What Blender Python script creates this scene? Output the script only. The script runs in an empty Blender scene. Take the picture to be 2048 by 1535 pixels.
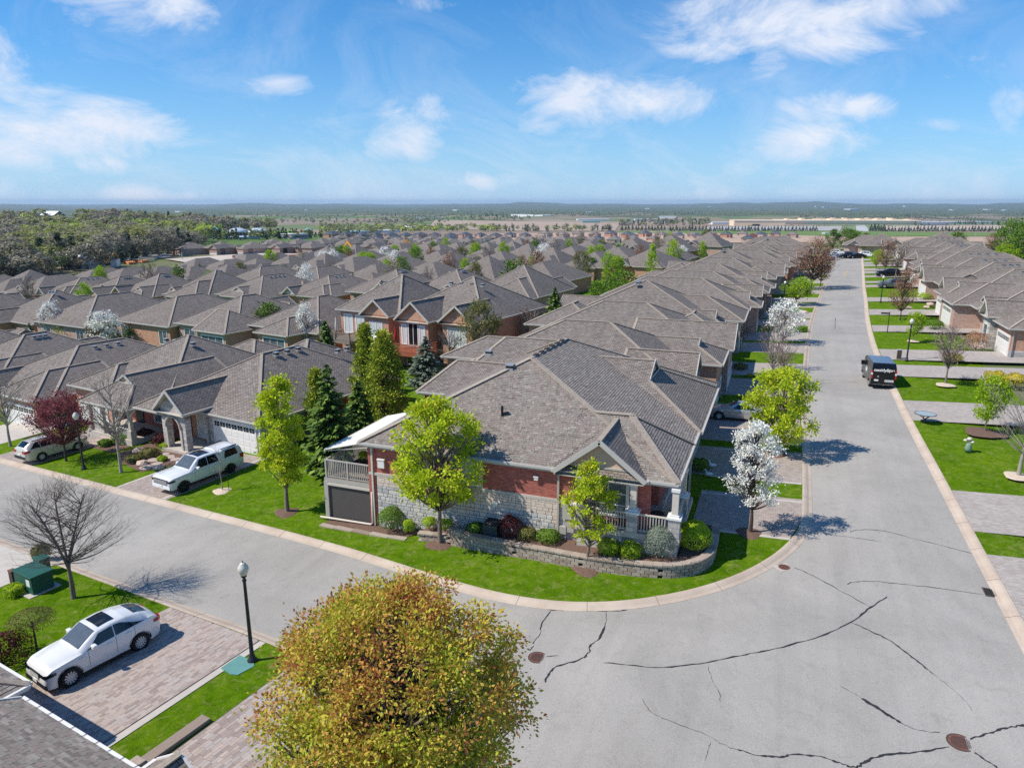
import bpy, bmesh, math, random
from mathutils import Vector, Matrix, Euler
import numpy as np
SC = bpy.context.scene
R = math.radians
# ------------------------------------------------------------ camera, world, sun, exposure
H, F, HZ = 18.0, 1430.0, 405.0
PITCH = math.atan((767.5 - HZ) / F)
AZ = R(20.5)
cam = bpy.data.cameras.new('camera'); cam.sensor_fit = 'HORIZONTAL'; cam.sensor_width = 36.0
cam.lens = 36.0 * F / 2048.0; cam.clip_start = 0.3; cam.clip_end = 60000
co = bpy.data.objects.new('camera', cam); SC.collection.objects.link(co)
co.location = (0, 0, H); co.rotation_euler = (R(90) - PITCH, 0, AZ); SC.camera = co
SC.view_settings.view_transform = 'Standard'; SC.view_settings.look = 'None'
SC.view_settings.exposure = 0.0; SC.view_settings.gamma = 1.0; SC.view_settings.use_curve_mapping = False
SUN_EL, SUN_DIR = R(48), R(32)          # elevation, heading towards which the light travels (from +X)
sl = bpy.data.lights.new('sun', 'SUN'); sl.energy = 5.0; sl.angle = R(0.53); sl.color = (1.0, 0.94, 0.84)
so = bpy.data.objects.new('sun', sl); SC.collection.objects.link(so)
trav = Vector((math.cos(SUN_DIR) * math.cos(SUN_EL), math.sin(SUN_DIR) * math.cos(SUN_EL), -math.sin(SUN_EL)))
so.rotation_euler = trav.to_track_quat('-Z', 'Y').to_euler(); so.location = (0, 0, 60)
try:
    SC.cycles.max_bounces = 6; SC.cycles.diffuse_bounces = 3; SC.cycles.glossy_bounces = 3
    SC.cycles.transmission_bounces = 4; SC.cycles.transparent_max_bounces = 12; SC.cycles.volume_bounces = 0
    SC.cycles.use_adaptive_sampling = True; SC.cycles.use_denoising = False
    SC.cycles.volume_step_rate = 4
except Exception:
    pass

# pixel of the 2048 x 1535 photograph <-> world
FW = (-math.sin(AZ) * math.cos(PITCH), math.cos(AZ) * math.cos(PITCH), -math.sin(PITCH))
RT = (math.cos(AZ), math.sin(AZ), 0.0)
UP = (-math.sin(AZ) * math.sin(PITCH), math.cos(AZ) * math.sin(PITCH), math.cos(PITCH))
def ray(px, py):
    a = (px - 1024) / F; b = -(py - 767.5) / F
    return [FW[i] + a * RT[i] + b * UP[i] for i in range(3)]

# world: daylight sky and clouds
def world():
    w = bpy.data.worlds.new('World'); SC.world = w; w.use_nodes = True
    nt = w.node_tree; nt.nodes.clear(); N = nt.nodes; Lk = nt.links
    def nd(t, **k):
        n = N.new(t)
        for a, b in k.items(): setattr(n, a, b)
        return n
    def mt(op, a, b=None, c=None, clamp=False):
        n = N.new('ShaderNodeMath'); n.operation = op; n.use_clamp = clamp
        for i, v in enumerate((a, b, c)):
            if v is None: continue
            if isinstance(v, (int, float)): n.inputs[i].default_value = v
            else: Lk.new(v, n.inputs[i])
        return n.outputs[0]
    sky = nd('ShaderNodeTexSky', sky_type='NISHITA'); sky.sun_disc = False
    sky.sun_elevation = SUN_EL; sky.sun_rotation = math.atan2(-trav.x, -trav.y)
    sky.air_density = 1.0; sky.dust_density = 0.2; sky.ozone_density = 1.0; sky.altitude = 200
    hs = nd('ShaderNodeHueSaturation'); hs.inputs['Saturation'].default_value = SKY_SAT; hs.inputs['Value'].default_value = SKY_VAL
    tn = nd('ShaderNodeMix', data_type='RGBA', blend_type='MULTIPLY'); tn.inputs[0].default_value = 1.0; tn.inputs[7].default_value = SKY_TINT
    Lk.new(sky.outputs[0], tn.inputs[6]); Lk.new(tn.outputs[2], hs.inputs['Color'])
    tc = nd('ShaderNodeTexCoord'); sp = nd('ShaderNodeSeparateXYZ'); Lk.new(tc.outputs['Generated'], sp.inputs[0])
    x, y, z = sp.outputs
    az = mt('ARCTAN2', x, y)                       # heading, radians from +Y towards +X
    el = mt('ARCSINE', mt('MINIMUM', mt('MAXIMUM', z, -1.0), 1.0))
    cb = nd('ShaderNodeCombineXYZ'); Lk.new(az, cb.inputs[0]); Lk.new(mt('MULTIPLY', el, 1.7), cb.inputs[1])
    def noise(scale, detail, rough, dist=0.0, seed=0.0):
        m = nd('ShaderNodeMapping'); m.inputs['Location'].default_value = (seed, seed * 1.3, seed * .7); Lk.new(cb.outputs[0], m.inputs[0])
        n = nd('ShaderNodeTexNoise'); n.inputs['Scale'].default_value = scale; n.inputs['Detail'].default_value = detail
        n.inputs['Roughness'].default_value = rough; n.inputs['Distortion'].default_value = dist; Lk.new(m.outputs[0], n.inputs['Vector'])
        return n.outputs[0]
    fb = noise(8.0, 10, 0.68, 0.6, 3.1); fb2 = noise(3.0, 6, 0.6, 0.5, 9.7)
    tot = None
    for (px, py, rx, ry, s) in CLOUDS:
        d = ray(px, py); l = math.sqrt(d[0] ** 2 + d[1] ** 2)
        a0 = math.atan2(d[0], d[1]); e0 = math.atan2(d[2], l)
        ra = rx / F * 1.2; re = ry / F * 1.2
        u = mt('MULTIPLY', mt('SUBTRACT', az, a0), 1 / ra); v = mt('MULTIPLY', mt('SUBTRACT', el, e0), 1 / re)
        q = mt('ADD', mt('MULTIPLY', u, u), mt('MULTIPLY', v, v))
        g = mt('MULTIPLY', mt('EXPONENT', mt('MULTIPLY', q, -0.9)), s)
        tot = g if tot is None else mt('MAXIMUM', tot, g)
    # unseen clouds added outside the view, cover raised to whiten light in the shade
    inview = mt('MULTIPLY', mt('COMPARE', az, -AZ, 0.72), mt('LESS_THAN', el, 0.29))
    other = mt('MULTIPLY', mt('SUBTRACT', 1.0, inview), mt('MULTIPLY', mt('SUBTRACT', fb2, 0.49, clamp=True), 5.0))
    tot = mt('MAXIMUM', tot, other)
    dens = mt('MULTIPLY', mt('ADD', tot, mt('MULTIPLY', mt('SUBTRACT', fb, 0.52), 2.3)), 1.0)
    gate = mt('MULTIPLY', tot, 2.2, clamp=True)
    dens = mt('MULTIPLY', mt('MULTIPLY', mt('SUBTRACT', dens, 0.32), 1.5, clamp=True), gate)
    thin = mt('MULTIPLY', mt('SUBTRACT', noise(4.2, 8, .68, 1.2, 5.5), .47, clamp=True), 2.0, clamp=True)
    # thin veil, stronger low down
    veil = mt('MULTIPLY', thin, mt('ADD', mt('MULTIPLY', mt('EXPONENT', mt('MULTIPLY', el, -7.0)), 1.1), .12))
    dens = mt('MAXIMUM', dens, mt('MINIMUM', veil, .6))
    dens = mt('MULTIPLY', dens, 0.93)
    up = mt('MULTIPLY', mt('ADD', z, 0.02), 40.0, clamp=True)
    dens = mt('MULTIPLY', dens, up)
    shade = nd('ShaderNodeMix', data_type='RGBA'); Lk.new(noise(12, 6, .6, .3, 1.7), shade.inputs[0])
    shade.inputs[6].default_value = (7.0, 7.9, 9.6, 1); shade.inputs[7].default_value = (9.4, 9.6, 10.2, 1)
    mx = nd('ShaderNodeMix', data_type='RGBA'); Lk.new(dens, mx.inputs[0])
    hz = nd('ShaderNodeMix', data_type='RGBA'); hz.inputs[7].default_value = (5.3, 7.2, 9.8, 1); Lk.new(hs.outputs[0], hz.inputs[6])
    Lk.new(mt('MULTIPLY', mt('EXPONENT', mt('MULTIPLY', mt('MAXIMUM', el, 0.0), -7.5)), .85), hz.inputs[0]); Lk.new(hz.outputs[2], mx.inputs[6]); Lk.new(shade.outputs[2], mx.inputs[7])
    bg = nd('ShaderNodeBackground'); bg.inputs['Strength'].default_value = 0.1; Lk.new(mx.outputs[2], bg.inputs['Color'])
    out = nd('ShaderNodeOutputWorld'); Lk.new(bg.outputs[0], out.inputs['Surface'])
SKY_SAT, SKY_VAL, SKY_TINT = 1.12, 1.0, (.40, .93, 1.42, 1)
# px, py, half width, half height, strength of each cloud seen in the photograph
CLOUDS = [(215, -10, 130, 45, 1.0), (330, 5, 90, 35, 1.0), (20, 300, 110, 32, .95), (110, 270, 120, 40, 1.0), (215, 245, 110, 34, 1.0), (320, 250, 50, 22, .8),
          (185, 322, 55, 20, .7), (5, 130, 40, 60, .75), (60, 190, 110, 40, .45), (565, 168, 55, 20, .85), (400, 205, 40, 16, .4), (830, 270, 70, 55, .95), (870, 235, 55, 40, .9), (775, 295, 60, 30, .85),
          (980, 240, 60, 30, .6), (965, 362, 85, 20, .85), (1150, 190, 110, 45, .95), (1270, 200, 110, 40, .95), (1360, 190, 60, 25, .6), (1080, 245, 60, 26, .6), (1220, 225, 50, 30, .8),
          (1560, 40, 160, 60, 1.0), (1690, 25, 130, 45, 1.0), (1440, 100, 90, 22, .85), (1540, 110, 50, 40, .8), (1620, 75, 120, 40, .9), (1820, 70, 40, 14, .5), (1860, 35, 60, 12, .4),
          (1600, 290, 85, 40, 1.0), (1630, 215, 60, 32, .8), (1560, 250, 40, 40, .6), (1727, 213, 42, 20, .9), (1890, 250, 60, 14, .5), (2010, 215, 40, 50, .5), (1980, 120, 90, 30, .45),
          (1430, 392, 60, 16, .7), (270, 392, 60, 18, .8), (360, 395, 50, 14, .6), (1024, 330, 60, 14, .4), (1900, 340, 160, 16, .35), (1700, 375, 200, 14, .35), (880, 8, 90, 16, .5)]
world()
# ------------------------------------------------------------ terrain
def sstep(a, b, t):
    t = min(max((t - a) / (b - a), 0.0), 1.0); return t * t * (3 - 2 * t)
FARP = [(0, 0), (350, -7), (600, -17), (1000, -30), (1500, -37), (2000, -40), (4000, -46), (8000, -50), (11000, -44), (16000, -12), (19000, -16), (40000, -60)]
def near(x, y):
    return .045 * (min(max(x, -260), 30) + 20) + .012 * (min(max(y, 25), 95) - 30)
def hf(x, y):
    r = math.hypot(x, y)
    z = near(x, y)
    if r > 270:
        zf = np.interp(r, [p[0] for p in FARP], [p[1] for p in FARP])
        a = math.degrees(math.atan2(x, y)) + 20.5          # heading from the view axis
        zf += 27 * math.exp(-((a + 31) / 13.0) ** 2) * math.exp(-((r - 1150) / 420.0) ** 2)
        if r > 9000:
            am = math.exp(-((r - 16000) / 4200.0) ** 2)
            zf += am * 1.5 * (16 * math.sin(a * .33 + 1.2) + 9 * math.sin(a * .9 + .4) + 5 * math.sin(a * 2.3) + 3 * math.sin(a * 5.1 + r * .0004) + a * .5)
        if r > 3000: zf += 4 * math.sin(a * .8 + r * .0011) + 3 * math.sin(a * 1.9 - r * .0007)
        k = sstep(270, 560, r); z = z * (1 - k) + zf * k
    return z
def G(px, py, dz=0.0):
    "the point of the terrain (raised by dz) seen at a pixel of the photograph"
    d = ray(px, py); t = 5.0
    while t < 40000:
        if H + d[2] * t <= hf(d[0] * t, d[1] * t) + dz: break
        t *= 1.01
    lo, hi = t / 1.01, t
    for _ in range(30):
        m = (lo + hi) / 2
        if H + d[2] * m <= hf(d[0] * m, d[1] * m) + dz: hi = m
        else: lo = m
    return (d[0] * hi, d[1] * hi)
# ------------------------------------------------------------ objects
COL = SC.collection
def tag(o, label=None, cat=None, group=None, kind=None):
    if label: o['label'] = label
    if cat: o['category'] = cat
    if group: o['group'] = group
    if kind: o['kind'] = kind
    return o
def thing(name, loc, rz, label, cat, group=None, scale=None):
    o = bpy.data.objects.new(name, None); COL.objects.link(o); o.location = loc; o.rotation_euler = (0, 0, rz)
    if scale: o.scale = scale if not isinstance(scale, (int, float)) else (scale,) * 3
    o.empty_display_size = .3
    return tag(o, label, cat, group)
def link(name, me, parent=None, loc=None, rot=None, scale=None):
    o = bpy.data.objects.new(name, me); COL.objects.link(o)
    if parent: o.parent = parent
    if loc: o.location = loc
    if rot: o.rotation_euler = rot
    if scale: o.scale = scale
    return o
def kids(o): return [c for c in KIDS.get(o, ())]
def copy_tree(root, loc, rz, label=None, group=None, scale=None):
    def rec(o, par):
        c = o.copy(); COL.objects.link(c)
        if par: c.parent = par
        for ch in o.children: rec(ch, c)
        return c
    r = rec(root, None); r.location = loc; r.rotation_euler = (0, 0, rz)
    if label: r['label'] = label
    if group: r['group'] = group
    if scale: r.scale = scale if not isinstance(scale, (int, float)) else (scale,) * 3
    return r
class MB:
    def __init__(s, off=(0, 0, 0)): s.v = []; s.f = []; s.m = []; s.off = off
    def V(s, p): s.v.append((p[0] - s.off[0], p[1] - s.off[1], p[2] - s.off[2])); return len(s.v) - 1
    def poly(s, pts, m=0): s.f.append([s.V(p) for p in pts]); s.m.append(m)
    def box(s, x0, x1, y0, y1, z0, z1, m=0):
        b = len(s.v)
        for z in (z0, z1):
            for x, y in ((x0, y0), (x1, y0), (x1, y1), (x0, y1)): s.V((x, y, z))
        for q in ((0, 3, 2, 1), (4, 5, 6, 7), (0, 1, 5, 4), (1, 2, 6, 5), (2, 3, 7, 6), (3, 0, 4, 7)):
            s.f.append([b + i for i in q]); s.m.append(m)
    def bar(s, p, q, w, h, m=0, up=(0, 0, 1)):
        "rectangular bar from p to q, w across, h along up"
        p = Vector(p); q = Vector(q); d = (q - p).normalized(); u = Vector(up)
        r = d.cross(u)
        if r.length < 1e-4: r = Vector((1, 0, 0))
        r.normalize(); u = r.cross(d).normalized(); b = len(s.v)
        for c in (p, q):
            for a, e in ((-1, -1), (1, -1), (1, 1), (-1, 1)): s.V(c + r * (a * w / 2) + u * (e * h / 2))
        for f in ((0, 1, 2, 3), (7, 6, 5, 4), (0, 4, 5, 1), (1, 5, 6, 2), (2, 6, 7, 3), (3, 7, 4, 0)):
            s.f.append([b + i for i in f]); s.m.append(m)
    def tube(s, p, q, r0, r1, n=6, m=0, caps=True):
        p = Vector(p); q = Vector(q); d = (q - p)
        if d.length < 1e-6: return
        d.normalize(); a = d.orthogonal().normalized(); c = d.cross(a); b = len(s.v)
        for o, r in ((p, r0), (q, r1)):
            for i in range(n):
                t = 2 * math.pi * i / n; s.V(o + a * (r * math.cos(t)) + c * (r * math.sin(t)))
        for i in range(n):
            j = (i + 1) % n; s.f.append([b + i, b + j, b + n + j, b + n + i]); s.m.append(m)
        if caps:
            s.f.append([b + i for i in range(n)][::-1]); s.m.append(m)
            s.f.append([b + n + i for i in range(n)]); s.m.append(m)
    def path(s, pts, rs, n=6, m=0):
        pts = [Vector(p) for p in pts]; b0 = len(s.v); k = len(pts)
        a = None
        for i, p in enumerate(pts):
            d = (pts[min(i + 1, k - 1)] - pts[max(i - 1, 0)]).normalized()
            a = d.orthogonal().normalized() if a is None else (a - d * a.dot(d)).normalized()
            c = d.cross(a)
            for j in range(n):
                t = 2 * math.pi * j / n; s.V(p + a * (rs[i] * math.cos(t)) + c * (rs[i] * math.sin(t)))
        for i in range(k - 1):
            for j in range(n):
                jj = (j + 1) % n; s.f.append([b0 + i * n + j, b0 + i * n + jj, b0 + (i + 1) * n + jj, b0 + (i + 1) * n + j]); s.m.append(m)
        s.f.append([b0 + i for i in range(n)][::-1]); s.m.append(m)
        s.f.append([b0 + (k - 1) * n + i for i in range(n)]); s.m.append(m)
    def lathe(s, prof, c=(0, 0, 0), n=16, m=0, axis='z'):
        b = len(s.v)
        for r, z in prof:
            for j in range(n):
                t = 2 * math.pi * j / n
                if axis == 'z': s.V((c[0] + r * math.cos(t), c[1] + r * math.sin(t), c[2] + z))
                elif axis == 'y': s.V((c[0] + r * math.cos(t), c[1] + z, c[2] + r * math.sin(t)))
                else: s.V((c[0] + z, c[1] + r * math.cos(t), c[2] + r * math.sin(t)))
        for i in range(len(prof) - 1):
            for j in range(n):
                jj = (j + 1) % n; s.f.append([b + i * n + j, b + i * n + jj, b + (i + 1) * n + jj, b + (i + 1) * n + j]); s.m.append(m)
    def mesh(s, name, mats, uv=True, smooth=False, tris=False):
        me = bpy.data.meshes.new(name); me.from_pydata(s.v, [], s.f)
        if not isinstance(mats, (list, tuple)): mats = [mats]
        for m in mats: me.materials.append(m)
        if len(mats) > 1: me.polygons.foreach_set('material_index', s.m)
        if smooth: me.polygons.foreach_set('use_smooth', [True] * len(me.polygons))
        me.validate(); me.update()
        if uv: auto_uv(me)
        return me
    def build(s, name, mats, parent=None, uv=True, smooth=False):
        if not s.f: return None
        o = bpy.data.objects.new(name, s.mesh(name, mats, uv, smooth)); COL.objects.link(o)
        if parent: o.parent = parent
        return o
def auto_uv(me):
    nl = len(me.loops)
    if not nl: return
    uvl = me.uv_layers.new(name='UVMap')
    co_ = np.empty(len(me.vertices) * 3); me.vertices.foreach_get('co', co_); co_ = co_.reshape(-1, 3)
    vi = np.empty(nl, dtype=np.int64); me.loops.foreach_get('vertex_index', vi)
    nn = np.empty(len(me.polygons) * 3); me.polygons.foreach_get('normal', nn); nn = nn.reshape(-1, 3)
    tot = np.empty(len(me.polygons), dtype=np.int64); me.polygons.foreach_get('loop_total', tot)
    n = np.repeat(nn, tot, axis=0); p = co_[vi]
    hx = -n[:, 1]; hy = n[:, 0]; hl = np.sqrt(hx ** 2 + hy ** 2); flat = hl < .08
    hls = np.where(flat, 1, hl)
    u = (p[:, 0] * hx + p[:, 1] * hy) / hls; v = p[:, 2] / hls
    u = np.where(flat, p[:, 0], u); v = np.where(flat, p[:, 1], v)
    uvl.data.foreach_set('uv', np.stack([u, v], 1).ravel())
# ------------------------------------------------------------ materials
MATS = {}
class NT:
    def __init__(s, name, rough=.8, spec=.3):
        s.mat = bpy.data.materials.new(name); s.mat.use_nodes = True; s.nt = s.mat.node_tree
        s.b = s.nt.nodes['Principled BSDF']; s.b.inputs['Roughness'].default_value = rough
        s.b.inputs['Specular IOR Level'].default_value = spec
    def n(s, t, **k):
        n = s.nt.nodes.new(t)
        for a, b in k.items():
            if a in n.inputs: n.inputs[a].default_value = b
            else: setattr(n, a, b)
        return n
    def l(s, a, b): s.nt.links.new(a, b)
    def co(s, which='Object'):
        if not hasattr(s, '_tc'): s._tc = s.n('ShaderNodeTexCoord')
        return s._tc.outputs[which]
    def world(s):
        if not hasattr(s, '_g'): s._g = s.n('ShaderNodeNewGeometry')
        return s._g.outputs['Position']
    def noise(s, vec, scale, detail=4, rough=.55, dist=0):
        n = s.n('ShaderNodeTexNoise'); n.inputs['Scale'].default_value = scale; n.inputs['Detail'].default_value = detail
        n.inputs['Roughness'].default_value = rough; n.inputs['Distortion'].default_value = dist; s.l(vec, n.inputs['Vector']); return n.outputs[0]
    def ramp(s, fac, stops, interp='LINEAR'):
        r = s.n('ShaderNodeValToRGB'); e = r.color_ramp.elements; r.color_ramp.interpolation = interp
        while len(e) < len(stops): e.new(.5)
        for i, (p, c) in enumerate(stops):
            e[i].position = p; e[i].color = (c[0], c[1], c[2], 1)
        s.l(fac, r.inputs[0]); return r.outputs[0]
    def mix(s, fac, a, b, mode='MIX'):
        m = s.n('ShaderNodeMix', data_type='RGBA', blend_type=mode)
        for i, v in ((0, fac), (6, a), (7, b)):
            if isinstance(v, (int, float)): m.inputs[i].default_value = v
            elif isinstance(v, tuple): m.inputs[i].default_value = (v[0], v[1], v[2], 1)
            else: s.l(v, m.inputs[i])
        return m.outputs[2]
    def math(s, op, a, b=0.0, clamp=False):
        m = s.n('ShaderNodeMath', operation=op); m.use_clamp = clamp
        for i, v in enumerate((a, b)):
            if isinstance(v, (int, float)): m.inputs[i].default_value = v
            else: s.l(v, m.inputs[i])
        return m.outputs[0]
    def col(s, c): 
        if isinstance(c, tuple): s.b.inputs['Base Color'].default_value = (*c, 1)
        else: s.l(c, s.b.inputs['Base Color'])
    def bump(s, h, strength=.4, dist=.02):
        b = s.n('ShaderNodeBump'); b.inputs['Strength'].default_value = strength; b.inputs['Distance'].default_value = dist
        s.l(h, b.inputs['Height']); s.l(b.outputs[0], s.b.inputs['Normal'])
    def done(s, key): MATS[key] = s.mat; return s.mat
def plain(key, c, rough=.6, spec=.3, metal=0, var=.12, vs=3.0, coat=0):
    t = NT(key, rough, spec); n = t.noise(t.co(), vs, 5, .6)
    t.col(t.ramp(n, [(.25, tuple(x * (1 - var) for x in c)), (.75, tuple(min(1, x * (1 + var)) for x in c))]))
    t.b.inputs['Metallic'].default_value = metal
    if coat: t.b.inputs['Coat Weight'].default_value = coat; t.b.inputs['Coat Roughness'].default_value = .06
    return t.done(key)
def hexc(r, g, b):
    f = lambda c: ((c / 255 + .055) / 1.055) ** 2.4 if c > 10 else c / 255 / 12.92
    return (f(r), f(g), f(b))
def shingle(key, dark, mid, light, warm):
    t = NT(key, .92, .15); uv = t.co('UV')
    b = t.n('ShaderNodeTexBrick'); b.offset = .5; b.squash = 1.0
    b.inputs['Scale'].default_value = 1.0; b.inputs['Brick Width'].default_value = .30; b.inputs['Row Height'].default_value = .145
    b.inputs['Mortar Size'].default_value = .015; b.inputs['Mortar Smooth'].default_value = .3; b.inputs['Bias'].default_value = 0
    b.inputs['Color1'].default_value = (0, 0, 0, 1); b.inputs['Color2'].default_value = (1, 1, 1, 1); b.inputs['Mortar'].default_value = (.5, .5, .5, 1)
    t.l(uv, b.inputs['Vector'])
    base = t.ramp(b.outputs['Color'], [(0, dark), (.3, mid), (.5, warm), (.72, mid), (1, light)])
    big = t.noise(t.world(), .22, 4, .6); base = t.mix(.16, base, t.ramp(big, [(.3, tuple(c * .7 for c in dark)), (.7, light)]), 'MIX')
    # long weather streaks down the slope
    mp = t.n('ShaderNodeMapping'); mp.inputs['Scale'].default_value = (1.3, .12, 1); t.l(uv, mp.inputs[0])
    base = t.mix(.22, base, t.ramp(t.noise(mp.outputs[0], 1.6, 3, .6), [(.3, (.55, .55, .55)), (.65, (1.15, 1.12, 1.1))]), 'MULTIPLY')
    base = t.mix(t.math('MULTIPLY', b.outputs['Fac'], .75), base, (.028, .024, .022))  # dark course edges: the shadow line under each shingle row, put into the colour
    gr = t.noise(t.co(), 90, 2, .6); base = t.mix(.25, base, t.ramp(gr, [(.3, (.4, .4, .4)), (.7, (1.3, 1.3, 1.3))]), 'MULTIPLY')
    t.col(base); t.bump(t.math('SUBTRACT', 1.0, b.outputs['Fac']), 1.0, .02)
    return t.done(key)
def brick(key, c1, c2, c3, mortar, bw=.22, rh=.075, ms=.009):
    t = NT(key, .88, .2); b = t.n('ShaderNodeTexBrick'); b.inputs['Scale'].default_value = 1
    b.inputs['Brick Width'].default_value = bw; b.inputs['Row Height'].default_value = rh; b.inputs['Mortar Size'].default_value = ms
    b.inputs['Color1'].default_value = (0, 0, 0, 1); b.inputs['Color2'].default_value = (1, 1, 1, 1); b.inputs['Mortar'].default_value = (.5, .5, .5, 1)
    t.l(t.co('UV'), b.inputs['Vector'])
    base = t.ramp(b.outputs['Color'], [(0, c1), (.5, c2), (1, c3)])
    base = t.mix(.3, base, t.ramp(t.noise(t.co(), 1.2, 4), [(.3, (.7, .7, .7)), (.7, (1.15, 1.15, 1.15))]), 'MULTIPLY')
    base = t.mix(b.outputs['Fac'], base, mortar); t.col(base)
    t.bump(t.math('SUBTRACT', 1.0, b.outputs['Fac']), .4, .008); return t.done(key)
def pavers(key, c1, c2, c3, joint, bw=.24, rh=.12, ms=.008, rot=0):
    t = NT(key, .9, .2); mp = t.n('ShaderNodeMapping'); mp.inputs['Rotation'].default_value = (0, 0, rot); t.l(t.world(), mp.inputs[0])
    b = t.n('ShaderNodeTexBrick'); b.inputs['Scale'].default_value = 1
    b.inputs['Brick Width'].default_value = bw; b.inputs['Row Height'].default_value = rh; b.inputs['Mortar Size'].default_value = ms
    b.inputs['Color1'].default_value = (0, 0, 0, 1); b.inputs['Color2'].default_value = (1, 1, 1, 1); b.inputs['Mortar'].default_value = (.5, .5, .5, 1)
    t.l(mp.outputs[0], b.inputs['Vector'])
    base = t.ramp(b.outputs['Color'], [(0, c1), (.5, c2), (1, c3)])
    base = t.mix(.5, base, t.ramp(t.noise(t.world(), .5, 5, .65), [(.3, (.78, .76, .75)), (.7, (1.1, 1.1, 1.1))]), 'MULTIPLY')
    base = t.mix(t.math('MULTIPLY', b.outputs['Fac'], .8), base, joint); t.col(base)
    t.bump(t.math('SUBTRACT', 1.0, b.outputs['Fac']), .3, .006); return t.done(key)
def leafmat(key, stops, trans=.35, rough=.6):
    "leaf colour picked leaf by leaf (attribute rnd), with light let through"
    t = NT(key, rough, .2); a = t.n('ShaderNodeAttribute', attribute_name='rnd', attribute_type='GEOMETRY')
    c = t.ramp(a.outputs['Fac'], stops); t.col(c)
    tr = t.n('ShaderNodeBsdfTranslucent'); t.l(c, tr.inputs['Color'])
    m = t.n('ShaderNodeMixShader'); m.inputs[0].default_value = trans
    t.l(t.b.outputs[0], m.inputs[1]); t.l(tr.outputs[0], m.inputs[2]); t.l(m.outputs[0], t.nt.nodes['Material Output'].inputs['Surface'])
    return t.done(key)
def make_mats():
    # roofs: brown grey laminated shingles with warm, green and pale tabs
    shingle('shingle', (.20, .170, .148), (.285, .245, .212), (.395, .35, .31), (.32, .26, .225))
    t = NT('tab', .92, .15)
    a = t.n('ShaderNodeAttribute', attribute_name='rnd', attribute_type='GEOMETRY')
    c = t.ramp(a.outputs['Fac'], [(0, (.21, .178, .155)), (.2, (.275, .237, .205)), (.42, (.315, .25, .218)), (.6, (.285, .262, .22)), (.8, (.31, .272, .235)), (1, (.385, .345, .30))])
    c = t.mix(.32, c, t.ramp(t.noise(t.co(), .45, 5, .65), [(.3, (.74, .74, .74)), (.7, (1.16, 1.15, 1.13))]), 'MULTIPLY')
    c = t.mix(.3, c, t.ramp(t.noise(t.co(), 70, 2, .6), [(.3, (.45, .45, .45)), (.7, (1.3, 1.3, 1.3))]), 'MULTIPLY'); t.col(c); t.done('tab')
    plain('gutter', (.50, .47, .42), .6, var=.04); plain('cap', (.37, .31, .25), .92, .15, var=.25, vs=6)
    plain('roof_blue', (.075, .09, .12), .9, var=.2); plain('roof_red', (.16, .035, .035), .9, var=.2)
    plain('white', (.78, .76, .72), .5, var=.05); plain('cream', (.62, .56, .48), .6, var=.06); plain('greige', (.44, .41, .37), .55, var=.06)
    plain('stucco', (.66, .47, .35), .9, var=.06); plain('siding', (.50, .48, .44), .7, var=.05)
    plain('dark', (.02, .02, .022), .5, var=.2); plain('soffit', (.6, .57, .52), .7, var=.04)
    brick('brick_red', (.33, .06, .04), (.46, .09, .06), (.54, .14, .10), (.30, .22, .19))
    brick('brick_orange', (.42, .16, .085), (.52, .22, .12), (.60, .30, .19), (.5, .42, .34))
    brick('brick_tan', (.46, .31, .23), (.57, .41, .32), (.65, .5, .41), (.5, .45, .4))
    brick('brick_pink', (.35, .18, .13), (.45, .26, .2), (.54, .36, .29), (.5, .44, .38))
    brick('stone', (.36, .34, .32), (.52, .485, .45), (.64, .585, .52), (.27, .25, .235), .52, .26, .014)
    t = NT('stone_piece', .9, .2); oi = t.n('ShaderNodeObjectInfo')
    c = t.ramp(oi.outputs['Random'], [(0, (.42, .42, .42)), (.3, (.58, .56, .53)), (.55, (.66, .62, .56)), (.75, (.54, .53, .52)), (.9, (.70, .65, .58)), (1, (.66, .48, .37))])
    c = t.mix(.5, c, t.ramp(t.noise(t.co(), 3, 5, .7), [(.3, (.72, .72, .72)), (.7, (1.15, 1.15, 1.15))]), 'MULTIPLY'); t.col(c)
    t.bump(t.noise(t.co(), 5, 5), .6, .03); t.done('stone_piece')
    plain('mortar', (.25, .24, .225), .95, var=.1)
    t = NT('block', .92, .2); oi = t.n('ShaderNodeObjectInfo')
    c = t.ramp(oi.outputs['Random'], [(0, (.30, .23, .185)), (.5, (.40, .32, .26)), (1, (.46, .39, .32))])
    c = t.mix(.5, c, t.ramp(t.noise(t.world(), 9, 5, .7), [(.3, (.7, .7, .7)), (.7, (1.15, 1.15, 1.15))]), 'MULTIPLY'); t.col(c); t.bump(t.noise(t.world(), 14, 4), .5, .02); t.done('block')
    # asphalt: pale worn, with wheel tracks, stains and grain
    t = NT('asphalt', .9, .25); w = t.world()
    c = t.ramp(t.noise(w, .13, 7, .62, .9), [(.28, (.315, .294, .262)), (.5, (.375, .35, .313)), (.72, (.43, .40, .357))])
    c = t.mix(.75, c, t.ramp(t.noise(w, 26, 3, .75), [(.3, (.62, .62, .62)), (.5, (1, 1, 1)), (.72, (1.3, 1.3, 1.3))]), 'MULTIPLY')
    c = t.mix(.6, c, t.ramp(t.noise(w, 1.1, 5, .7, 1.5), [(.28, (.78, .78, .78)), (.45, (1, 1, 1)), (1, (1.06, 1.06, 1.06))]), 'MULTIPLY')
    mp = t.n('ShaderNodeMapping'); mp.inputs['Scale'].default_value = (1.0, .05, 1); t.l(w, mp.inputs[0])
    c = t.mix(.4, c, t.ramp(t.noise(mp.outputs[0], 1.1, 4, .6, .4), [(.3, (.82, .82, .82)), (.55, (1.03, 1.03, 1.03))]), 'MULTIPLY')
    t.col(c); t.bump(t.noise(w, 60, 2), .25, .01); t.done('asphalt')
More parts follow.
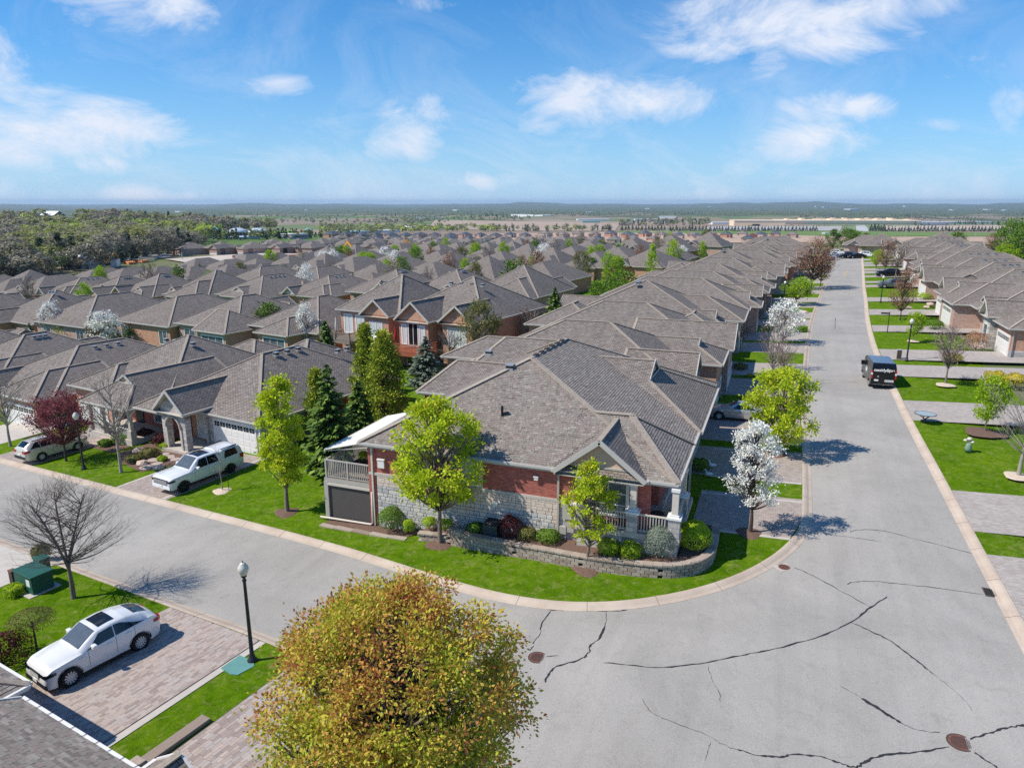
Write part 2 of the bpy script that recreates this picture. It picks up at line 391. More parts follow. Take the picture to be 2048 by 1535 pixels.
    t = NT('kerb', .9, .2); w = t.world()
    c = t.ramp(t.noise(w, .8, 6, .65), [(.3, (.47, .37, .29)), (.7, (.60, .50, .40))])
    c = t.mix(.4, c, t.ramp(t.noise(w, 30, 3, .7), [(.3, (.8, .8, .8)), (.7, (1.1, 1.1, 1.1))]), 'MULTIPLY'); t.col(c); t.done('kerb')
    plain('tar', (.035, .035, .037), .6, var=.3); plain('yellow_paint', (.55, .42, .12), .8); plain('white_paint', (.6, .6, .58), .8)
    t = NT('lawn', 1.0, 0.0); w = t.world()
    c = t.ramp(t.noise(w, 1.4, 6, .7, .6), [(.22, (.050, .105, .003)), (.45, (.088, .185, .004)), (.62, (.13, .235, .007)), (.8, (.23, .30, .025))])
    c = t.mix(.55, c, t.ramp(t.noise(w, .25, 5, .65), [(.3, (.68, .76, .7)), (.5, (1, 1, 1)), (.68, (1.35, 1.16, 1.2))]), 'MULTIPLY')
    c = t.mix(t.ramp(t.noise(w, 1.7, 7, .8, 1.6), [(.5, (0, 0, 0)), (.68, (.75, .75, .75))]), c, (.31, .31, .10))
    c = t.mix(.7, c, t.ramp(t.noise(w, 22, 4, .8), [(.3, (.5, .5, .5)), (.5, (1, 1, 1)), (.75, (1.55, 1.45, 1.2))]), 'MULTIPLY')
    t.col(c); t.bump(t.noise(w, 40, 4, .8), .9, .05); t.done('lawn')
    pavers('paver_grey', (.34, .28, .24), (.41, .345, .30), (.48, .41, .36), (.2, .17, .15), .24, .12)
    pavers('paver_left', (.34, .27, .235), (.42, .345, .30), (.50, .42, .37), (.19, .16, .14), .26, .11, .009, R(80))
    pavers('paver_far', (.38, .33, .29), (.44, .39, .345), (.50, .45, .40), (.28, .24, .22), .24, .12)
    t = NT('paver_piece', .9, .2)
    a = t.n('ShaderNodeAttribute', attribute_name='rnd', attribute_type='GEOMETRY'); oi = t.n('ShaderNodeObjectInfo')
    f = t.math('FRACT', t.math('ADD', a.outputs['Fac'], oi.outputs['Random']))
    c = t.ramp(f, [(0, (.32, .255, .225)), (.35, (.42, .34, .295)), (.65, (.50, .41, .35)), (1, (.43, .39, .36))])
    c = t.mix(.45, c, t.ramp(t.noise(t.world(), 2.2, 5, .7), [(.3, (.78, .76, .75)), (.7, (1.1, 1.1, 1.1))]), 'MULTIPLY'); t.col(c); t.done('paver_piece')
    plain('concrete', (.52, .47, .41), .9, var=.1, vs=1.5); plain('joint', (.12, .10, .085), .95)
    t = NT('mulch', .95, .1); w = t.world(); c = t.ramp(t.noise(w, 16, 4, .8), [(.3, (.11, .065, .05)), (.6, (.22, .14, .105)), (.8, (.33, .24, .19))]); t.col(c); t.bump(t.noise(w, 20, 3, .8), .8, .04); t.done('mulch')
    t = NT('bark', .95, .1); c = t.ramp(t.noise(t.co(), 9, 5, .7), [(.3, (.13, .10, .08)), (.7, (.30, .25, .205))]); t.col(c); t.bump(t.noise(t.co(), 14, 4), .5, .02); t.done('bark')
    plain('bark_grey', (.19, .155, .13), .95, var=.2); plain('bark_dark', (.085, .06, .05), .95, var=.3); plain('bark_pale', (.33, .29, .25), .9, var=.25, vs=8)
    leafmat('leaf_lime', [(0, (.30, .43, .012)), (.45, (.52, .64, .02)), (.75, (.70, .76, .05)), (.93, (.70, .70, .08)), (1, (.55, .33, .06))], .4)
    leafmat('leaf_green', [(0, (.06, .14, .012)), (.5, (.13, .25, .022)), (1, (.27, .40, .04))], .35)
    leafmat('leaf_bright', [(0, (.18, .32, .008)), (.5, (.33, .50, .014)), (1, (.55, .66, .04))], .35)
    leafmat('leaf_bronze', [(0, (.22, .32, .02)), (.25, (.42, .50, .04)), (.45, (.62, .60, .07)), (.6, (.70, .50, .09)), (.75, (.62, .29, .08)), (.9, (.44, .15, .06)), (1, (.28, .08, .05))], .35)
    leafmat('leaf_white', [(0, (.70, .69, .58)), (.5, (.88, .86, .78)), (1, (.94, .93, .88))], .15)
    leafmat('leaf_purple', [(0, (.10, .018, .022)), (.5, (.24, .045, .06)), (.8, (.40, .09, .13)), (1, (.48, .16, .2))], .3)
    leafmat('leaf_rust', [(0, (.28, .13, .07)), (.5, (.44, .22, .12)), (1, (.56, .36, .22))], .3)
    leafmat('leaf_pink', [(0, (.38, .20, .2)), (.5, (.56, .36, .36)), (1, (.72, .58, .56))], .3)
    leafmat('leaf_olive', [(0, (.11, .12, .03)), (.5, (.20, .20, .05)), (1, (.30, .28, .09))], .3)
    leafmat('leaf_yellow', [(0, (.45, .36, .02)), (1, (.72, .58, .04))], .3)
    leafmat('needle', [(0, (.04, .08, .015)), (.4, (.10, .18, .03)), (.75, (.20, .30, .05)), (1, (.33, .43, .08))], .15, .7)
    leafmat('needle_blue', [(0, (.11, .14, .10)), (.5, (.20, .25, .18)), (1, (.33, .38, .28))], .15, .7)
    leafmat('needle_lime', [(0, (.06, .12, .012)), (.35, (.20, .29, .025)), (.7, (.44, .48, .04)), (1, (.62, .55, .07))], .2, .7)
    leafmat('far_olive', [(0, (.19, .22, .07)), (.5, (.30, .32, .10)), (1, (.42, .41, .15))], .25)
    leafmat('far_grey', [(0, (.20, .18, .125)), (.5, (.30, .27, .19)), (1, (.40, .36, .27))], .25)
    leafmat('far_lime', [(0, (.27, .36, .04)), (.5, (.42, .52, .06)), (1, (.56, .64, .10))], .3)
    leafmat('far_dark', [(0, (.022, .042, .020)), (.5, (.045, .08, .032)), (1, (.085, .12, .05))], .1)
    leafmat('hedge_red', [(0, (.045, .01, .012)), (1, (.15, .035, .035))], .2)
    # vehicles
    plain('paint_white', (.80, .80, .79), .22, .5, var=.01, coat=.8); plain('paint_beige', (.62, .58, .50), .3, .5, metal=.2, var=.01, coat=.6)
    plain('paint_black', (.006, .006, .007), .25, .3, var=.01, coat=.25); plain('paint_silver', (.52, .51, .48), .28, .5, metal=.5, var=.01, coat=.7)
    plain('paint_grey', (.15, .16, .18), .3, .5, metal=.4, var=.01, coat=.7)
    plain('glass_dark', (.012, .014, .017), .06, .6, var=0); plain('glass_tint', (.10, .12, .14), .06, .6, var=.2)
    plain('glass_house', (.10, .13, .16), .08, .6, var=.5, vs=1.2); plain('blind', (.55, .57, .56), .5, var=.1)
    plain('rubber', (.018, .018, .018), .8); plain('alloy', (.6, .6, .6), .4, .5, metal=.3, var=.02); plain('alloy_black', (.02, .02, .022), .4)
    plain('lamp_red', (.42, .012, .012), .2, .5, var=.05); plain('lamp_clear', (.16, .17, .18), .12, .6, var=.1); plain('chrome', (.55, .55, .56), .15, .5, metal=1, var=0)
    plain('metal_black', (.022, .024, .027), .5, .4); plain('globe', (.62, .60, .48), .15, .6, var=.12, vs=14); plain('metal_galv', (.5, .51, .52), .45, metal=.6)
    plain('utility_green', (.022, .10, .075), .55, .3, var=.2, vs=2); plain('hatch_green', (.13, .30, .27), .7, var=.1, vs=3)
    plain('iron_rust', (.20, .085, .06), .8, var=.3, vs=9); plain('iron_dark', (.07, .055, .05), .8, var=.3)
    plain('wood_red', (.34, .10, .05), .8, var=.2, vs=5); plain('wood_grey', (.26, .22, .18), .85, var=.2)
    plain('screen_dark', (.095, .085, .08), .75, var=.05); plain('awning', (.74, .71, .63), .8, var=.04)
    plain('ac_green', (.06, .09, .10), .6); plain('rock', (.55, .42, .33), .9, var=.25, vs=4); plain('flagstone', (.47, .38, .33), .9, var=.2, vs=1.5)
    plain('orange', (.62, .25, .10), .7, var=.2); plain('red_cloth', (.42, .02, .025), .8); plain('glass_top', (.36, .42, .43), .35, .3, var=.1)
    plain('pot_green', (.20, .30, .22), .6); plain('dome', (.55, .62, .70), .35, var=.05); plain('teal_roof', (.25, .42, .38), .6)
    plain('white_far', (.72, .73, .72), .7, var=.04); plain('tan_far', (.84, .64, .43), .85, var=.06, vs=.03); plain('grey_far', (.42, .41, .40), .8, var=.05); plain('barn', (.10, .11, .13), .8)
    plain('excavator', (.70, .33, .05), .5); plain('sand', (.62, .50, .38), .95, var=.1)
make_mats(); M = MATS
# ------------------------------------------------------------ the setting
TH = R(-9.3); OX, OY = -36.0, 32.3        # frame of the street on the left: u along it, v away from it
CT, ST = math.cos(TH), math.sin(TH)
def LW(u, v): return (OX + CT * u - ST * v, OY + ST * u + CT * v)
def WL(x, y): dx, dy = x - OX, y - OY; return (CT * dx + ST * dy, -ST * dx + CT * dy)
def kx_w(y):   # west kerb of the long street
    return float(np.interp(y, [20, 40, 51, 65, 76, 90, 109, 130, 151, 190, 223, 260], [2.3, 2.3, 2.4, 2.5, 2.85, 3.4, 4.4, 6.0, 7.7, 10.8, 13.6, 17]))
def kx_e(y):
    return float(np.interp(y, [0, 40, 60, 75, 90, 109, 132, 151, 190, 221, 260], [10.5, 10.42, 10.4, 10.6, 10.9, 12.0, 13.8, 15.2, 18.4, 20.9, 24.4]))
def catmull(pts, k=8):
    out = []
    for i in range(len(pts) - 1):
        p0 = pts[max(i - 1, 0)]; p1 = pts[i]; p2 = pts[i + 1]; p3 = pts[min(i + 2, len(pts) - 1)]
        for j in range(k):
            t = j / k
            out.append(tuple(.5 * (2 * p1[c] + (p2[c] - p0[c]) * t + (2 * p0[c] - 5 * p1[c] + 4 * p2[c] - p3[c]) * t * t + (3 * p1[c] - p0[c] - 3 * p2[c] + p3[c]) * t ** 3) for c in (0, 1)))
    out.append(tuple(pts[-1])); return out
def sheet(name, pts, dz, mat, label=None, kind='structure', cuts=(25, 95), cell=None, skirt=0.0, parent=None):
    "polygon laid on the terrain, dz above it"
    bm = bmesh.new(); vs = [bm.verts.new((p[0], p[1], 0)) for p in pts]; bm.faces.new(vs)
    lines = [('y', c) for c in cuts]
    if cell:
        xs = [p[0] for p in pts]; ys = [p[1] for p in pts]
        lines += [('x', x) for x in np.arange(min(xs), max(xs), cell)[1:]] + [('y', y) for y in np.arange(min(ys), max(ys), cell)[1:]]
    for a, c in lines:
        g = bm.verts[:] + bm.edges[:] + bm.faces[:]
        bmesh.ops.bisect_plane(bm, geom=g, plane_co=(c, 0, 0) if a == 'x' else (0, c, 0), plane_no=(1, 0, 0) if a == 'x' else (0, 1, 0))
    bmesh.ops.triangulate(bm, faces=[f for f in bm.faces if len(f.verts) > 4])
    for v in bm.verts: v.co.z = hf(v.co.x, v.co.y) + dz
    for f in bm.faces:
        f.normal_update()
        if f.normal.z < 0: f.normal_flip()
    if skirt:
        be = [e for e in bm.edges if e.is_boundary]
        r = bmesh.ops.extrude_edge_only(bm, edges=be)
        for v in [g for g in r['geom'] if isinstance(g, bmesh.types.BMVert)]: v.co.z -= skirt
    me = bpy.data.meshes.new(name); bm.to_mesh(me); bm.free(); me.materials.append(mat)
    o = bpy.data.objects.new(name, me); COL.objects.link(o)
    if parent: o.parent = parent
    else: tag(o, label, None, None, kind)
    return o
def land_material():
    t = NT('land', .95, .1); w = t.world()
    v = t.n('ShaderNodeTexVoronoi', feature='F1', distance='CHEBYCHEV'); v.inputs['Scale'].default_value = 1 / 420.0; v.inputs['Randomness'].default_value = .8
    mp = t.n('ShaderNodeMapping'); mp.inputs['Rotation'].default_value = (0, 0, R(20)); mp.inputs['Scale'].default_value = (1, 1, .001); t.l(w, mp.inputs[0]); t.l(mp.outputs[0], v.inputs['Vector'])
    s = t.n('ShaderNodeSeparateColor'); t.l(v.outputs['Color'], s.inputs[0])
    fields = t.ramp(s.outputs[0], [(0, (.30, .22, .16)), (.3, (.34, .27, .19)), (.45, (.12, .19, .05)), (.62, (.26, .21, .14)), (.8, (.16, .20, .08)), (1, (.36, .29, .2))], 'CONSTANT')
    sp = t.n('ShaderNodeSeparateXYZ'); t.l(w, sp.inputs[0])
    r2 = t.math('SQRT', t.math('ADD', t.math('POWER', sp.outputs[0], 2), t.math('POWER', sp.outputs[1], 2)))
    wood = t.ramp(t.noise(w, .012, 7, .75), [(.3, (.045, .07, .03)), (.5, (.09, .115, .045)), (.7, (.16, .155, .08))])
    k = t.noise(w, .0016, 5, .62)
    far = t.math('MULTIPLY', t.math('SUBTRACT', r2, 2800), 1 / 3200.0, clamp=True)
    k2 = t.ramp(t.math('ADD', t.math('MULTIPLY', far, .34), k), [(.56, (0, 0, 0)), (.6, (1, 1, 1))])
    c = t.mix(k2, fields, wood)
    nearc = t.ramp(t.noise(w, .03, 5, .6), [(.35, (.10, .15, .04)), (.6, (.22, .19, .12)), (.8, (.3, .26, .2))])
    n2 = t.math('MULTIPLY', t.math('SUBTRACT', r2, 420), 1 / 240.0, clamp=True)
    c = t.mix(n2, nearc, c)
    t.col(c); return t.done('land')
land_material()
def build_ground():
    rs = [0.0, 12, 24] + list(range(36, 276, 12)); r = rs[-1]
    while r < 21000: r *= 1.045; rs.append(r)
    na = 360; v = []; f = []
    for i, r in enumerate(rs):
        for j in range(na):
            a = 2 * math.pi * j / na; x, y = r * math.sin(a), r * math.cos(a)
            v.append((x, y, hf(x, y) - .22 * (1 - sstep(255, 290, r))))
    for i in range(len(rs) - 1):
        for j in range(na):
            jj = (j + 1) % na; f.append((i * na + jj, i * na + j, (i + 1) * na + j, (i + 1) * na + jj))
    me = bpy.data.meshes.new('ground'); me.from_pydata(v, [], f); me.materials.append(M['land']); me.polygons.foreach_set('use_smooth', [True] * len(f))
    o = bpy.data.objects.new('ground', me); COL.objects.link(o); tag(o, kind='structure')
build_ground()
LAWN = .12
# kerb lines
KW = [LW(u, 0) for u in (-130, -90, -60, -30, -12, 0, 10)] + [(-20.4, 29.65), (-16.9, 28.85), (-13.7, 28.1), (-10.9, 27.65), (-8.5, 27.65), (-6.3, 28.15), (-4.25, 29.15), (-2.25, 30.65), (-.6, 32.45), (.7, 34.5), (1.6, 36.6), (2.1, 38.6), (2.27, 42), (2.4, 51)] + [(kx_w(y), y) for y in (58, 65, 76, 90, 109, 130, 151, 170, 190, 207, 223, 240)]
KS = [LW(u, -8.25) for u in (-130, -90, -60, -30, -10, 5, 13, 18.5)] + [(-15.0, 20.25), (-12.0, 19.4), (-9.2, 17.9), (-6.8, 15.8), (-5.4, 13.0), (-5.1, 8), (-5.1, -10)]
KE = [(kx_e(y), y) for y in (-10, 10, 25, 40, 50, 60, 75, 90, 109, 132, 151, 170, 190, 207, 221, 240)]
KWs, KSs, KEs = catmull(KW), catmull(KS), catmull(KE)
def offset(pl, d):
    out = []
    for i, p in enumerate(pl):
        a = pl[max(i - 1, 0)]; b = pl[min(i + 1, len(pl) - 1)]
        tx, ty = b[0] - a[0], b[1] - a[1]; l = math.hypot(tx, ty) or 1
        out.append((p[0] - ty / l * d, p[1] + tx / l * d))
    return out
def road_sheet():
    pts = offset(KSs, .5) if False else None
    w = offset(KWs, .35); s = offset(KSs, -.35); e = offset(KEs, -.35)
    poly = w + [(e[-1])] + list(reversed(e)) + list(reversed([p for p in s if p[1] > -9]))
    return sheet('road', poly, 0.0, M['asphalt'], 'pale grey worn asphalt of the two streets and the wide bend')
road_sheet()
def kerb(pl, side, name, label):
    "pl: line of the outer edge against the grass; the kerb lies towards the road"
    prof = [(0.0, LAWN - .1), (0.0, LAWN + .025), (.12, LAWN + .022), (.24, .105), (.36, .045), (.54, .012), (.54, -.05)]
    m = MB()
    rows = []
    for d, z in prof: rows.append([(p[0], p[1], hf(p[0], p[1]) + z) for p in offset(pl, -side * d)])
    for i in range(len(pl) - 1):
        for k in range(len(prof) - 1):
            q = [rows[k][i], rows[k][i + 1], rows[k + 1][i + 1], rows[k + 1][i]]
            m.poly(q if side > 0 else q[::-1])
    o = m.build(name, M['kerb']); tag(o, label, None, None, 'structure')
    j = MB(); acc = 0; nxt = 1.5
    for i in range(len(pl) - 1):
        a, b = pl[i], pl[i + 1]; L_ = math.dist(a, b)
        while nxt < acc + L_:
            t = (nxt - acc) / L_; x, y = a[0] + (b[0] - a[0]) * t, a[1] + (b[1] - a[1]) * t
            if math.hypot(x, y) < 90:
                tx, ty = (b[0] - a[0]) / L_, (b[1] - a[1]) / L_; nx, ny = ty * side, -tx * side
                for (d0, z0), (d1, z1) in zip(prof[1:-2], prof[2:-1]):
                    q = []
                    for d, z, s_ in ((d0, z0, -.009), (d1, z1, -.009), (d1, z1, .009), (d0, z0, .009)):
                        X, Y = x + nx * d + tx * s_, y + ny * d + ty * s_; q.append((X, Y, hf(X, Y) + z + .004))
                    j.poly(q)
            nxt += 3.1
        acc += L_
    jo = j.build('joint', M['joint'], o); jo['kind'] = 'stuff'
kerb(KWs, 1, 'kerb', 'pale beige concrete kerb round the corner house lawn and up both streets')
kerb(KSs, -1, 'kerb', 'beige concrete kerb in front of the white fastback car')
kerb(KEs, -1, 'kerb', 'beige concrete kerb beside the parked black van')
BLK_W = sheet('lawn', KWs + [(-60, 300), LW(-130, 200)], LAWN, M['lawn'], 'mown green lawn round the corner house and between the houses', skirt=.2)
BLK_S = sheet('lawn', [LW(-130, -60), (-5.1, -40)] + list(reversed(KSs)), LAWN, M['lawn'], 'mown green lawn with the green utility box', skirt=.2)
BLK_E = sheet('lawn', KEs + [(120, 240), (120, -10)], LAWN, M['lawn'], 'mown green front lawns along the far side of the street', cuts=(25, 95), skirt=.2)
BLKE2 = None
DW = LAWN + .022
def driveway(pts, mat, label, name='driveway', cell=None):
    return sheet(name, pts, DW, mat, label, skirt=.03, cell=cell)
def strip(a, b, w, mat, name, label, dz=DW + .006):
    a = Vector((a[0], a[1])); b = Vector((b[0], b[1])); d = (b - a).normalized(); n = Vector((-d.y, d.x)) * w
    return sheet(name, [tuple(a), tuple(b), tuple(b + n), tuple(a + n)], dz, mat, label, skirt=.02)
# W side of the long street: (y0, y1) along the kerb
WD = [(36.8, 42.1, 'first'), (44.7, 50.3, 'second'), (51.8, 58.4, 'third'), (64.8, 71.2, 'fourth')]
def find_y(py, side):
    lo, hi = 22.0, 235.0
    for _ in range(40):
        m = (lo + hi) / 2; x = kx_e(m) if side == 'e' else kx_w(m); v = (x, m, hf(x, m) - H)
        dz = sum(v[i] * FW[i] for i in range(3)); dy = sum(v[i] * UP[i] for i in range(3))
        if 767.5 - F * dy / dz > py: lo = m
        else: hi = m
    return lo
ords = 'first second third fourth fifth sixth seventh eighth ninth tenth eleventh twelfth thirteenth fourteenth fifteenth sixteenth seventeenth eighteenth nineteenth twentieth'.split()
for k, (y0, y1, n_) in enumerate(WD):
    driveway(([] if k else [(1.62, y0), (2.12, y0 + 2)]) + ([(2.38, y0)] if k else []) + [(2.36, y1), (-4.7 if k else -3.4, y1 + .1), (-4.7 if k else -3.4, y0 + .1)], M['paver_grey'], 'paver driveway of the corner house row, %s from the corner' % n_)
    if k in (0, 1):
        for yy, q in ((y0, 'near'), (y1 - .3, 'far')):
            strip((1.6 if yy < 37 else 2.28, yy), (-3.4, yy + .1), .26, M['concrete'], 'driveway_border', 'pale edging slabs on the %s side of the %s driveway from the corner' % (q, n_))
y = 72.6; k = 4
while y < 222:
    w = 5.6 if k % 2 else 5.9
    x = kx_w(y + w / 2); driveway([(kx_w(y) - .02, y), (kx_w(y + w) - .02, y + w), (x - 7.5, y + w), (x - 7.5, y)], M['paver_far'], 'pale driveway on the tree side of the long street, %s from the corner' % ords[min(k, 19)])
    y += w + (1.4 if k % 2 else 5.6); k += 1
# E side driveways read off the photograph along the kerb
ED = [(1113, 1420), (984, 1066), (803, 843), (731, 754), (700, 720.5), (652, 664.5), (620, 631), (596, 604), (571, 575.5), (563.5, 567), (552, 555.5)]
YD = []
for k, (pa, pb) in enumerate(ED):
    y1, y0 = find_y(pa, 'e'), (find_y(pb, 'e') if pb < 1300 else 22.5)
    YD.append((y0, y1)); driveway([(kx_e(y0) + .02, y0), (kx_e(y0) + 13, y0), (kx_e(y1) + 13, y1), (kx_e(y1) + .02, y1)], M['paver_far'], 'pale pink paver driveway beyond the right kerb, %s counting from the front' % ords[k])
y = find_y(548, 'e'); k = len(ED)
while y < 222:
    driveway([(kx_e(y) + .02, y), (kx_e(y) + 12, y), (kx_e(y + 6) + 12, y + 6), (kx_e(y + 6) + .02, y + 6)], M['paver_far'], 'pale pink paver driveway beyond the right kerb, %s counting from the front' % ords[k]); y += 6 + (1.5 if k % 2 else 6); k += 1
# left street
def lrect(u0, u1, v0, v1): return [LW(u0, v0), LW(u1, v0), LW(u1, v1), LW(u0, v1)]
driveway(lrect(-5.3, .15, .02, 8.4), M['paver_left'], 'paver driveway under the white pickup truck')
strip(LW(-.1, .05), LW(-.1, 8.2), .28, M['concrete'], 'driveway_border', 'pale border stones on the lawn side of the pickup driveway'); strip(LW(-5.05, .05), LW(-5.05, 6.2), .25, M['concrete'], 'driveway_border', 'pale border stones on the garden side of the pickup driveway')
driveway(lrect(-21.4, -16.0, .02, 9), M['paver_left'], 'paver driveway under the beige estate car')
driveway(lrect(-31.0, -24.6, .02, 9), M['concrete'], 'pale concrete driveway at the left edge of the picture')
for k, u in enumerate((-47, -58, -73, -84)): driveway(lrect(u, u + 5.5, .02, 9), M['paver_far'], 'pale driveway out of sight up the left street, number %s' % ords[k])
driveway(lrect(12.3, 18.35, -16.2, -8.27), M['paver_left'], 'large pinkish paver driveway under the white fastback car')
driveway(lrect(20.85, 27.5, -17.5, -8.3), M['paver_left'], 'paver driveway behind the bronze leaved tree')
driveway(lrect(-5.5, 2.6, -16, -8.27), M['concrete'], 'pale driveway left of the green utility box')
strip(LW(18.68, -8.3), LW(18.68, -16.2), -.33, M['concrete'], 'driveway_border', 'pale border slabs between the pink paver driveway and the grass strip')
def paver_field(u0, u1, v0, v1, name, parent, piece=(.27, .115), g=.008, n_single=150, order=None):
    "single paving stones, the largest in the picture as objects, the rest joined"
    rng = random.Random(5); cells = []
    r = 0; u = u0
    while u + piece[1] <= u1 + 1e-6:
        v = v0 - rng.uniform(0, piece[0])
        while v < v1:
            a, b = max(v, v0), min(v + piece[0] * rng.choice((.72, 1, 1, 1.3)), v1)
            if b - a > .05: cells.append((u, a, b))
            v = b if b > v else v + piece[0]
        u += piece[1]
    unit = MB(); unit.box(-.5, .5, -.5, .5, 0, 1); ume = unit.mesh('paver', M['paver_piece'], uv=False)
    cells.sort(key=order)
    joined = MB(); rn = []
    for i, (u, a, b) in enumerate(cells):
        cu, cv = u + piece[1] / 2, (a + b) / 2; x, y = LW(cu, cv); z = hf(x, y) + DW + .004
        hh = .014 + rng.uniform(0, .006)
        if i < n_single:
            link('paver', ume, parent, (x, y, z), (0, 0, TH), (piece[1] - g, b - a - g, hh))
        else:
            q = [LW(cu + sx * (piece[1] - g) / 2, cv + sy * (b - a - g) / 2) for sx, sy in ((-1, -1), (1, -1), (1, 1), (-1, 1))]
            joined.poly([(p[0], p[1], z + hh) for p in q]); rn.append(rng.random())
            for e in range(4):
                p, p2 = q[e], q[(e + 1) % 4]; joined.poly([(p[0], p[1], z), (p2[0], p2[1], z), (p2[0], p2[1], z + hh), (p[0], p[1], z + hh)]); rn.append(rn[-1])
    o = joined.build(name, M['paver_piece'], parent, uv=False); o['kind'] = 'stuff'
    at = o.data.attributes.new('rnd', 'FLOAT', 'FACE'); at.data.foreach_set('value', rn)
dwb = [o for o in COL.objects if o.get('label', '').startswith('large pinkish')][0]
dwb.data.materials[0] = M['joint']
paver_field(12.32, 18.3, -16.1, -8.3, 'paver_rows', dwb, order=lambda c: c[1] * .6 - c[0] * .2)
dwc = [o for o in COL.objects if o.get('label', '').startswith('paver driveway behind the bronze')][0]
dwc.data.materials[0] = M['joint']
paver_field(20.9, 27.3, -17.4, -8.4, 'paver_rows', dwc, (.32, .14), .012, 150, order=lambda c: c[0] + c[1] * .3)
# tar seams and cracks, lines read off the photograph
def tar(px, w, name='crack', n=6, mat='tar', wob=.03, label=None):
    rng = random.Random(int(px[0][0])); pts = catmull([G(*p) for p in px], n)
    pts = [(p[0] + rng.uniform(-wob, wob), p[1] + rng.uniform(-wob, wob)) for p in pts]
    m = MB()
    w *= .72; ws = [w * rng.choice((.45, .8, 1, 1.2, 1.6)) for _ in pts]; ws[0] = ws[-1] = w * .3
    l = [offset(pts, 1)[i] for i in range(len(pts))]
    A = [(p[0] + (q[0] - p[0]) * k / 2, p[1] + (q[1] - p[1]) * k / 2) for p, q, k in zip(pts, l, ws)]
    B = [(p[0] - (q[0] - p[0]) * k / 2, p[1] - (q[1] - p[1]) * k / 2) for p, q, k in zip(pts, l, ws)]
    for i in range(len(pts) - 1):
        q = [A[i], A[i + 1], B[i + 1], B[i]]; q = [(x, y, hf(x, y) + .007) for x, y in q]
        nz = (q[1][0] - q[0][0]) * (q[2][1] - q[0][1]) - (q[1][1] - q[0][1]) * (q[2][0] - q[0][0])
        m.poly(q if nz > 0 else q[::-1])
    o = m.build(name, M[mat], uv=False); tag(o, label, None, None, 'structure')
TARS = [([(1207, 1324), (1310, 1333), (1400, 1326), (1480, 1310), (1550, 1296), (1640, 1272), (1702, 1243), (1742, 1214), (1774, 1192)], .085),
 ([(1588, 1134), (1625, 1150), (1680, 1180), (1742, 1214)], .05), ([(1702, 1244), (1745, 1263), (1790, 1287), (1830, 1318), (1868, 1348)], .07), ([(1868, 1348), (1895, 1370), (1925, 1395), (1945, 1420)], .018),
 ([(1724, 1396), (1750, 1412), (1782, 1432), (1806, 1447)], .13), ([(1806, 1447), (1840, 1460), (1880, 1464)], .03), ([(1680, 1370), (1724, 1396)], .02),
 ([(1694, 1168), (1710, 1163), (1750, 1162), (1800, 1167), (1870, 1175), (1968, 1189)], .05), ([(1700, 1064), (1712, 1060), (1760, 1060), (1830, 1077), (1890, 1092), (1946, 1107)], .045), ([(1668, 1070), (1710, 1075), (1762, 1083)], .035),
 ([(808, 1150), (835, 1162), (880, 1172), (930, 1185), (1000, 1199)], .05), ([(1072, 1208), (1100, 1219), (1150, 1220), (1200, 1222), (1240, 1221), (1258, 1216)], .07), ([(1104, 1219), (1085, 1245), (1080, 1265), (1066, 1287)], .05), ([(890, 1176), (878, 1186)], .045),
 ([(1213, 1222), (1212, 1242)], .018), ([(1212, 1242), (1200, 1275), (1181, 1290), (1178, 1303), (1160, 1318), (1115, 1332), (1098, 1345), (1090, 1365)], .09), ([(1092, 1312), (1118, 1311)], .06), ([(1068, 1290), (1060, 1300)], .05),
 ([(1415, 1332), (1425, 1360), (1438, 1385), (1442, 1402)], .02), ([(1285, 1395), (1305, 1425), (1350, 1445), (1410, 1467), (1440, 1485), (1475, 1500)], .025), ([(1475, 1498), (1520, 1510), (1565, 1512), (1580, 1508), (1640, 1512), (1680, 1525), (1712, 1533), (1735, 1520), (1770, 1508), (1840, 1502), (1898, 1493)], .09),
 ([(1940, 1478), (1970, 1468), (2010, 1455), (2048, 1450), (2080, 1447)], .09), ([(1946, 1503), (1985, 1528), (2010, 1545)], .07), ([(1420, 1484), (1416, 1500), (1410, 1520)], .018), ([(1671, 635), (1670, 648), (1670, 658)], .06), ([(1655, 659), (1672, 659), (1690, 657)], .05),
 ([(1590, 635), (1640, 634), (1700, 634), (1740, 637)], .035), ([(1590, 668), (1650, 665), (1700, 666), (1740, 668)], .03), ([(1600, 755), (1660, 760), (1720, 765)], .03)]
for i, (p, w) in enumerate(TARS): tar(p, w, label='dark tar seam across the pale asphalt' if w > .04 else 'thin crack in the pale asphalt')
tar([(1687, 556), (1691, 546), (1694, 541)], .3, 'centre_line', 2, 'yellow_paint', 0, 'short worn yellow centre line far up the long street')
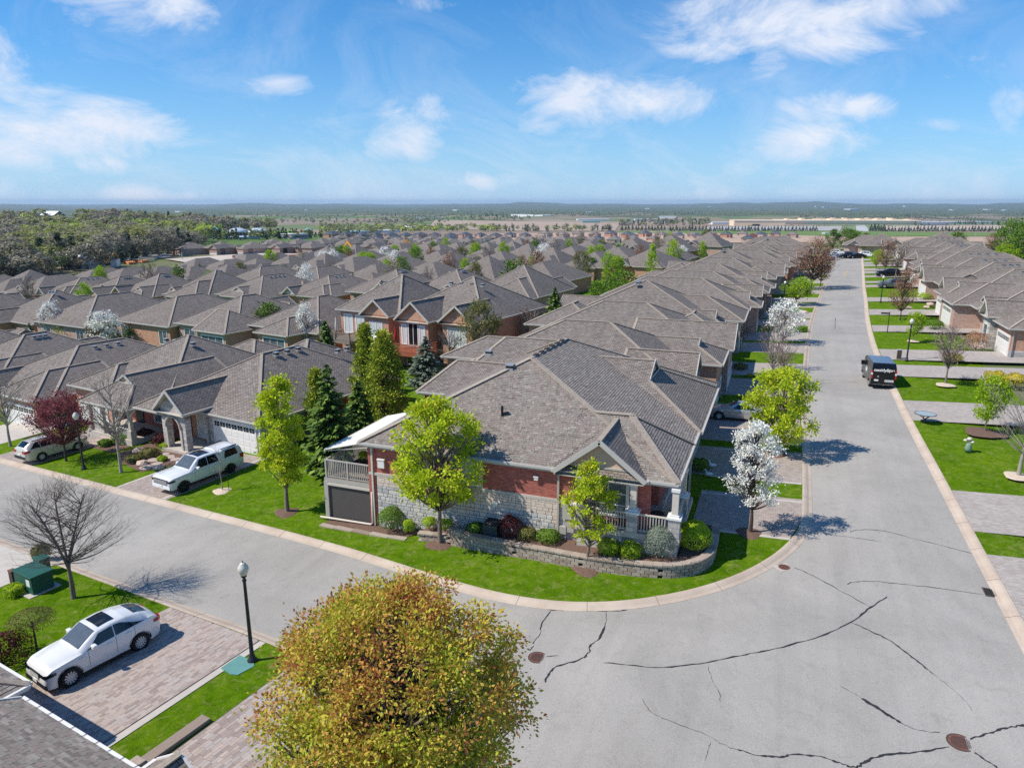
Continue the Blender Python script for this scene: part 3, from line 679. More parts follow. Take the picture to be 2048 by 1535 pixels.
# manholes and drains
def cover(name, px, r, mat, label, kind_=0, rect=None, rz=0):
    x, y = G(*px); z = hf(x, y); t = thing(name, (x, y, z), rz, label, 'drain cover' if rect or kind_ else 'manhole cover')
    m = MB()
    if rect:
        a, b = rect; m.box(-a, a, -b, b, 0, .012); m.build('frame', M['iron_dark'] if not kind_ else M['concrete'], t)
        g = MB()
        if kind_: g.lathe([(0, .03), (r, .03), (r, .0)], n=20)
        else: g.box(-a * .85, a * .85, -b * .85, b * .85, .012, .018)
        g.build('grate', M[mat], t); s = MB()
        for i in range(-3, 4):
            for j in range(-3, 4):
                if not kind_ or math.hypot(i, j) * r / 4 < r * .8: s.box(i * r / 4 - r * .07, i * r / 4 + r * .07, j * r / 4 - r * .07, j * r / 4 + r * .07, .0305 if kind_ else .0185, .034)
        so_ = s.build('slot', M['dark'], t); so_['kind'] = 'stuff'
    else:
        m.lathe([(r + .05, .0), (r + .05, .01), (r, .01), (r, .004)], n=32); m.build('ring', M['iron_dark'], t)
        g = MB(); g.lathe([(0, .008), (r, .008)], n=32); g.build('lid', M[mat], t); s = MB()
        for i in range(-6, 7):
            for j in range(-6, 7):
                if math.hypot(i, j) < 6: s.box(i * r / 7 - r * .045, i * r / 7 + r * .045, j * r / 7 - r * .045, j * r / 7 + r * .045, .0085, .017)
        so_ = s.build('stud', M['iron_rust' if mat != 'iron_rust' else 'iron_dark'], t); so_['kind'] = 'stuff'
cover('manhole_cover', (1921, 1484), .36, 'iron_rust', 'rusty round manhole cover near the bottom right corner of the bend')
cover('manhole_cover', (1075, 1314), .33, 'iron_rust', 'rusty round manhole cover beside the bronze leaved tree')
cover('drain_cover', (1568, 1134), .27, 'iron_rust', 'rusty round drain grate in the kerb of the corner lawn', 1, (.42, .3), R(40))
cover('drain_cover', (1985, 1185), .34, 'iron_dark', 'dark rectangular drain grate beside the right kerb', 0, (.34, .38), 0)
cover('manhole_cover', (2020, 1113), .2, 'iron_rust', 'small rusty round cover in the paver driveway at the right edge')
x_, y_ = LW(20.0, -14.6); hx, hy = G(474, 1337)
ht = MB(); HP = [G(443, 1343), G(480, 1317), G(508, 1327), G(509, 1337), G(476, 1355), G(462, 1354)]
hz_ = hf(hx, hy) + LAWN
b_ = [(p[0] - hx, p[1] - hy, 0.05) for p in HP]; ht.poly([p for p in b_][::-1])
for i in range(6):
    p, q = b_[i], b_[(i + 1) % 6]; ht.poly([p, q, (q[0], q[1], 0), (p[0], p[1], 0)])
hob = ht.build('utility_hatch', M['hatch_green'], uv=False); hob.location = (hx, hy, hz_); tag(hob, 'flat teal green hatch cover set in the grass strip by the street lamp', 'hatch')
# ------------------------------------------------------------ houses
class House:
    "collects one house's meshes by part; coordinates are local to the house"
    def __init__(s, trim='white', cap=True):
        s.roof = MB(); s.trim = MB(); s.cap = MB(); s.wall = {}; s.gable = []; s.capon = cap
        s.blocks = []
    def W(s, mat): return s.wall.setdefault(mat, MB())
    def capline(s, a, b, w=.24, off=.02):
        if not s.capon: return
        a = Vector(a); b = Vector(b); d = (b - a).normalized(); a = a - d * .02; b = b + d * .02
        s.cap.bar(a + Vector((0, 0, off)), b + Vector((0, 0, off)), w, .05)
    def block(s, x0, x1, y0, y1, ze, slope=.5, axis='x', e0='hip', e1='hip', d0=None, d1=None, gm='stucco', ov=.42, soff=.2, zr=None, lift=0.0, rake=.16):
        "hip, gable or dutch gable roof over a rectangle of eaves; axis = direction of the ridge"
        if axis == 'y':
            T = lambda u, v, z: (x0 + v, y0 + u, z + lift); Lu, Lv = y1 - y0, x1 - x0
        else:
            T = lambda u, v, z: (x0 + u, y0 + v, z + lift); Lu, Lv = x1 - x0, y1 - y0
        fl = axis == 'y'
        def face(mb, pts, m=0): mb.poly(pts[::-1] if fl else pts, m)
        hv = Lv / 2; zr = zr if zr is not None else ze + slope * hv; sl = (zr - ze) / hv
        def end(e, d):
            if e == 'hip': return (d if d is not None else hv), None
            if e == 'gable': return 0.0, 0.0
            return (d if d is not None else hv * .5), 'd'
        i0, k0 = end(e0, d0); i1, k1 = end(e1, d1)
        a0 = i0 if e0 == 'hip' else (i0 if e0 == 'dutch' else 0.0); a1 = Lu - (i1 if e1 in ('hip', 'dutch') else 0.0)
        if a0 > a1 - .05: m_ = (a0 + a1) / 2; a0, a1 = m_, m_
        R0, R1 = T(a0, hv, zr), T(a1, hv, zr)
        # truncated ends: point where the end slope is cut by the gable
        def cut(u_in, side):   # returns height and half width offset of the dutch cut
            zc = ze + sl * min(u_in, hv); return zc, (zc - ze) / sl
        A = [T(0, 0, ze), T(Lu, 0, ze), T(Lu, Lv, ze), T(0, Lv, ze)]
        lo = [A[0]]; hi = [A[3]]                       # low side v=0, far side v=Lv
        loP = [A[0], A[1]]; hiP = [A[3], A[2]]
        cut0 = cut1 = None
        if e0 == 'dutch': zc, w = cut(i0, 0); cut0 = (T(a0, w, zc), T(a0, Lv - w, zc), w, zc)
        if e1 == 'dutch': zc, w = cut(i1, 0); cut1 = (T(a1, w, zc), T(a1, Lv - w, zc), w, zc)
        p = [A[0], A[1]] + ([cut1[0]] if cut1 else []) + ([R1] if R1 != R0 else []) + [R0] + ([cut0[0]] if cut0 else [])
        face(s.roof, p)
        p = [A[2], A[3]] + ([cut0[1]] if cut0 else []) + [R0] + ([R1] if R1 != R0 else []) + ([cut1[1]] if cut1 else [])
        face(s.roof, p)
        s.planes = getattr(s, 'planes', [])
        if e0 == 'hip': face(s.roof, [A[3], A[0], R0])
        if e1 == 'hip': face(s.roof, [A[1], A[2], R1])
        gl = []
        for cut_, e, aa, Rr, i in ((cut0, e0, a0, R0, 0), (cut1, e1, a1, R1, 1)):
            sg = 1 if i == 0 else -1
            if e == 'dutch':
                zc = cut_[3]; w = cut_[2]
                q = [A[3], A[0], cut_[0], cut_[1]] if i == 0 else [A[1], A[2], cut_[1], cut_[0]]
                face(s.roof, q)
                o_ = aa + sg * .12; tri = [T(o_, w, zc), T(o_, Lv - w, zc), T(o_, hv, zr)]; gw = MB(); s.gable.append((gm, gw)); gw.poly(tri if (i == 0) != fl else tri[::-1])
                for v_ in (w, Lv - w):
                    s.trim.bar(T(aa - sg * .03, v_, zc + .02), T(aa - sg * .03, hv, zr + .02), .06, rake)
                s.trim.bar(T(aa - sg * .02, w, zc + .03), T(aa - sg * .02, Lv - w, zc + .03), .05, .09)
                s.capline(cut_[0], A[0] if i == 0 else A[1]); s.capline(cut_[1], A[3] if i == 0 else A[2])
            elif e == 'gable':
                o_ = (ov if i == 0 else Lu - ov); zz = 0
                tri = [T(o_, .0, ze - .02), T(o_, Lv, ze - .02), T(o_, hv, zr - .02)]; gw = MB(); s.gable.append((gm, gw)); gw.poly(tri if (i == 0) != fl else tri[::-1])
                u_ = 0 if i == 0 else Lu
                for v_ in (0, Lv):
                    s.trim.bar(T(u_ - sg * .03, v_, ze - .05), T(u_ - sg * .03, hv, zr - .05), .07, rake + .04)
                # underside of the overhang
                for v_ in (0, Lv):
                    q = [T(u_, v_, ze - .1), T(o_, v_, ze - .1), T(o_, hv, zr - .1), T(u_, hv, zr - .1)]; s.trim.poly(q)
            else:
                c0, c1 = (A[0], A[3]) if i == 0 else (A[1], A[2])
                s.capline(c0, Rr); s.capline(c1, Rr)
        if R0 != R1: s.capline(R0, R1)
        # soffit and fascia with gutter
        b = [T(0, 0, ze - soff), T(Lu, 0, ze - soff), T(Lu, Lv, ze - soff), T(0, Lv, ze - soff)]
        face(s.trim, b[::-1])
        sides = [(0, 1, True), (2, 3, True), (1, 2, e1 != 'gable'), (3, 0, e0 != 'gable')]
        for i, j, on in sides:
            if on:
                face(s.trim, [b[i], b[j], A[j], A[i]])
                mx_, my_ = (A[i][0] + A[j][0]) / 2 - (x0 + x1) / 2, (A[i][1] + A[j][1]) / 2 - (y0 + y1) / 2
                l = math.hypot(mx_, my_) or 1
                if abs(A[i][0] - A[j][0]) > abs(A[i][1] - A[j][1]): nx, ny = 0, (1 if my_ > 0 else -1)
                else: nx, ny = (1 if mx_ > 0 else -1), 0
                s.trim.bar((A[i][0] + nx * .06, A[i][1] + ny * .06, ze - .035 + lift), (A[j][0] + nx * .06, A[j][1] + ny * .06, ze - .035 + lift), .12, .11)
        return R0, R1
    def walls(s, x0, x1, y0, y1, z0, z1, mat='brick_pink', ov=.42):
        s.W(mat).box(x0 + ov, x1 - ov, y0 + ov, y1 - ov, z0, z1)
    def build(s, root, off=(0, 0, 0), roofmat='shingle', trimmat='gutter', capmat='cap'):
        def mk(mb, name, mat):
            if not mb.f: return None
            mb.v = [(p[0] - off[0], p[1] - off[1], p[2] - off[2]) for p in mb.v]
            return mb.build(name, M[mat], root)
        r = mk(s.roof, 'roof', roofmat); t = mk(s.trim, 'gutter', trimmat); c = mk(s.cap, 'ridge_cap', capmat)
        for k, mb in s.wall.items(): mk(mb, 'wall', k)
        for k, mb in s.gable: mk(mb, 'gable', k)
        return r
def rect_on(axis, pos, a0, a1, z0, z1, d, mb, m=0):
    "thin box standing on a wall: axis = wall normal ('y-','y+','x-','x+')"
    if axis[0] == 'y': y = (pos - d, pos) if axis[1] == '-' else (pos, pos + d); mb.box(a0, a1, min(y), max(y), z0, z1, m)
    else: x = (pos - d, pos) if axis[1] == '-' else (pos, pos + d); mb.box(min(x), max(x), a0, a1, z0, z1, m)
def window(root, axis, pos, a0, a1, z0, z1, nx=2, nz=1, fm='white', gm='glass_house', off=(0, 0, 0), surround=.0, sm='concrete', arch=0):
    s = lambda mb: setattr(mb, 'v', [(p[0] - off[0], p[1] - off[1], p[2] - off[2]) for p in mb.v])
    fr = MB(); f = .08; d = .06
    for q in ((a0, a1, z0, z0 + f), (a0, a1, z1 - f, z1), (a0, a0 + f, z0 + f, z1 - f), (a1 - f, a1, z0 + f, z1 - f)): rect_on(axis, pos, *q, d, fr)
    for i in range(1, nx): c = a0 + (a1 - a0) * i / nx; rect_on(axis, pos, c - .03, c + .03, z0 + f, z1 - f, d - .005, fr)
    for i in range(1, nz): c = z0 + (z1 - z0) * i / nz; rect_on(axis, pos, a0 + f, a1 - f, c - .025, c + .025, d - .01, fr)
    if surround:
        sr = MB(); w = surround
        for q in ((a0 - w, a1 + w, z1, z1 + w), (a0 - w, a1 + w, z0 - w * .7, z0), (a0 - w, a0, z0, z1), (a1, a1 + w, z0, z1)): rect_on(axis, pos, *q, .045, sr)
        s(sr); sr.build('window_surround', M[sm], root)
    s(fr); fo = fr.build('window', M[fm], root); g = MB(); rect_on(axis, pos, a0 + f * .9, a1 - f * .9, z0 + f * .9, z1 - f * .9, .02, g); s(g); g.build('pane', M[gm], fo)
    return fo
def garage_door(root, axis, pos, a0, a1, z0, z1, off=(0, 0, 0), lights=True, mat='white', fm='white', rows=4, cols=8):
    s = lambda mb: setattr(mb, 'v', [(p[0] - off[0], p[1] - off[1], p[2] - off[2]) for p in mb.v])
    b = MB(); rect_on(axis, pos, a0, a1, z0, z1, .03, b); s(b); do = b.build('garage_door', M[mat], root)
    t = MB()
    for q in ((a0 - .12, a1 + .12, z1, z1 + .2), (a0 - .12, a0, z0, z1), (a1, a1 + .12, z0, z1)): rect_on(axis, pos, *q, .07, t)
    s(t); t.build('frame', M[fm], do)
    h = (z1 - z0) / rows; w = (a1 - a0) / cols
    for r in range(rows):
        for c in range(cols):
            p = MB(); last = r == rows - 1 and lights
            A, B, Z0, Z1 = a0 + w * c + .05, a0 + w * (c + 1) - .05, z0 + h * r + .06, z0 + h * (r + 1) - .06
            if last:
                rect_on(axis, pos, A, B, Z0 + .04, Z1 - .02, .036, p); s(p); p.build('pane', M['glass_dark'], do)
                m = MB(); rect_on(axis, pos, (A + B) / 2 - .015, (A + B) / 2 + .015, Z0 + .04, Z1 - .02, .044, m); rect_on(axis, pos, A, B, (Z0 + Z1) / 2 - .012, (Z0 + Z1) / 2 + .012, .0425, m); s(m); m.build('muntin', M[mat], do)
            else:
                rect_on(axis, pos, A, B, Z0, Z1, .042, p); s(p); p.build('panel', M[mat], do)
    return do
def vents(root, pts, mat='metal_galv', name='roof_vent', sz=.36, rz=0):
    for p in pts:
        m = MB(); m.box(-sz * .6, sz * .6, -sz * .6, sz * .6, -.12, .05, 0); m.box(-sz / 2, sz / 2, -sz / 2, sz / 2, .05, .2, 1)
        m.box(-sz * .56, sz * .56, -sz * .56, sz * .56, .2, .27, 0)
        o = m.build(name, [M[mat], M['dark']], root, uv=False); o.location = p; o.rotation_euler = (0, 0, rz)
def tabs(root, planes, w=.21, h=.145, name='shingle', mat='tab', seed=3, n_single=0, order=None, keep=None):
    "real overlapping shingle tabs over roof planes given as 3D polygons; root local coordinates"
    rng = random.Random(seed); cells = []
    for P in planes:
        P = [Vector(p) for p in P]; n = (P[1] - P[0]).cross(P[2] - P[0]).normalized()
        if n.z < 0: n = -n
        u = Vector((-n.y, n.x, 0)).normalized(); v = n.cross(u)
        if v.z < 0: v = -v; 
        o = P[0]; q = [((p - o).dot(u), (p - o).dot(v)) for p in P]
        xs = [a for a, b in q]; ys = [b for a, b in q]; y = min(ys); row = 0
        while y < max(ys) - .02:
            ym = y + h * .5; cr = []
            for i in range(len(q)):
                (ax, ay), (bx, by) = q[i], q[(i + 1) % len(q)]
                if (ay > ym) != (by > ym): cr.append(ax + (ym - ay) * (bx - ax) / (by - ay))
            cr.sort()
            for a, b in zip(cr[0::2], cr[1::2]):
                x = a - rng.uniform(0, w)
                while x < b:
                    ww = w * rng.choice((.6, .8, 1, 1.2, 1.5)); A, B = max(x, a + .02), min(x + ww, b - .02)
                    if B - A > .05: cells.append((o, u, v, n, A, B, y, rng.random()))
                    x += ww
            y += h; row += 1
    unit = MB(); unit.box(-.5, .5, -.5, .5, 0, 1); ume = None
    if order: cells.sort(key=lambda c: order(c[0] + c[1] * (c[4] + c[5]) / 2 + c[2] * c[6]))
    J = MB(); rn = []
    for i, (o, u, v, n, A, B, y, r) in enumerate(cells):
        g = .006; t0 = .02 + .013 * rng.random()
        a0 = o + u * (A + g) + v * y; a1 = o + u * (B - g) + v * y; b0 = a0 + v * (h + .02); b1 = a1 + v * (h + .02)
        if keep and not keep((a0 + b1) / 2): continue
        if i < n_single:
            m = MB(); c = (a0 + b1) / 2
            pts = [a0, a1, b1, b0]; tp = [a0 + n * t0, a1 + n * t0, b1 + n * .004, b0 + n * .004]
            m.poly([p - c for p in tp]); m.poly([a0 - c, a1 - c, tp[1] - c, tp[0] - c]); m.poly([a1 - c, b1 - c, tp[2] - c, tp[1] - c]); m.poly([b0 - c, a0 - c, tp[0] - c, tp[3] - c])
            ob = m.build(name, M[mat], root, uv=False); ob.location = c
            at = ob.data.attributes.new('rnd', 'FLOAT', 'FACE'); at.data.foreach_set('value', [r] * len(ob.data.polygons))
            continue
        tp = [a0 + n * t0, a1 + n * t0, b1 + n * .004, b0 + n * .004]
        J.poly(tp); J.poly([a0, a1, tp[1], tp[0]]); J.poly([a1, b1, tp[2], tp[1]]); J.poly([b0, a0, tp[0], tp[3]]); rn += [r] * 4
    if J.f:
        o = J.build(name + 's', M[mat], root, uv=False); o['kind'] = 'stuff'
        at = o.data.attributes.new('rnd', 'FLOAT', 'FACE'); at.data.foreach_set('value', rn)
def railing(root, p0, p1, z, h=.95, gap=.13, mat='greige', posts=True):
    "rail with single balusters; root local coordinates"
    p0 = Vector((*p0, z)); p1 = Vector((*p1, z)); d = p1 - p0; n = max(1, int(d.length / gap))
    m = MB(); m.bar(p0 + Vector((0, 0, h)), p1 + Vector((0, 0, h)), .09, .07); m.bar(p0 + Vector((0, 0, .1)), p1 + Vector((0, 0, .1)), .05, .05); m.build('rail', M[mat], root, uv=False)
    b = MB(); b.box(-.02, .02, -.02, .02, .1, h - .03); me = b.mesh('baluster', M[mat], uv=False)
    for i in range(1, n): link('baluster', me, root, tuple(p0 + d * (i / n)), (0, 0, math.atan2(d.y, d.x)))
# ---- the corner house
def corner_house():
    x0, x1 = -21.1, -3.7; S = 32.2; ze = 5.15
    root = thing('brick_bungalow', (-12.4, 42, 1.2), 0, 'corner bungalow with red brick over pale stone, a side balcony and a columned porch', 'house')
    of = (-12.4, 42, 1.2); h = House()
    # main roof: hip with short ridge, uneven slopes
    A, B = (-13.6, 39.7, 8.97), (-13.4, 46.4, 8.97)
    SW, SE, NE, NW = (x0, S, ze), (x1, S, ze), (x1, 53, ze), (x0, 53, ze)
    planes = [[SW, SE, A], [SE, NE, B, A], [NW, SW, A, B]]
    for p in planes + [[NE, NW, B]]: h.roof.poly(p)
    for a, b in ((SW, A), (SE, A), (A, B), (B, NE), (B, NW)): h.capline(a, b, .34, .045)
    for a, b in ((SW, SE), (SE, NE), (NW, SW)):
        za = lambda p, dz: (p[0], p[1], p[2] + dz)
        h.trim.poly([za(a, -.22), za(b, -.22), b, a])
    h.trim.poly([(x0, S, ze - .22), (x0, 53, ze - .22), (x1, 53, ze - .22), (x1, S, ze - .22)])
    h.trim.bar((x0 - .06, S - .06, ze - .03), (x1 + .06, S - .06, ze - .03), .13, .12); h.trim.bar((x1 + .06, S - .06, ze - .03), (x1 + .06, 41, ze - .03), .13, .12); h.trim.bar((x0 - .06, S, ze - .03), (x0 - .06, 44, ze - .03), .13, .12)
    # porch hip: ridge along x meeting the hip of the main roof
    V, Rr = (-8.75, 36.02, 7.1), (-6.75, 36.05, 7.13); NEc = (x1 + .004, 38.3, ze + .01)
    e = .012
    SEc = (x1 + .004, S - .004, ze + e)
    h.roof.poly([(-12, S - .004, ze + e), SEc, (Rr[0], Rr[1], Rr[2] + e), (V[0], V[1], V[2] + e)]); h.roof.poly([SEc, NEc, (Rr[0], Rr[1], Rr[2] + e)])
    h.roof.poly([NEc, (-6.4, 40.2, 6.2), (V[0], V[1], V[2] + e), (Rr[0], Rr[1], Rr[2] + e)])
    for a, b in ((V, Rr), (Rr, SEc), (Rr, NEc)): h.capline(a, b, .34, .05)
    # gable over the porch
    h.block(-9.75, -5.15, S - .35, 36.1, ze, .8, 'y', 'gable', 'hip', d1=.1, zr=6.95, gm='stucco', lift=.02, rake=.2)
    h.roof.poly([(-9.4, S - .34, ze + .03), (-5.5, S - .34, ze + .03), (-5.7, S + .12, ze + .3), (-9.2, S + .12, ze + .3)])
    h.trim.bar((-9.2, S + .05, ze + .33), (-5.7, S + .05, ze + .33), .06, .1)
    # garage wing of the attached half: cross ridge, dutch gable to the street
    h.block(-14, -3.55, 40.6, 51.7, ze - .02, .51, 'x', 'hip', 'dutch', d0=.2, d1=3.7, gm='stucco', zr=7.98)
    # rear wings
    h.block(-23.3, -16, 43.2, 50.6, ze - .01, .42, 'x', 'hip', 'hip', d0=1.5, d1=.2, zr=6.75)
    h.block(-21.6, -14, 46.2, 57, ze + .5, .42, 'x', 'hip', 'hip', d0=1.8, d1=.2, zr=7.8)
    # walls
    wy = S + .3
    h.W('brick_red').box(-20.62, -8.0, wy, 52, 3.3, ze - .05); h.W('brick_red').box(-8.0, -4.9, 34.6, 52, 2.5, ze - .05)
    h.W('mortar').box(-20.6, -9.6, wy + .02, 52, -.3, 3.3); h.W('stone').box(-9.6, -4.7, 34.58, 52, .3, 2.9); h.W('stone').box(-9.62, -8.0, wy + .01, 36, .6, 3.3)
    h.W('brick_red').box(-20.72, -20.28, wy - .05, wy + .3, -.1, ze - .2)
    h.W('stone').box(-9, -4.5, 41.0, 51.3, .4, 2.6); h.W('cream').box(-8.9, -4.52, 41.05, 51.2, 2.6, ze - .1)
    h.W('brick_red').box(-22.9, -16, 43.6, 50.2, -.2, ze - .1)
    rf = h.build(root, of)
    sub = lambda p: (p[0] - of[0], p[1] - of[1], p[2] - of[2])
    # shingle tabs on the two planes that face the picture
    pl = [[sub(p) for p in q] for q in ([SW, SE, A], [SE, NE, B, A])]
    def keep(p):
        X, Y = p.x + of[0], p.y + of[1]
        if -9.8 < X < -3.5 and Y < 36.2 and X > -9.7 + (Y - S) * .05: 
            return False
        if X > -13 and Y > 40.6 and Y < 51.7 and (p.z + of[2]) < ze + (min(Y - 40.6, 51.7 - Y)) * .51: return False
        if X > -6.7 and Y < 38.4: return False
        return True
    tabs(rf, pl, n_single=0, keep=keep)
    tabs(rf, [[sub((-12, S - .004, ze + e + .003)), sub(SEc), sub((Rr[0], Rr[1], Rr[2] + e)), sub((V[0], V[1], V[2] + e))], [sub(SEc), sub(NEc), sub((Rr[0], Rr[1], Rr[2] + e))]], seed=8,
         keep=lambda p: not (-9.9 < p.x + of[0] < -5.1 + 0 and p.z + of[2] < ze + .75 * (2.35 - abs(p.x + of[0] + 7.45)) + .1))
    # belt course between brick and stone
    m = MB(of); m.box(-20.7, -8.0, wy - .07, wy, 3.24, 3.4); m.build('belt_course', M['concrete'], root, uv=False)
    # single stones of the basement wall
    rng = random.Random(11); unit = MB(); unit.box(-.5, .5, -.5, .5, -.5, .5)
    bm = bmesh.new(); ms_ = unit.mesh('tmp', M['stone_piece'], uv=False); bm.from_mesh(ms_); bmesh.ops.bevel(bm, geom=bm.edges[:], offset=.06, segments=1, affect='EDGES')
    sme = bpy.data.meshes.new('stone'); bm.to_mesh(sme); bm.free(); sme.materials.append(M['stone_piece'])
    wall_o = [o for o in root.children if o.name.startswith('wall') and o.data.materials[0] == M['mortar']][0]
    z = .15; cnt = 0; joined = MB(of)
    while z < 3.2:
        hh = rng.choice((.15, .19, .24, .28)); hh = min(hh, 3.23 - z)
        if hh < .1: break
        x = -20.2
        while x < -9.65:
            w = rng.choice((.2, .26, .32, .4, .5)); w = min(w, -9.63 - x)
            if w < .08: break
            split = hh > .24 and rng.random() < .35
            for zz, h2 in (((z, hh / 2), (z + hh / 2, hh / 2)) if split else ((z, hh),)):
                vis = zz + h2 > .25 + .17 * (x + 20.2) / 1.0 * .6
                if cnt < 300 and vis:
                    link('stone', sme, wall_o, sub((x + w / 2, wy - .01 + rng.uniform(-.012, .012), zz + h2 / 2)), (0, 0, 0), (w - .025, .12, h2 - .025)); cnt += 1
                elif vis: joined.box(x + .012, x + w - .012, wy - .06, wy + .03, zz + .012, zz + h2 - .012)
            x += w
        z += hh
    if joined.f: jo = joined.build('stones', M['stone_piece'], wall_o, uv=False); jo['kind'] = 'stuff'
    # windows on the side wall
    window(root, 'y-', wy, -18.35, -16.6, 3.5, 4.85, 2, 1, off=of, surround=.0, gm='glass_house')
    window(root, 'y-', wy, -15.6, -13.9, 3.5, 4.8, 2, 1, off=of, surround=.1, sm='white', gm='blind')
    window(root, 'x+', -4.9, 36.5, 38, 3.2, 4.7, 2, 2, off=of)
    window(root, 'y-', wy, -8.95 + .9, -7.0 + .9, 2.95, 4.75, 2, 3, off=of, surround=.08, sm='white')
    m = MB(of); m.box(-6.5, -6.42, wy + .0, wy + 2, 2.6, 4.9); m.build('door_frame', M['white'], root, uv=False)
    h2 = MB(of); h2.box(-8.0, -5.0, wy, wy + .2, 2.5, ze - .1); h2.build('wall', M['brick_red'], root)
    for (xx, zz, a, b_, mat, nm) in ((-20.05, 3.75, .4, .5, 'white', 'wall_vent'), (-10.9, 4.3, .2, .2, 'white', 'wall_vent'), (-13.2, 3.0 - .5, .25, .2, 'white', 'wall_vent')):
        m = MB(of); m.box(xx, xx + a, wy - .16, wy, zz, zz + b_); m.box(xx - .03, xx + a + .03, wy - .19, wy - .05, zz + b_ - .05, zz + b_ + .02); m.build(nm, M[mat], root, uv=False)
    m = MB(of); m.box(-9.35, -8.9, wy - .22, wy, 2.45, 3.25); m.box(-9.1, -8.75, wy - .2, wy, 1.75, 2.3); m.box(-9.5, -9.15, wy - .2, wy, 1.6, 2.0); m.tube((-9.2, wy - .1, 1.2), (-9.2, wy - .1, 2.5), .04, .04); m.build('meter_box', M['greige'], root, uv=False)
    for xx in (-9.62, -20.45):
        m = MB(of); m.box(xx - .05, xx + .05, wy - .12, wy - .02, .9 if xx > -15 else .2, ze - .15); m.build('downspout', M['greige' if xx > -15 else 'cream'], root, uv=False)
    m = MB(of); m.box(x1 - .1, x1 + .0, 38.0, 38.1, .9, ze - .2); m.build('downspout', M['greige'], root, uv=False)
    # porch slab, columns, rails
    pz = 2.45
    m = MB(of); m.box(-8.6, -3.45, S - .3, 34.7, pz - .25, pz); m.box(-3.55 - 1.2, -3.45, 34.7, 37.4, pz - .25, pz); m.build('porch_floor', M['concrete'], root)
    m = MB(of); m.box(-8.5, -3.55, S - .2, 34.6, .8, pz - .25); m.build('porch_base', M['stone'], root)
    for cx, cy in ((-5.75, S - .02), (-3.75, S - .02), (-3.75, 35.0), (-8.35, S - .02)):
        m = MB(of); m.box(cx - .27, cx + .27, cy - .27, cy + .27, pz, pz + 1.0); c = m.build('pier', M['stone'], root)
        m = MB(of); m.box(cx - .34, cx + .34, cy - .34, cy + .34, pz + 1.0, pz + 1.1); m.box(cx - .22, cx + .22, cy - .22, cy + .22, pz + 1.1, pz + 1.2)
        b0 = MB(of); b0.box(cx - .15, cx + .15, cy - .15, cy + .15, pz + 1.2, ze - .25)
        m.build('column_base', M['white'], root, uv=False); m = MB(of); m.box(cx - .2, cx + .2, cy - .2, cy + .2, ze - .34, ze - .2); m.build('capital', M['white'], root, uv=False); b0.build('column', M['cream'], root, uv=False)
    lo = lambda x, y: (x - of[0], y - of[1])
    railing(root, lo(-8.1, S - .1), lo(-6.05, S - .1), pz - of[2], mat='cream'); railing(root, lo(-5.45, S - .1), lo(-4.05, S - .1), pz - of[2], mat='cream'); railing(root, lo(-3.68, S + .3), lo(-3.68, 34.7), pz - of[2], mat='cream')
    # side balcony over a screened patio
    dz = 2.6; dx0, dx1, dy0, dy1 = -23.75, -20.62, 32.5, 42.5
    m = MB(of); m.box(dx0, dx1, dy0, dy1, dz - .22, dz); dk = m.build('deck', M['greige'], root)
    m = MB(of); m.box(dx0 + .04, dx1, dy0 + .02, dy1, dz - .0, dz + .025); m.build('deck_floor', M['wood_grey'], root)
    for px_, py_ in ((dx0 + .1, dy0 + .1), (dx0 + .1, 37.5), (dx0 + .1, dy1 - .1)):
        m = MB(of); m.box(px_ - .13, px_ + .13, py_ - .13, py_ + .13, -.15, dz - .2); m.build('post', M['greige'], root, uv=False)
        m = MB(of); m.box(px_ - .05, px_ + .05, py_ - .05, py_ + .05, dz, dz + 1.12); m.build('rail_post', M['greige'], root, uv=False)
    for px_ in (-22.2, -20.75): m = MB(of); m.box(px_ - .05, px_ + .05, dy0 + .05, dy0 + .15, dz, dz + 1.12); m.build('rail_post', M['greige'], root, uv=False)
    zz = dz - of[2]
    railing(root, lo(dx0 + .15, dy0 + .1), lo(-22.25, dy0 + .1), zz, 1.08, .115); railing(root, lo(-22.15, dy0 + .1), lo(-20.8, dy0 + .1), zz, 1.08, .115)
    railing(root, lo(dx0 + .1, dy0 + .2), lo(dx0 + .1, 37.4), zz, 1.08, .14); railing(root, lo(dx0 + .1, 37.6), lo(dx0 + .1, dy1 - .2), zz, 1.08, .14)
    m = MB(of); m.box(dx0 + .25, dx1 - .12, dy0 + .08, dy0 + .12, .12, dz - .38); m.build('blind', M['screen_dark'], root, uv=False)
    m = MB(of); m.bar((dx0 + .2, dy0 + .04, dz - .33), (dx1 - .1, dy0 + .04, dz - .33), .16, .16); m.build('blind_housing', M['cream'], root, uv=False)
    m = MB(of); m.path([(dx0 - .35, dy0 - .12, .16), (-20.7, dy0 - .12, .22), (-20.55, dy0 - .12, .35), (-20.55, dy0 - .1, 2.2)], [.06] * 4, 8); m.build('drain_pipe', M['cream'], root, uv=False, smooth=True)
    # awning out of the wall over the balcony
    aw = MB(of); P = [(-20.75, 33.0, 5.0), (-20.75, 40.2, 5.0), (-23.9, 40.2, 4.15), (-23.9, 33.0, 4.15)]
    aw.poly(P); aw.poly([(p[0], p[1], p[2] - .04) for p in P][::-1]); aw.poly([P[3], P[2], (-23.95, 40.2, 3.97), (-23.95, 33.0, 3.97)]); aw.poly([(-20.75, 33, 4.96), (-23.9, 33, 4.11), (-23.9, 33.0, 4.15), P[0]])
    a = aw.build('awning', M['awning'], root); m = MB(of); m.bar((-23.92, 32.95, 4.1), (-23.92, 40.25, 4.1), .08, .12); m.bar((-20.8, 33.1, 4.6), (-23.8, 33.1, 4.05), .05, .05); m.build('awning_arm', M['cream'], root, uv=False)
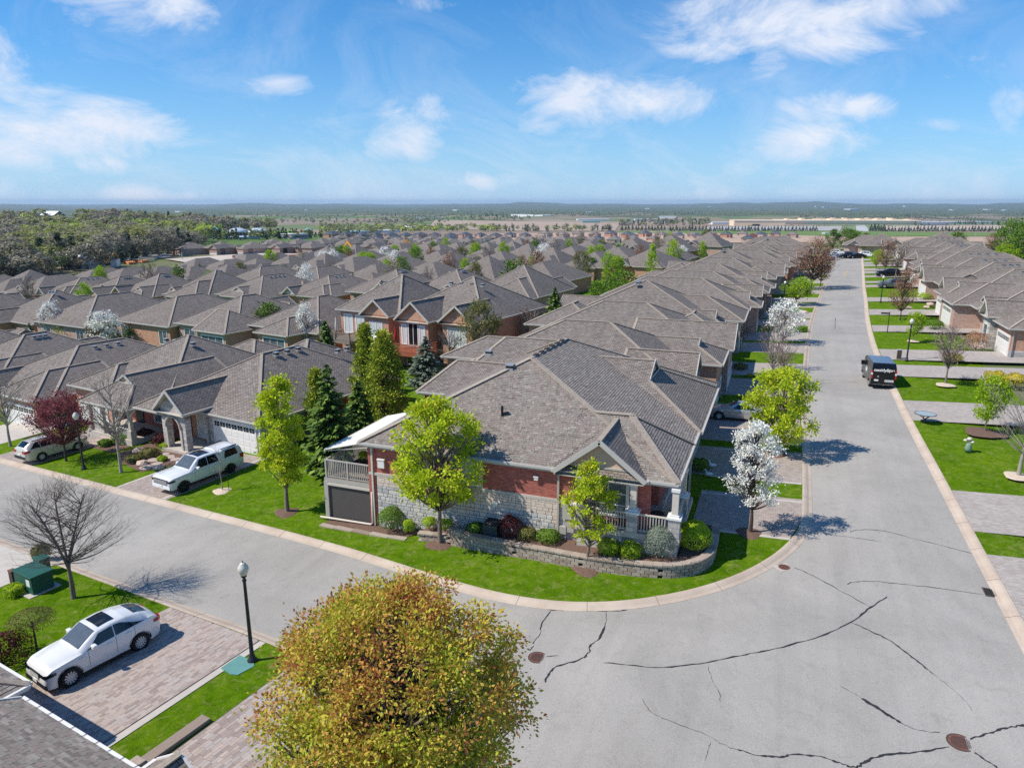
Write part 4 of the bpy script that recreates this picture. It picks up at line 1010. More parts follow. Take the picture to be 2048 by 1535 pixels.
    # roof fittings
    vents(root, [sub((-14.6, 38.75, 8.45)), sub((-19.4, 47.1, 7.35))], sz=.42)
    m = MB(of)
    for i in range(6): m.box(-13.62 + i * .03, -13.42 + i * .03, 40.0 + i * 1.0, 40.6 + i * 1.0, 8.98, 9.12)
    m.build('ridge_vent', M['iron_dark'], root, uv=False)
    m = MB(of); q = (-13.7, 35.1, 6.65); m.tube((q[0], q[1], q[2] - .1), (q[0], q[1], q[2] + .55), .07, .07, 10); m.bar((q[0], q[1], q[2] + .1), (q[0] + .35, q[1] + .1, q[2] + .22), .1, .1); m.build('vent_pipe', M['dark'], root, uv=False)
    return root
H1 = corner_house()
# ---- retaining wall and planting bed of the corner house
def retaining():
    root = thing('retaining_wall', (-12, 32, .4), 0, 'curved tan block retaining wall holding the shrub bed of the corner house', 'wall'); of = (-12, 32, .4)
    line = catmull([(-17.2, 31.55), (-15.9, 31.6), (-13.5, 31.35), (-10.2, 31.15), (-7.5, 30.9), (-5.2, 30.95), (-3.7, 31.2), (-2.6, 31.9), (-2.05, 33.1), (-2.0, 34.8), (-2.1, 36.0)], 10)
    blk = MB(); blk.box(-.5, .5, -.5, .5, 0, 1); bm = bmesh.new(); bm.from_mesh(blk.mesh('t', M['block'], uv=False)); bmesh.ops.bevel(bm, geom=bm.edges[:], offset=.05, segments=1, affect='EDGES')
    me = bpy.data.meshes.new('block'); bm.to_mesh(me); bm.free(); me.materials.append(M['block'])
    acc = [0]
    for a, b in zip(line, line[1:]): acc.append(acc[-1] + math.dist(a, b))
    def at(s_):
        s_ = min(max(s_, 0), acc[-1] - 1e-4); i = max(j for j in range(len(acc) - 1) if acc[j] <= s_); t = (s_ - acc[i]) / (acc[i + 1] - acc[i])
        a, b = line[i], line[i + 1]; return a[0] + (b[0] - a[0]) * t, a[1] + (b[1] - a[1]) * t, math.atan2(b[1] - a[1], b[0] - a[0])
    def top(s_): return 1.02 if s_ > 1.7 else .62
    hh = .165; n = 0; J = MB(of)
    for r in range(0, 7):
        s_ = (r % 2) * .2
        while s_ < acc[-1]:
            x, y, a = at(s_ + .2); g = hf(x, y) + LAWN; z = round((g - .1) / hh) * hh + r * hh
            tz = max(g + .62, 1.15 + .0) if s_ > 1.7 else g + .4
            tz = min(tz, g + .85)
            if z < tz - hh * .3 and z + hh > g:
                if n < 290: link('block', me, root, (x - of[0], y - of[1], z - of[2]), (0, 0, a), (.385, .3, hh - .012)); n += 1
                else: J.box(x - .19, x + .19, y - .15, y + .15, z, z + hh - .012)
            s_ += .4
    s_ = 0
    while s_ < acc[-1] - .2:
        x, y, a = at(s_ + .22); g = hf(x, y) + LAWN; tz = max(g + .62, 1.15) if s_ > 1.7 else g + .4; tz = min(tz, g + .85)
        link('capstone', me, root, (x - of[0], y - of[1], tz - of[2] - .02), (0, 0, a), (.43, .4, .09)); s_ += .44
    if J.f: J.build('blocks', M['block'], root)['kind'] = 'stuff'
    # earth of the bed
    pts = offset(line, .1) ; pts = [(x, y) for x, y in pts]
    poly = [(-17.1, 32.6)] + pts + [(-3.4, 36.2), (-3.4, 34.6), (-3.45, 32.0), (-8.6, 32.0), (-8.6, 32.6)]
    o = sheet('planting_bed', poly, .8, M['mulch'], 'mulched raised shrub bed behind the block retaining wall', cuts=(), skirt=.5)
    for v in o.data.vertices:
        if v.co.z > 0: v.co.z = min(max(v.co.z, hf(v.co.x, v.co.y) + .1), hf(v.co.x, v.co.y) + .8)
    for v in o.data.vertices: v.co.z = min(v.co.z, hf(v.co.x, v.co.y) + LAWN + (.36 if v.co.x < -15.6 else .62))
    return at, acc
retaining()
def edging():
    for k, (a, b) in enumerate((((-23.6, 31.7), (-22.6, 31.62)), ((-22.55, 31.62), (-21.4, 31.55)), ((-21.35, 31.55), (-20.2, 31.45)), ((-20.15, 31.45), (-19.0, 31.4)), ((-18.95, 31.4), (-17.9, 31.4)))):
        m = MB(); za = hf(*a) + LAWN; c = ((a[0] + b[0]) / 2, (a[1] + b[1]) / 2); d = math.atan2(b[1] - a[1], b[0] - a[0]); l = math.dist(a, b)
        m.box(-l / 2, l / 2, -.18, .18, 0, .09); o = m.build('edging_slab', M['block'], None); o.location = (c[0], c[1], za); o.rotation_euler = (0, 0, d)
        tag(o, 'tan edging slab in the grass below the balcony blind, %s from the left' % ords[k], 'slab', 'edging slabs below the balcony')
    sheet('gravel_bed', [(-23.5, 31.75), (-18, 31.6), (-17.2, 32.6), (-20.5, 32.6), (-23.5, 32.5)], LAWN + .03, M['mulch'], 'bare earth strip below the balcony blind', cuts=())
edging()
# ---- parametric bungalow, front towards local -y, lot width w
def bungalow(name, loc, rz, label, var=0, wall='brick_pink', detail=1, w=13.3, depth=17.5, group=None, roofmat='shingle', base=-.6, ze=2.75, flip=False, back=False, rear_win=False, slope=.5, cap=True):
    rng = random.Random(var * 7 + 1); root = thing(name, loc, rz, label, 'house', group); h = House(cap=cap and detail > 0)
    X = (lambda a, b: (w - b, w - a)) if flip else (lambda a, b: (a, b))
    st = 'stucco'
    def blk(a, b, y0, y1, z, **k):
        x0, x1 = X(a, b); return h.block(x0, x1, y0, y1, z, **k)
    def wl(a, b, y0, y1, z1, mat=wall, ov=.42):
        x0, x1 = X(a, b); h.walls(x0, x1, y0, y1, base, z1 - .05, mat, ov)
    v = var % 5; R0 = R1 = None
    if v == 0:
        R0, R1 = blk(0, w, 2.5, depth, ze, slope=slope, axis='x' if depth - 2.5 < w else 'y'); wl(0, w, 2.5, depth, ze)
        blk(w * .5, w, -.3, 9, ze - .01, slope=slope, axis='y', e0='dutch', d0=2.2, e1='hip', d1=.2, gm=st); wl(w * .5, w, -.3, 6, ze)
        blk(w * .08, w * .4, 1.2, 7, ze + .01, slope=.75, axis='y', e0='gable', e1='hip', d1=.2, gm=wall)
        blk(w * .15, w * .62, depth - 4, depth + 3.2, ze - .02, slope=slope, axis='y', e0='hip', d0=.2, e1='hip'); wl(w * .15, w * .62, depth - 4, depth + 3.2, ze)
    elif v == 1:
        R0, R1 = blk(0, w, 1.0, depth + 1, ze, slope=slope * .92, axis='y'); wl(0, w, 1.0, depth + 1, ze)
        blk(w * .45, w * .98, -.6, 8, ze - .01, slope=slope, axis='y', e0='hip', e1='hip', d1=.2); wl(w * .45, w * .98, -.6, 5, ze)
        blk(w * .1, w * .36, .2, 6, ze + .01, slope=.8, axis='y', e0='gable', e1='hip', d1=.2, gm='stone')
    elif v == 2:
        R0, R1 = blk(0, w, 3, depth + .5, ze, slope=slope, axis='x', e0='hip', e1='hip'); wl(0, w, 3, depth + .5, ze)
        blk(w * .3, w, 0, 10, ze - .01, slope=slope, axis='y', e0='hip', e1='hip', d1=.2); wl(w * .3, w, 0, 6, ze)
        blk(w * .02, w * .34, 2.0, 8, ze + .01, slope=.6, axis='y', e0='dutch', d0=.9, e1='hip', d1=.2, gm=st)
        blk(w * .5, w * .95, depth - 5, depth + 3, ze - .02, slope=slope, axis='y', e0='hip', d0=.2, e1='gable', gm=wall); wl(w * .5, w * .95, depth - 5, depth + 3, ze)
    elif v == 3:
        R0, R1 = blk(0, w, 2, depth, ze, slope=slope, axis='y'); wl(0, w, 2, depth, ze)
        blk(w * .52, w, -.5, 9, ze + .01, slope=.62, axis='y', e0='gable', e1='hip', d1=.2, gm=wall); wl(w * .52, w, -.5, 6, ze)
        blk(w * .05, w * .5, .8, 8, ze - .01, slope=slope, axis='x', e0='hip', e1='hip', d1=.2)
        blk(-.6, w * .45, depth - 6, depth + 2.4, ze - .02, slope=slope, axis='x', e0='hip', e1='hip', d1=.2); wl(-.6, w * .45, depth - 6, depth + 2.4, ze)
    else:
        R0, R1 = blk(0, w, .5, depth + 1.5, ze, slope=slope, axis='y'); wl(0, w, .5, depth + 1.5, ze)
        blk(w * .25, w * .75, -.8, 7, ze - .01, slope=slope, axis='y', e0='dutch', d0=1.6, e1='hip', d1=.2, gm='brick_tan'); wl(w * .25, w * .75, -.8, 5, ze)
        blk(w * .6, w + .5, depth - 7, depth, ze - .02, slope=slope, axis='x', e0='hip', d0=.2, e1='hip'); wl(w * .6, w + .5, depth - 7, depth, ze)
    h.build(root, roofmat=roofmat)
    if detail >= 1:
        ga = {0: (w * .5, w, -.3), 1: (w * .45, w * .98, -.6), 2: (w * .3, w, 0), 3: (w * .52, w, -.5), 4: (w * .25, w * .75, -.8)}[v]
        a, b = X(ga[0], ga[1]); c = (a + b) / 2; hw = min(2.5, (b - a) / 2 - .7)
        if not back:
            if detail >= 2: garage_door(root, 'y-', ga[2] + .42, c - hw, c + hw, base + .6, base + 2.8, cols=6)
            else:
                m = MB(); rect_on('y-', ga[2] + .42, c - hw, c + hw, base + .6, base + 2.8, .05, m); m.build('garage_door', M['white'], root, uv=False)
        mz = max(R0[2], R1[2])
        # roof vents behind the ridge
        k = rng.choice((3, 4, 4)); r0, r1 = Vector(R0), Vector(R1); n_ = r1 - r0
        for i in range(k):
            t = (i + 1) / (k + 1) if n_.length > 1.5 else .5; p = r0 + n_ * t
            if n_.length <= 1.5: p = r0 + Vector(((i - k / 2) * .9, 0, 0))
            if abs(n_.y) > abs(n_.x): p = p + Vector(((.8 if rng.random() < .5 or True else -.8), 0, -.8 * slope + .02))
            else: p = p + Vector((0, .8 if back or True else -.8, -.8 * slope + .02))
            m = MB(); m.box(-.24, .24, -.24, .24, -.1, .06, 0); m.box(-.17, .17, -.17, .17, .06, .18, 1); m.box(-.21, .21, -.21, .21, .18, .24, 0)
            o = m.build('roof_vent', [M['metal_galv'], M['dark']], root, uv=False); o.location = p
    if rear_win:
        yb = {0: depth - .42, 1: depth + 1 - .42, 2: depth + .5 - .42, 3: depth - .42, 4: depth + 1.5 - .42}[v]
        for a, b in ((w * .08, w * .22), (w * .7, w * .88)):
            if v in (3,) and a < w * .45: continue
            window(root, 'y+', yb, a, b, .3, 2.2, 2, 1, gm='glass_house')
        yb2 = {0: (depth + 3.2 - .42, w * .22, w * .52), 2: (depth + 3 - .42, w * .58, w * .85), 3: (depth + 2.4 - .42, .3, w * .35)}.get(v)
        if yb2: window(root, 'y+', yb2[0], yb2[1], yb2[2], .2, 2.3, 3, 1, gm='glass_house', surround=.1, sm='white')
    return root
def PX(x, y, z):
    v = (x, y, z - H); dz = sum(v[i] * FW[i] for i in range(3))
    if dz < 1: return (-9999, -9999)
    return (1024 + F * sum(v[i] * RT[i] for i in range(3)) / dz, 767.5 - F * sum(v[i] * UP[i] for i in range(3)) / dz)
def inpic(x, y, z, m=80):
    p = PX(x, y, z); return -m < p[0] < 2048 + m and 380 < p[1] < 1535 + m
PROTO = {}
def put_house(key, loc, rz, label, group, scale=None, **k):
    if key not in PROTO:
        PROTO[key] = bungalow('bungalow', loc, rz, label, group=group, **k)
        if scale: PROTO[key].scale = scale
        return PROTO[key]
    return copy_tree(PROTO[key], loc, rz, label, group, scale)
# ---- the long street, near side row beyond the corner house
y = 52.4; k = 0
WALLS = ['brick_orange', 'brick_pink', 'brick_tan', 'brick_pink']
while y < 232:
    w = 13.2; var = (0, 3, 2, 4, 1)[k % 5]; x = kx_w(y + 6) - 6.6
    z = 2.45 if y < 120 else 2.45 + .0 * y
    put_house(('w', var, k % 2, 2 if k < 3 else 1), (x, y, z), R(90), 'brown shingle roofed bungalow, %s house up the street behind the corner house' % ords[k], 'bungalows behind the corner house', var=var, wall=WALLS[k % 4], w=13.1, depth=19.5 if k < 8 else 17, base=-2.4, ze=2.75, detail=2 if k < 3 else 1, flip=k % 2 == 1, slope=.46)
    y += w; k += 1
# ---- far side row of the long street
def white_dormer_house():
    root = thing('white_dormer_house', (22.4, 97.6, 2.7), R(-90), 'bungalow at the right edge with white upper storey, white garage door, orange brick side', 'house'); h = House()
    h.block(0, 13.2, 1.5, 20, 3.0, slope=.5, axis='y'); h.walls(0, 13.2, 1.5, 20, -.6, 3.0, 'brick_orange')
    h.block(7.2, 13.3, -.4, 8, 2.98, slope=.55, axis='y', e0='hip', e1='hip', d1=.2); h.walls(7.2, 13.3, -.4, 6, .7, 2.98, 'brick_orange'); h.walls(7.18, 13.32, -.42, 6, -.6, .7, 'stone')
    h.block(3.6, 7.4, -1.0, 6, 3.3, slope=.85, axis='y', e0='gable', e1='hip', d1=.2, gm='stone'); h.walls(3.6, 7.4, -1.0, 5, -.6, 3.3, 'stone')
    h.block(5.5, 12.6, 6, 15, 5.9, slope=.5, axis='x', e0='gable', e1='gable', gm='siding'); h.W('white').box(6, 12.1, 6.4, 14.6, 3, 5.8)
    h.block(7.6, 10.4, 5.4, 10, 5.92, slope=.75, axis='y', e0='gable', e1='hip', d1=.2, gm='siding')
    h.build(root)
    window(root, 'y-', 6.4, 7.9, 10.1, 4.4, 5.6, 3, 1, gm='glass_dark'); garage_door(root, 'y-', .02, 8.1, 12.5, -.3, 1.95, cols=6)
    window(root, 'y-', -.58, 4.7, 6.3, 0, 2.3, 1, 2, gm='glass_house')
    m = MB(); m.box(13.0, 13.1, .1, .2, -.5, 2.8); m.build('downspout', M['greige'], root, uv=False)
    for i in range(3):
        m = MB(); m.box(4.0, 7.0, -1.2 - .4 * i, -.8 - .4 * i, -.55, -.1 - .15 * i); m.build('step', M['flagstone'], root, uv=False)
white_dormer_house()
y = 111.0; k = 0
while y < 246:
    var = (2, 0, 3, 1, 4)[k % 5]; x = kx_e(y - 6) + 8.4
    put_house(('e', var, k % 2), (x, y, 2.75), R(-90), 'brown roofed bungalow across the long street, %s beyond the white upper storey house' % ords[k], 'bungalows across the long street', var=var, wall=WALLS[(k + 1) % 4], w=13.1, depth=19, base=-.7, ze=3.05, detail=2 if k < 2 else 1, flip=k % 2 == 0, slope=.5)
    y += 13.2; k += 1
for j, (y, v) in enumerate(((118, 0), (131, 3), (146, 2), (160, 1))):   # second depth behind, roofs only show
    pass
# ---- left street row
def pickup_house():
    o = LW(0, 0); root = thing('stone_front_bungalow', (*LW(-7, 14), -.7), TH, 'bungalow with an arched stone entrance gable and a white garage door behind the pickup truck', 'house'); h = House(); g = -.9
    of = (-7, 14, -.7)
    h.block(-13.2, -.5, 8.3, 25, 2.2, .55, 'y'); h.walls(-13.2, -.5, 10.5, 25, g, 2.2, 'brick_red')
    h.W('stone').box(-6.6, -.92, 8.72, 14, g, 2.15)
    h.block(-13.1, -9.2, 6.6, 12, 2.18, .55, 'y', 'hip', 'hip', d1=.2); h.W('brick_red').box(-12.7, -9.6, 9, 12, g, 2.1)
    h.block(-9.9, -6.3, 6.3, 13, 2.55, .92, 'y', 'gable', 'hip', d1=.2, gm='stone')
    h.W('stone').box(-9.5, -8.95, 6.7, 7.2, g, 2.5); h.W('stone').box(-7.3, -6.7, 6.7, 7.2, g, 2.5); h.W('stone').box(-9.5, -6.7, 6.72, 7.18, 1.95, 2.52)
    h.W('brick_orange').box(-9.4, -6.8, 9.2, 10, g, 2.5); h.W('stone').box(-6.95, -6.7, 8.6, 9.6, g, 2.5)
    # arch spandrels
    for i in range(9):
        t0, t1 = math.pi * i / 9, math.pi * (i + 1) / 9; cx, r, zz = -8.12, .82, 1.2
        a, b = (cx + r * math.cos(t0), zz + r * math.sin(t0)), (cx + r * math.cos(t1), zz + r * math.sin(t1))
        h.W('stone').poly([(a[0], 6.7, a[1]), (a[0], 6.7, 2.0), (b[0], 6.7, 2.0), (b[0], 6.7, b[1])])
    h.block(-13, -4, 16, 27, 2.9, .5, 'x', 'hip', 'hip')
    h.build(root, of)
    m = MB(of)
    for i in range(12):
        t0, t1 = math.pi * i / 12, math.pi * (i + 1) / 12; cx, r, zz = -8.12, .88, 1.2
        m.bar((cx + r * math.cos(t0), 6.66, zz + r * math.sin(t0)), (cx + r * math.cos(t1), 6.66, zz + r * math.sin(t1)), .1, .22, up=(0, 1, 0))
    m.box(-9.1, -8.88, 6.62, 6.72, g, 1.2); m.box(-7.36, -7.14, 6.62, 6.72, g, 1.2); m.build('arch', M['concrete'], root, uv=False)
    m = MB(of); m.box(-9.6, -6.6, 6.4, 9.2, g, g + .35); m.build('porch_floor', M['concrete'], root)
    garage_door(root, 'y-', 8.72, -5.95, -1.35, -.55, 1.62, off=of, rows=4, cols=7)
    window(root, 'y-', 9.2, -8.7, -7.7, -.4, 1.9, 1, 2, off=of, gm='blind')
    m = MB(of); m.box(-.85, -.72, 8.6, 8.72, -.6, 2.0); m.build('downspout', M['white'], root, uv=False)
    m = MB(of); m.lathe([(.0, 0), (.09, .02), (.1, .14), (0, .2)], (-3.7, 8.58, 1.75), 8); m.build('wall_lamp', M['white'], root, uv=False)
    vents(root, [(-6.2 - of[0] + .0, 15.6 + i * 1.25 - of[1], 5.45 - of[2]) for i in range(3)], sz=.34)
    vents(root, [(-4.5 - of[0], 21.2 + i * 1.2 - of[1], 4.9 - of[2]) for i in range(2)], sz=.34)
    return root
pickup_house()
def porch_house():
    of = (-19, 14, -1.2); root = thing('porch_bungalow', (*LW(-19, 14), -1.2), TH, 'red brick bungalow with white railed corner porch and small attic gable', 'house'); h = House(); g = -1.5
    h.block(-25.6, -12.7, 9.5, 24, 2.1, .52, 'x', 'hip', 'hip'); h.walls(-25.6, -12.7, 10, 24, g, 2.1, 'brick_red')
    h.block(-19.2, -12.65, 5.8, 17, 2.08, .62, 'y', 'dutch', 'hip', d0=2.2, d1=.2, gm='stucco'); h.W('brick_red').box(-18.6, -13.1, 9.6, 14, g, 2.0)
    h.block(-25.4, -19.3, 8.4, 14, 2.06, .52, 'y', 'hip', 'hip', d1=.2); h.W('brick_orange').box(-24.9, -19.8, 8.8, 13, g, 2.0)
    h.block(-22, -13.5, 19, 27, 2.5, .5, 'x', 'hip', 'hip')
    h.build(root, of)
    m = MB(of); m.box(-19.0, -12.9, 6.1, 10, g, -.55); m.build('porch_floor', M['concrete'], root)
    for c in (-18.7, -16.9, -15.0, -13.2):
        m = MB(of); m.box(c - .24, c + .24, 6.15, 6.63, -.55, .2); m.build('pier', M['concrete'], root)
        m = MB(of); m.box(c - .14, c + .14, 6.25, 6.53, .2, 1.9); m.build('column', M['cream'], root, uv=False)
    for a, b in ((-18.4, -17.2), (-14.7, -13.5)): railing(root, (a - of[0], 6.35 - of[1]), (b - of[0], 6.35 - of[1]), -.55 - of[2], .8, .14, 'white')
    window(root, 'y-', 9.6, -14.9, -13.6, -.2, 1.6, 1, 2, off=of, gm='glass_house'); window(root, 'x+', -13.1, 10, 11.4, -.3, 1.5, 2, 1, off=of)
    m = MB(of); m.box(-17.4, -16.4, 9.52, 9.6, -.5, 1.6); m.build('door', M['dark'], root, uv=False)
    garage_door(root, 'y-', 8.8, -24.4, -20.4, -1.4, .75, off=of)
    for i in range(3):
        m = MB(of); m.box(-16.9, -15.1, 5.1 - .35 * i + .6, 5.5 - .35 * i + .6, g, -.75 - .17 * i); m.build('step', M['flagstone'], root, uv=False)
    vents(root, [(-21.5 + i * 1.3 - of[0], 16.0 - of[1], 5.15 - of[2]) for i in range(4)], sz=.34)
porch_house()
for k, u in enumerate((-38.6, -51.7, -64.8, -77.9, -91, -104)):
    var = (1, 0, 3, 2, 4, 1)[k]; x, yy = LW(u, 6.2)
    put_house(('g', var), (x, yy, near(x, yy) + .45), TH, 'brown roofed bungalow on the left street, %s left of the railed porch house' % ords[k], 'bungalows on the left street', var=var, wall=WALLS[k % 4], w=12.7, depth=17.5, base=-1.0, ze=2.75, detail=2 if k == 0 else 1, slope=.53)
# ---- brick pair with decks, backs towards the camera
def deck_houses():
    of = (-12.5, 42, -.6); root = thing('orange_brick_pair', (*LW(-12.5, 42), -.6), TH, 'pair of two storey orange brick houses seen from behind, with raised red wooden deck', 'house'); h = House(); g = -1.6; ze = 5.1
    h.block(-22.6, -12.6, 40.2, 54.5, ze, .55, 'x', 'hip', 'hip'); h.block(-13.6, -.8, 40.2, 56, ze + .02, .52, 'x', 'hip', 'hip')
    h.block(-17.4, -12.9, 38.6, 46, ze - .02, .82, 'y', 'gable', 'hip', d1=.2, gm='brick_orange'); h.block(-11.3, -6.4, 37.6, 47, ze - .02, .86, 'y', 'gable', 'hip', d1=.2, gm='brick_orange'); h.block(-5.9, -1.2, 38.6, 46, ze - .02, .82, 'y', 'gable', 'hip', d1=.2, gm='brick_orange')
    Wb = h.W('brick_orange'); Wb.box(-22.2, -1.2, 40.6, 53, g, ze - .1); Wb.box(-17.0, -13.3, 39.05, 41, g, ze - .1); Wb.box(-10.9, -6.8, 38.05, 41, g, ze - .1); Wb.box(-5.5, -1.6, 39.05, 41, g, ze - .1)
    h.build(root, of)
    for a, b, yy in ((-21.6, -20.3, 40.6), (-19.7, -18.2, 40.6), (-10.5, -9.8, 38.05), (-8.0, -7.3, 38.05)): window(root, 'y-', yy, a, b, 2.2, 4.5, 2 if b - a > 1 else 1, 1, off=of, gm='blind', surround=.1, sm='white')
    window(root, 'y-', 38.05, -9.6, -8.2, 2.15, 4.75, 2, 1, off=of, gm='glass_dark', surround=.2, sm='concrete'); window(root, 'y-', 39.05, -4.8, -2.4, 2.3, 4.4, 3, 1, off=of, gm='blind', surround=.15, sm='concrete')
    window(root, 'y-', 39.05, -4.3, -2.6, -.9, 1.0, 2, 1, off=of, gm='blind', surround=.15, sm='concrete'); window(root, 'y-', 38.05, -9.9, -8, -1.2, 1.1, 2, 1, off=of, gm='glass_dark'); window(root, 'y-', 39.05, -16.2, -14.2, 2.4, 4.3, 2, 1, off=of, gm='blind')
    window(root, 'y-', 40.6, -6.6, -5.9, 2.4, 4.4, 1, 1, off=of, gm='blind')
    for (a, b, c, d, z, mat) in ((-14.2, -5.6, 34.9, 38.1, 1.9, 'wood_red'), (-22.4, -17.6, 36.9, 40.6, 1.9, 'wood_grey')):
        m = MB(of); m.box(a, b, c, d, z - .28, z); m.build('deck', M[mat], root, uv=False)
        for px_ in (a + .1, (a + b) / 2, b - .1):
            m = MB(of); m.box(px_ - .1, px_ + .1, c + .05, c + .25, g, z + 1.1); m.build('post', M[mat], root, uv=False)
        railing(root, (a - of[0], c + .1 - of[1]), (b - of[0], c + .1 - of[1]), z - of[2], 1.0, .16, mat); railing(root, (a + .1 - of[0], c - of[1]), (a + .1 - of[0], d - of[1]), z - of[2], 1.0, .16, mat); railing(root, (b - .1 - of[0], c - of[1]), (b - .1 - of[0], d - of[1]), z - of[2], 1.0, .16, mat)
    vents(root, [(-9.5 + i * 1.5 - of[0], 46.7 - of[1], 8.35 - of[2]) for i in range(4)] + [(-19.2 + i * 1.3 - of[0], 45.9 - of[1], 8.0 - of[2]) for i in range(3)], sz=.34)
    x, yy = LW(-10.3, 36.6); t = thing('parasol', (x, yy, 1.9), 0, 'closed dark red parasol standing on the red wooden deck', 'parasol'); m = MB(); m.tube((0, 0, 0), (0, 0, 2.6), .03, .03); m.lathe([(.3, 0), (.3, .06), (0, .08)], (0, 0, 0), 10); m.build('pole', M['metal_black'], t, uv=False)
    m = MB(); m.lathe([(.1, 1.0), (.2, 1.1), (.13, 1.8), (.06, 2.5), (0, 2.65)], (0, 0, 0), 10); m.build('canopy', M['red_cloth'], t, uv=False, smooth=True)
    x, yy = LW(-13.4, 36.4); t = thing('covered_barbecue', (x, yy, 1.9), TH, 'barbecue under a pale cover at the left end of the red deck', 'barbecue'); m = MB(); m.box(-.7, .7, -.4, .4, 0, .9); m.build('cover', M['awning'], t, uv=False); m = MB(); m.lathe([(.42, -.65), (.42, .65)], (0, 0, .88), 12, axis='x'); m.build('lid', M['awning'], t, uv=False)
    x, yy = LW(-21, 38.4); t = thing('parasol', (x, yy, 1.9), 0, 'closed white parasol standing on the grey wooden deck', 'parasol'); m = MB(); m.tube((0, 0, 0), (0, 0, 2.6), .03, .03); m.build('pole', M['metal_black'], t, uv=False); m = MB(); m.lathe([(.08, .9), (.18, 1.0), (.11, 1.8), (.05, 2.5), (0, 2.6)], (0, 0, 0), 10); m.build('canopy', M['awning'], t, uv=False, smooth=True)
deck_houses()
ROWN = ['behind the left street', 'facing the second street', 'back to back beyond the second street', 'facing the third street', 'back to back beyond the third street', 'facing the fourth street', 'in the last old row', 'beyond the last old row']
def row(ri, vfun, facing, u_start, step=13.4, u_end=-330, skip=lambda u: False, ymax=262, depth=17.5, rear=False):
    u = u_start; k = 0; seq = []
    while u > u_end:
        v = vfun(u); x, yy = LW(u, v)
        gp = PX(x, yy, hf(x, yy))
        if x < kx_w(yy) - 31.5 and yy < ymax and gp[1] > np.interp(gp[0], [0, 330, 450, 700, 1000, 1300], [598, 570, 548, 530, 505, 484]):
            cx, cy = LW(u - step / 2, v + (8 if facing == 's' else -8)); z = hf(cx, cy) + .35
            if inpic(cx, cy, z + 3, 120): seq.append((u, v, x, yy, z))
        u -= step
    for k, (u, v, x, yy, z) in enumerate(seq):
        var = (k * 3 + ri * 2) % 5; lab = 'brown roofed bungalow %s, %s from the right' % (ROWN[ri], ords[min(k, 19)])
        if k > 19: lab = 'brown roofed bungalow %s, %s from the left' % (ROWN[ri], ords[min(len(seq) - 1 - k, 19)])
        dt = 1 if yy < 150 and u > -130 else 0
        key = ('m', var, facing if dt else 'x', dt, rear and k < 7)
        j = R(((k * 37 + ri * 13) % 7) - 3) * .6
        if facing == 's': loc = (*LW(u - step + .2, v), z); rz = TH
        else: loc = (*LW(u, v), z); rz = TH + math.pi
        put_house(key, loc, rz + j, lab, 'bungalows %s' % ROWN[ri], var=var, wall=('brick_orange', 'brick_pink')[(k + ri) % 2] if ri < 2 else WALLS[(k + ri) % 4], w=step - .3, depth=depth, base=-1.3, ze=2.9, detail=dt, back=facing == 'n', rear_win=rear and k < 7, slope=(.54, .5, .57, .52, .5)[var], scale=(1, 1, 1 + .05 * ((k * 5 + ri) % 4) / 2))
bend = lambda u: max(-13, min(0, (u + 42) * .28))
row(0, lambda u: 54 + bend(u) * .6 + (1.5 if int(-u / 13) % 2 else 0), 'n', -23.2, rear=True)
row(1, lambda u: 73 + bend(u), 's', 14)
row(2, lambda u: 116 + bend(u), 'n', 20)
row(3, lambda u: 132 + bend(u), 's', 30)
row(4, lambda u: 174 + bend(u), 'n', 40)
row(5, lambda u: 188 + bend(u), 's', 45)
row(6, lambda u: 231 + bend(u), 'n', 50, ymax=300)
# ---- new estate beyond the building site, and dark roofs at its far edge
FK = ['var0', 'var1', 'var2', 'var3', 'var4']
def far_row(n_, pts, group, lab, roofs=('shingle',), w=13, sc=1.0, rz0=TH, ze=3.0, jit=12):
    rng = random.Random(n_)
    for k, (px, py) in enumerate(pts):
        x, yy = G(px, py); var = rng.choice((0, 1, 2, 3, 4)); rf = rng.choice(roofs)
        key = ('f', var, rf, ze, n_ == 1)
        l_ = lab % (ords[k] if k < 20 else str(k + 1) + 'th')
        put_house(key, (x, yy, hf(x, yy) + .2), rz0 + R(rng.uniform(-jit, jit)), l_, group, scale=(sc, sc, sc), var=var, wall=rng.choice(WALLS), w=w, depth=15, base=-2.0, ze=ze, detail=1 if n_ == 1 else 0, rear_win=n_ == 1, slope=.5, roofmat=rf, cap=False)
far_row(1, [(338 + i * 62, 509 - i * .5) for i in range(13)], 'new houses beyond the building site', 'new bungalow in the front row beyond the building site, %s from the left', sc=1.05, ze=3.1)
far_row(2, [(512 + i * 52, 497 - i * .6) for i in range(12)], 'second row of new houses', 'new bungalow in the second row beyond the building site, %s from the left', sc=1.05, ze=3.0)
far_row(3, [(640 + i * 44, 489 - i * .3) for i in range(14)], 'third row of new houses', 'new bungalow in the third row beyond the building site, %s from the left')
far_row(4, [(660 + i * 37, 482) for i in range(18)], 'fourth row of new houses', 'new bungalow in the fourth row beyond the building site, %s from the left', roofs=('shingle', 'shingle', 'roof_blue'))
far_row(5, [(645 + i * 30, 476 + (i % 3)) for i in range(14)], 'dark roofed houses', 'dark blue roofed house at the far edge of the estate, %s from the left', roofs=('roof_blue',), sc=1.05, ze=4.5)
far_row(6, [(1075 + i * 33, 474 + (i % 2) * 2) for i in range(16)], 'far houses above the rooftops', 'house in the farthest row above the rooftops, %s from the left', roofs=('shingle', 'shingle', 'roof_blue'), sc=1.2, ze=4.5)
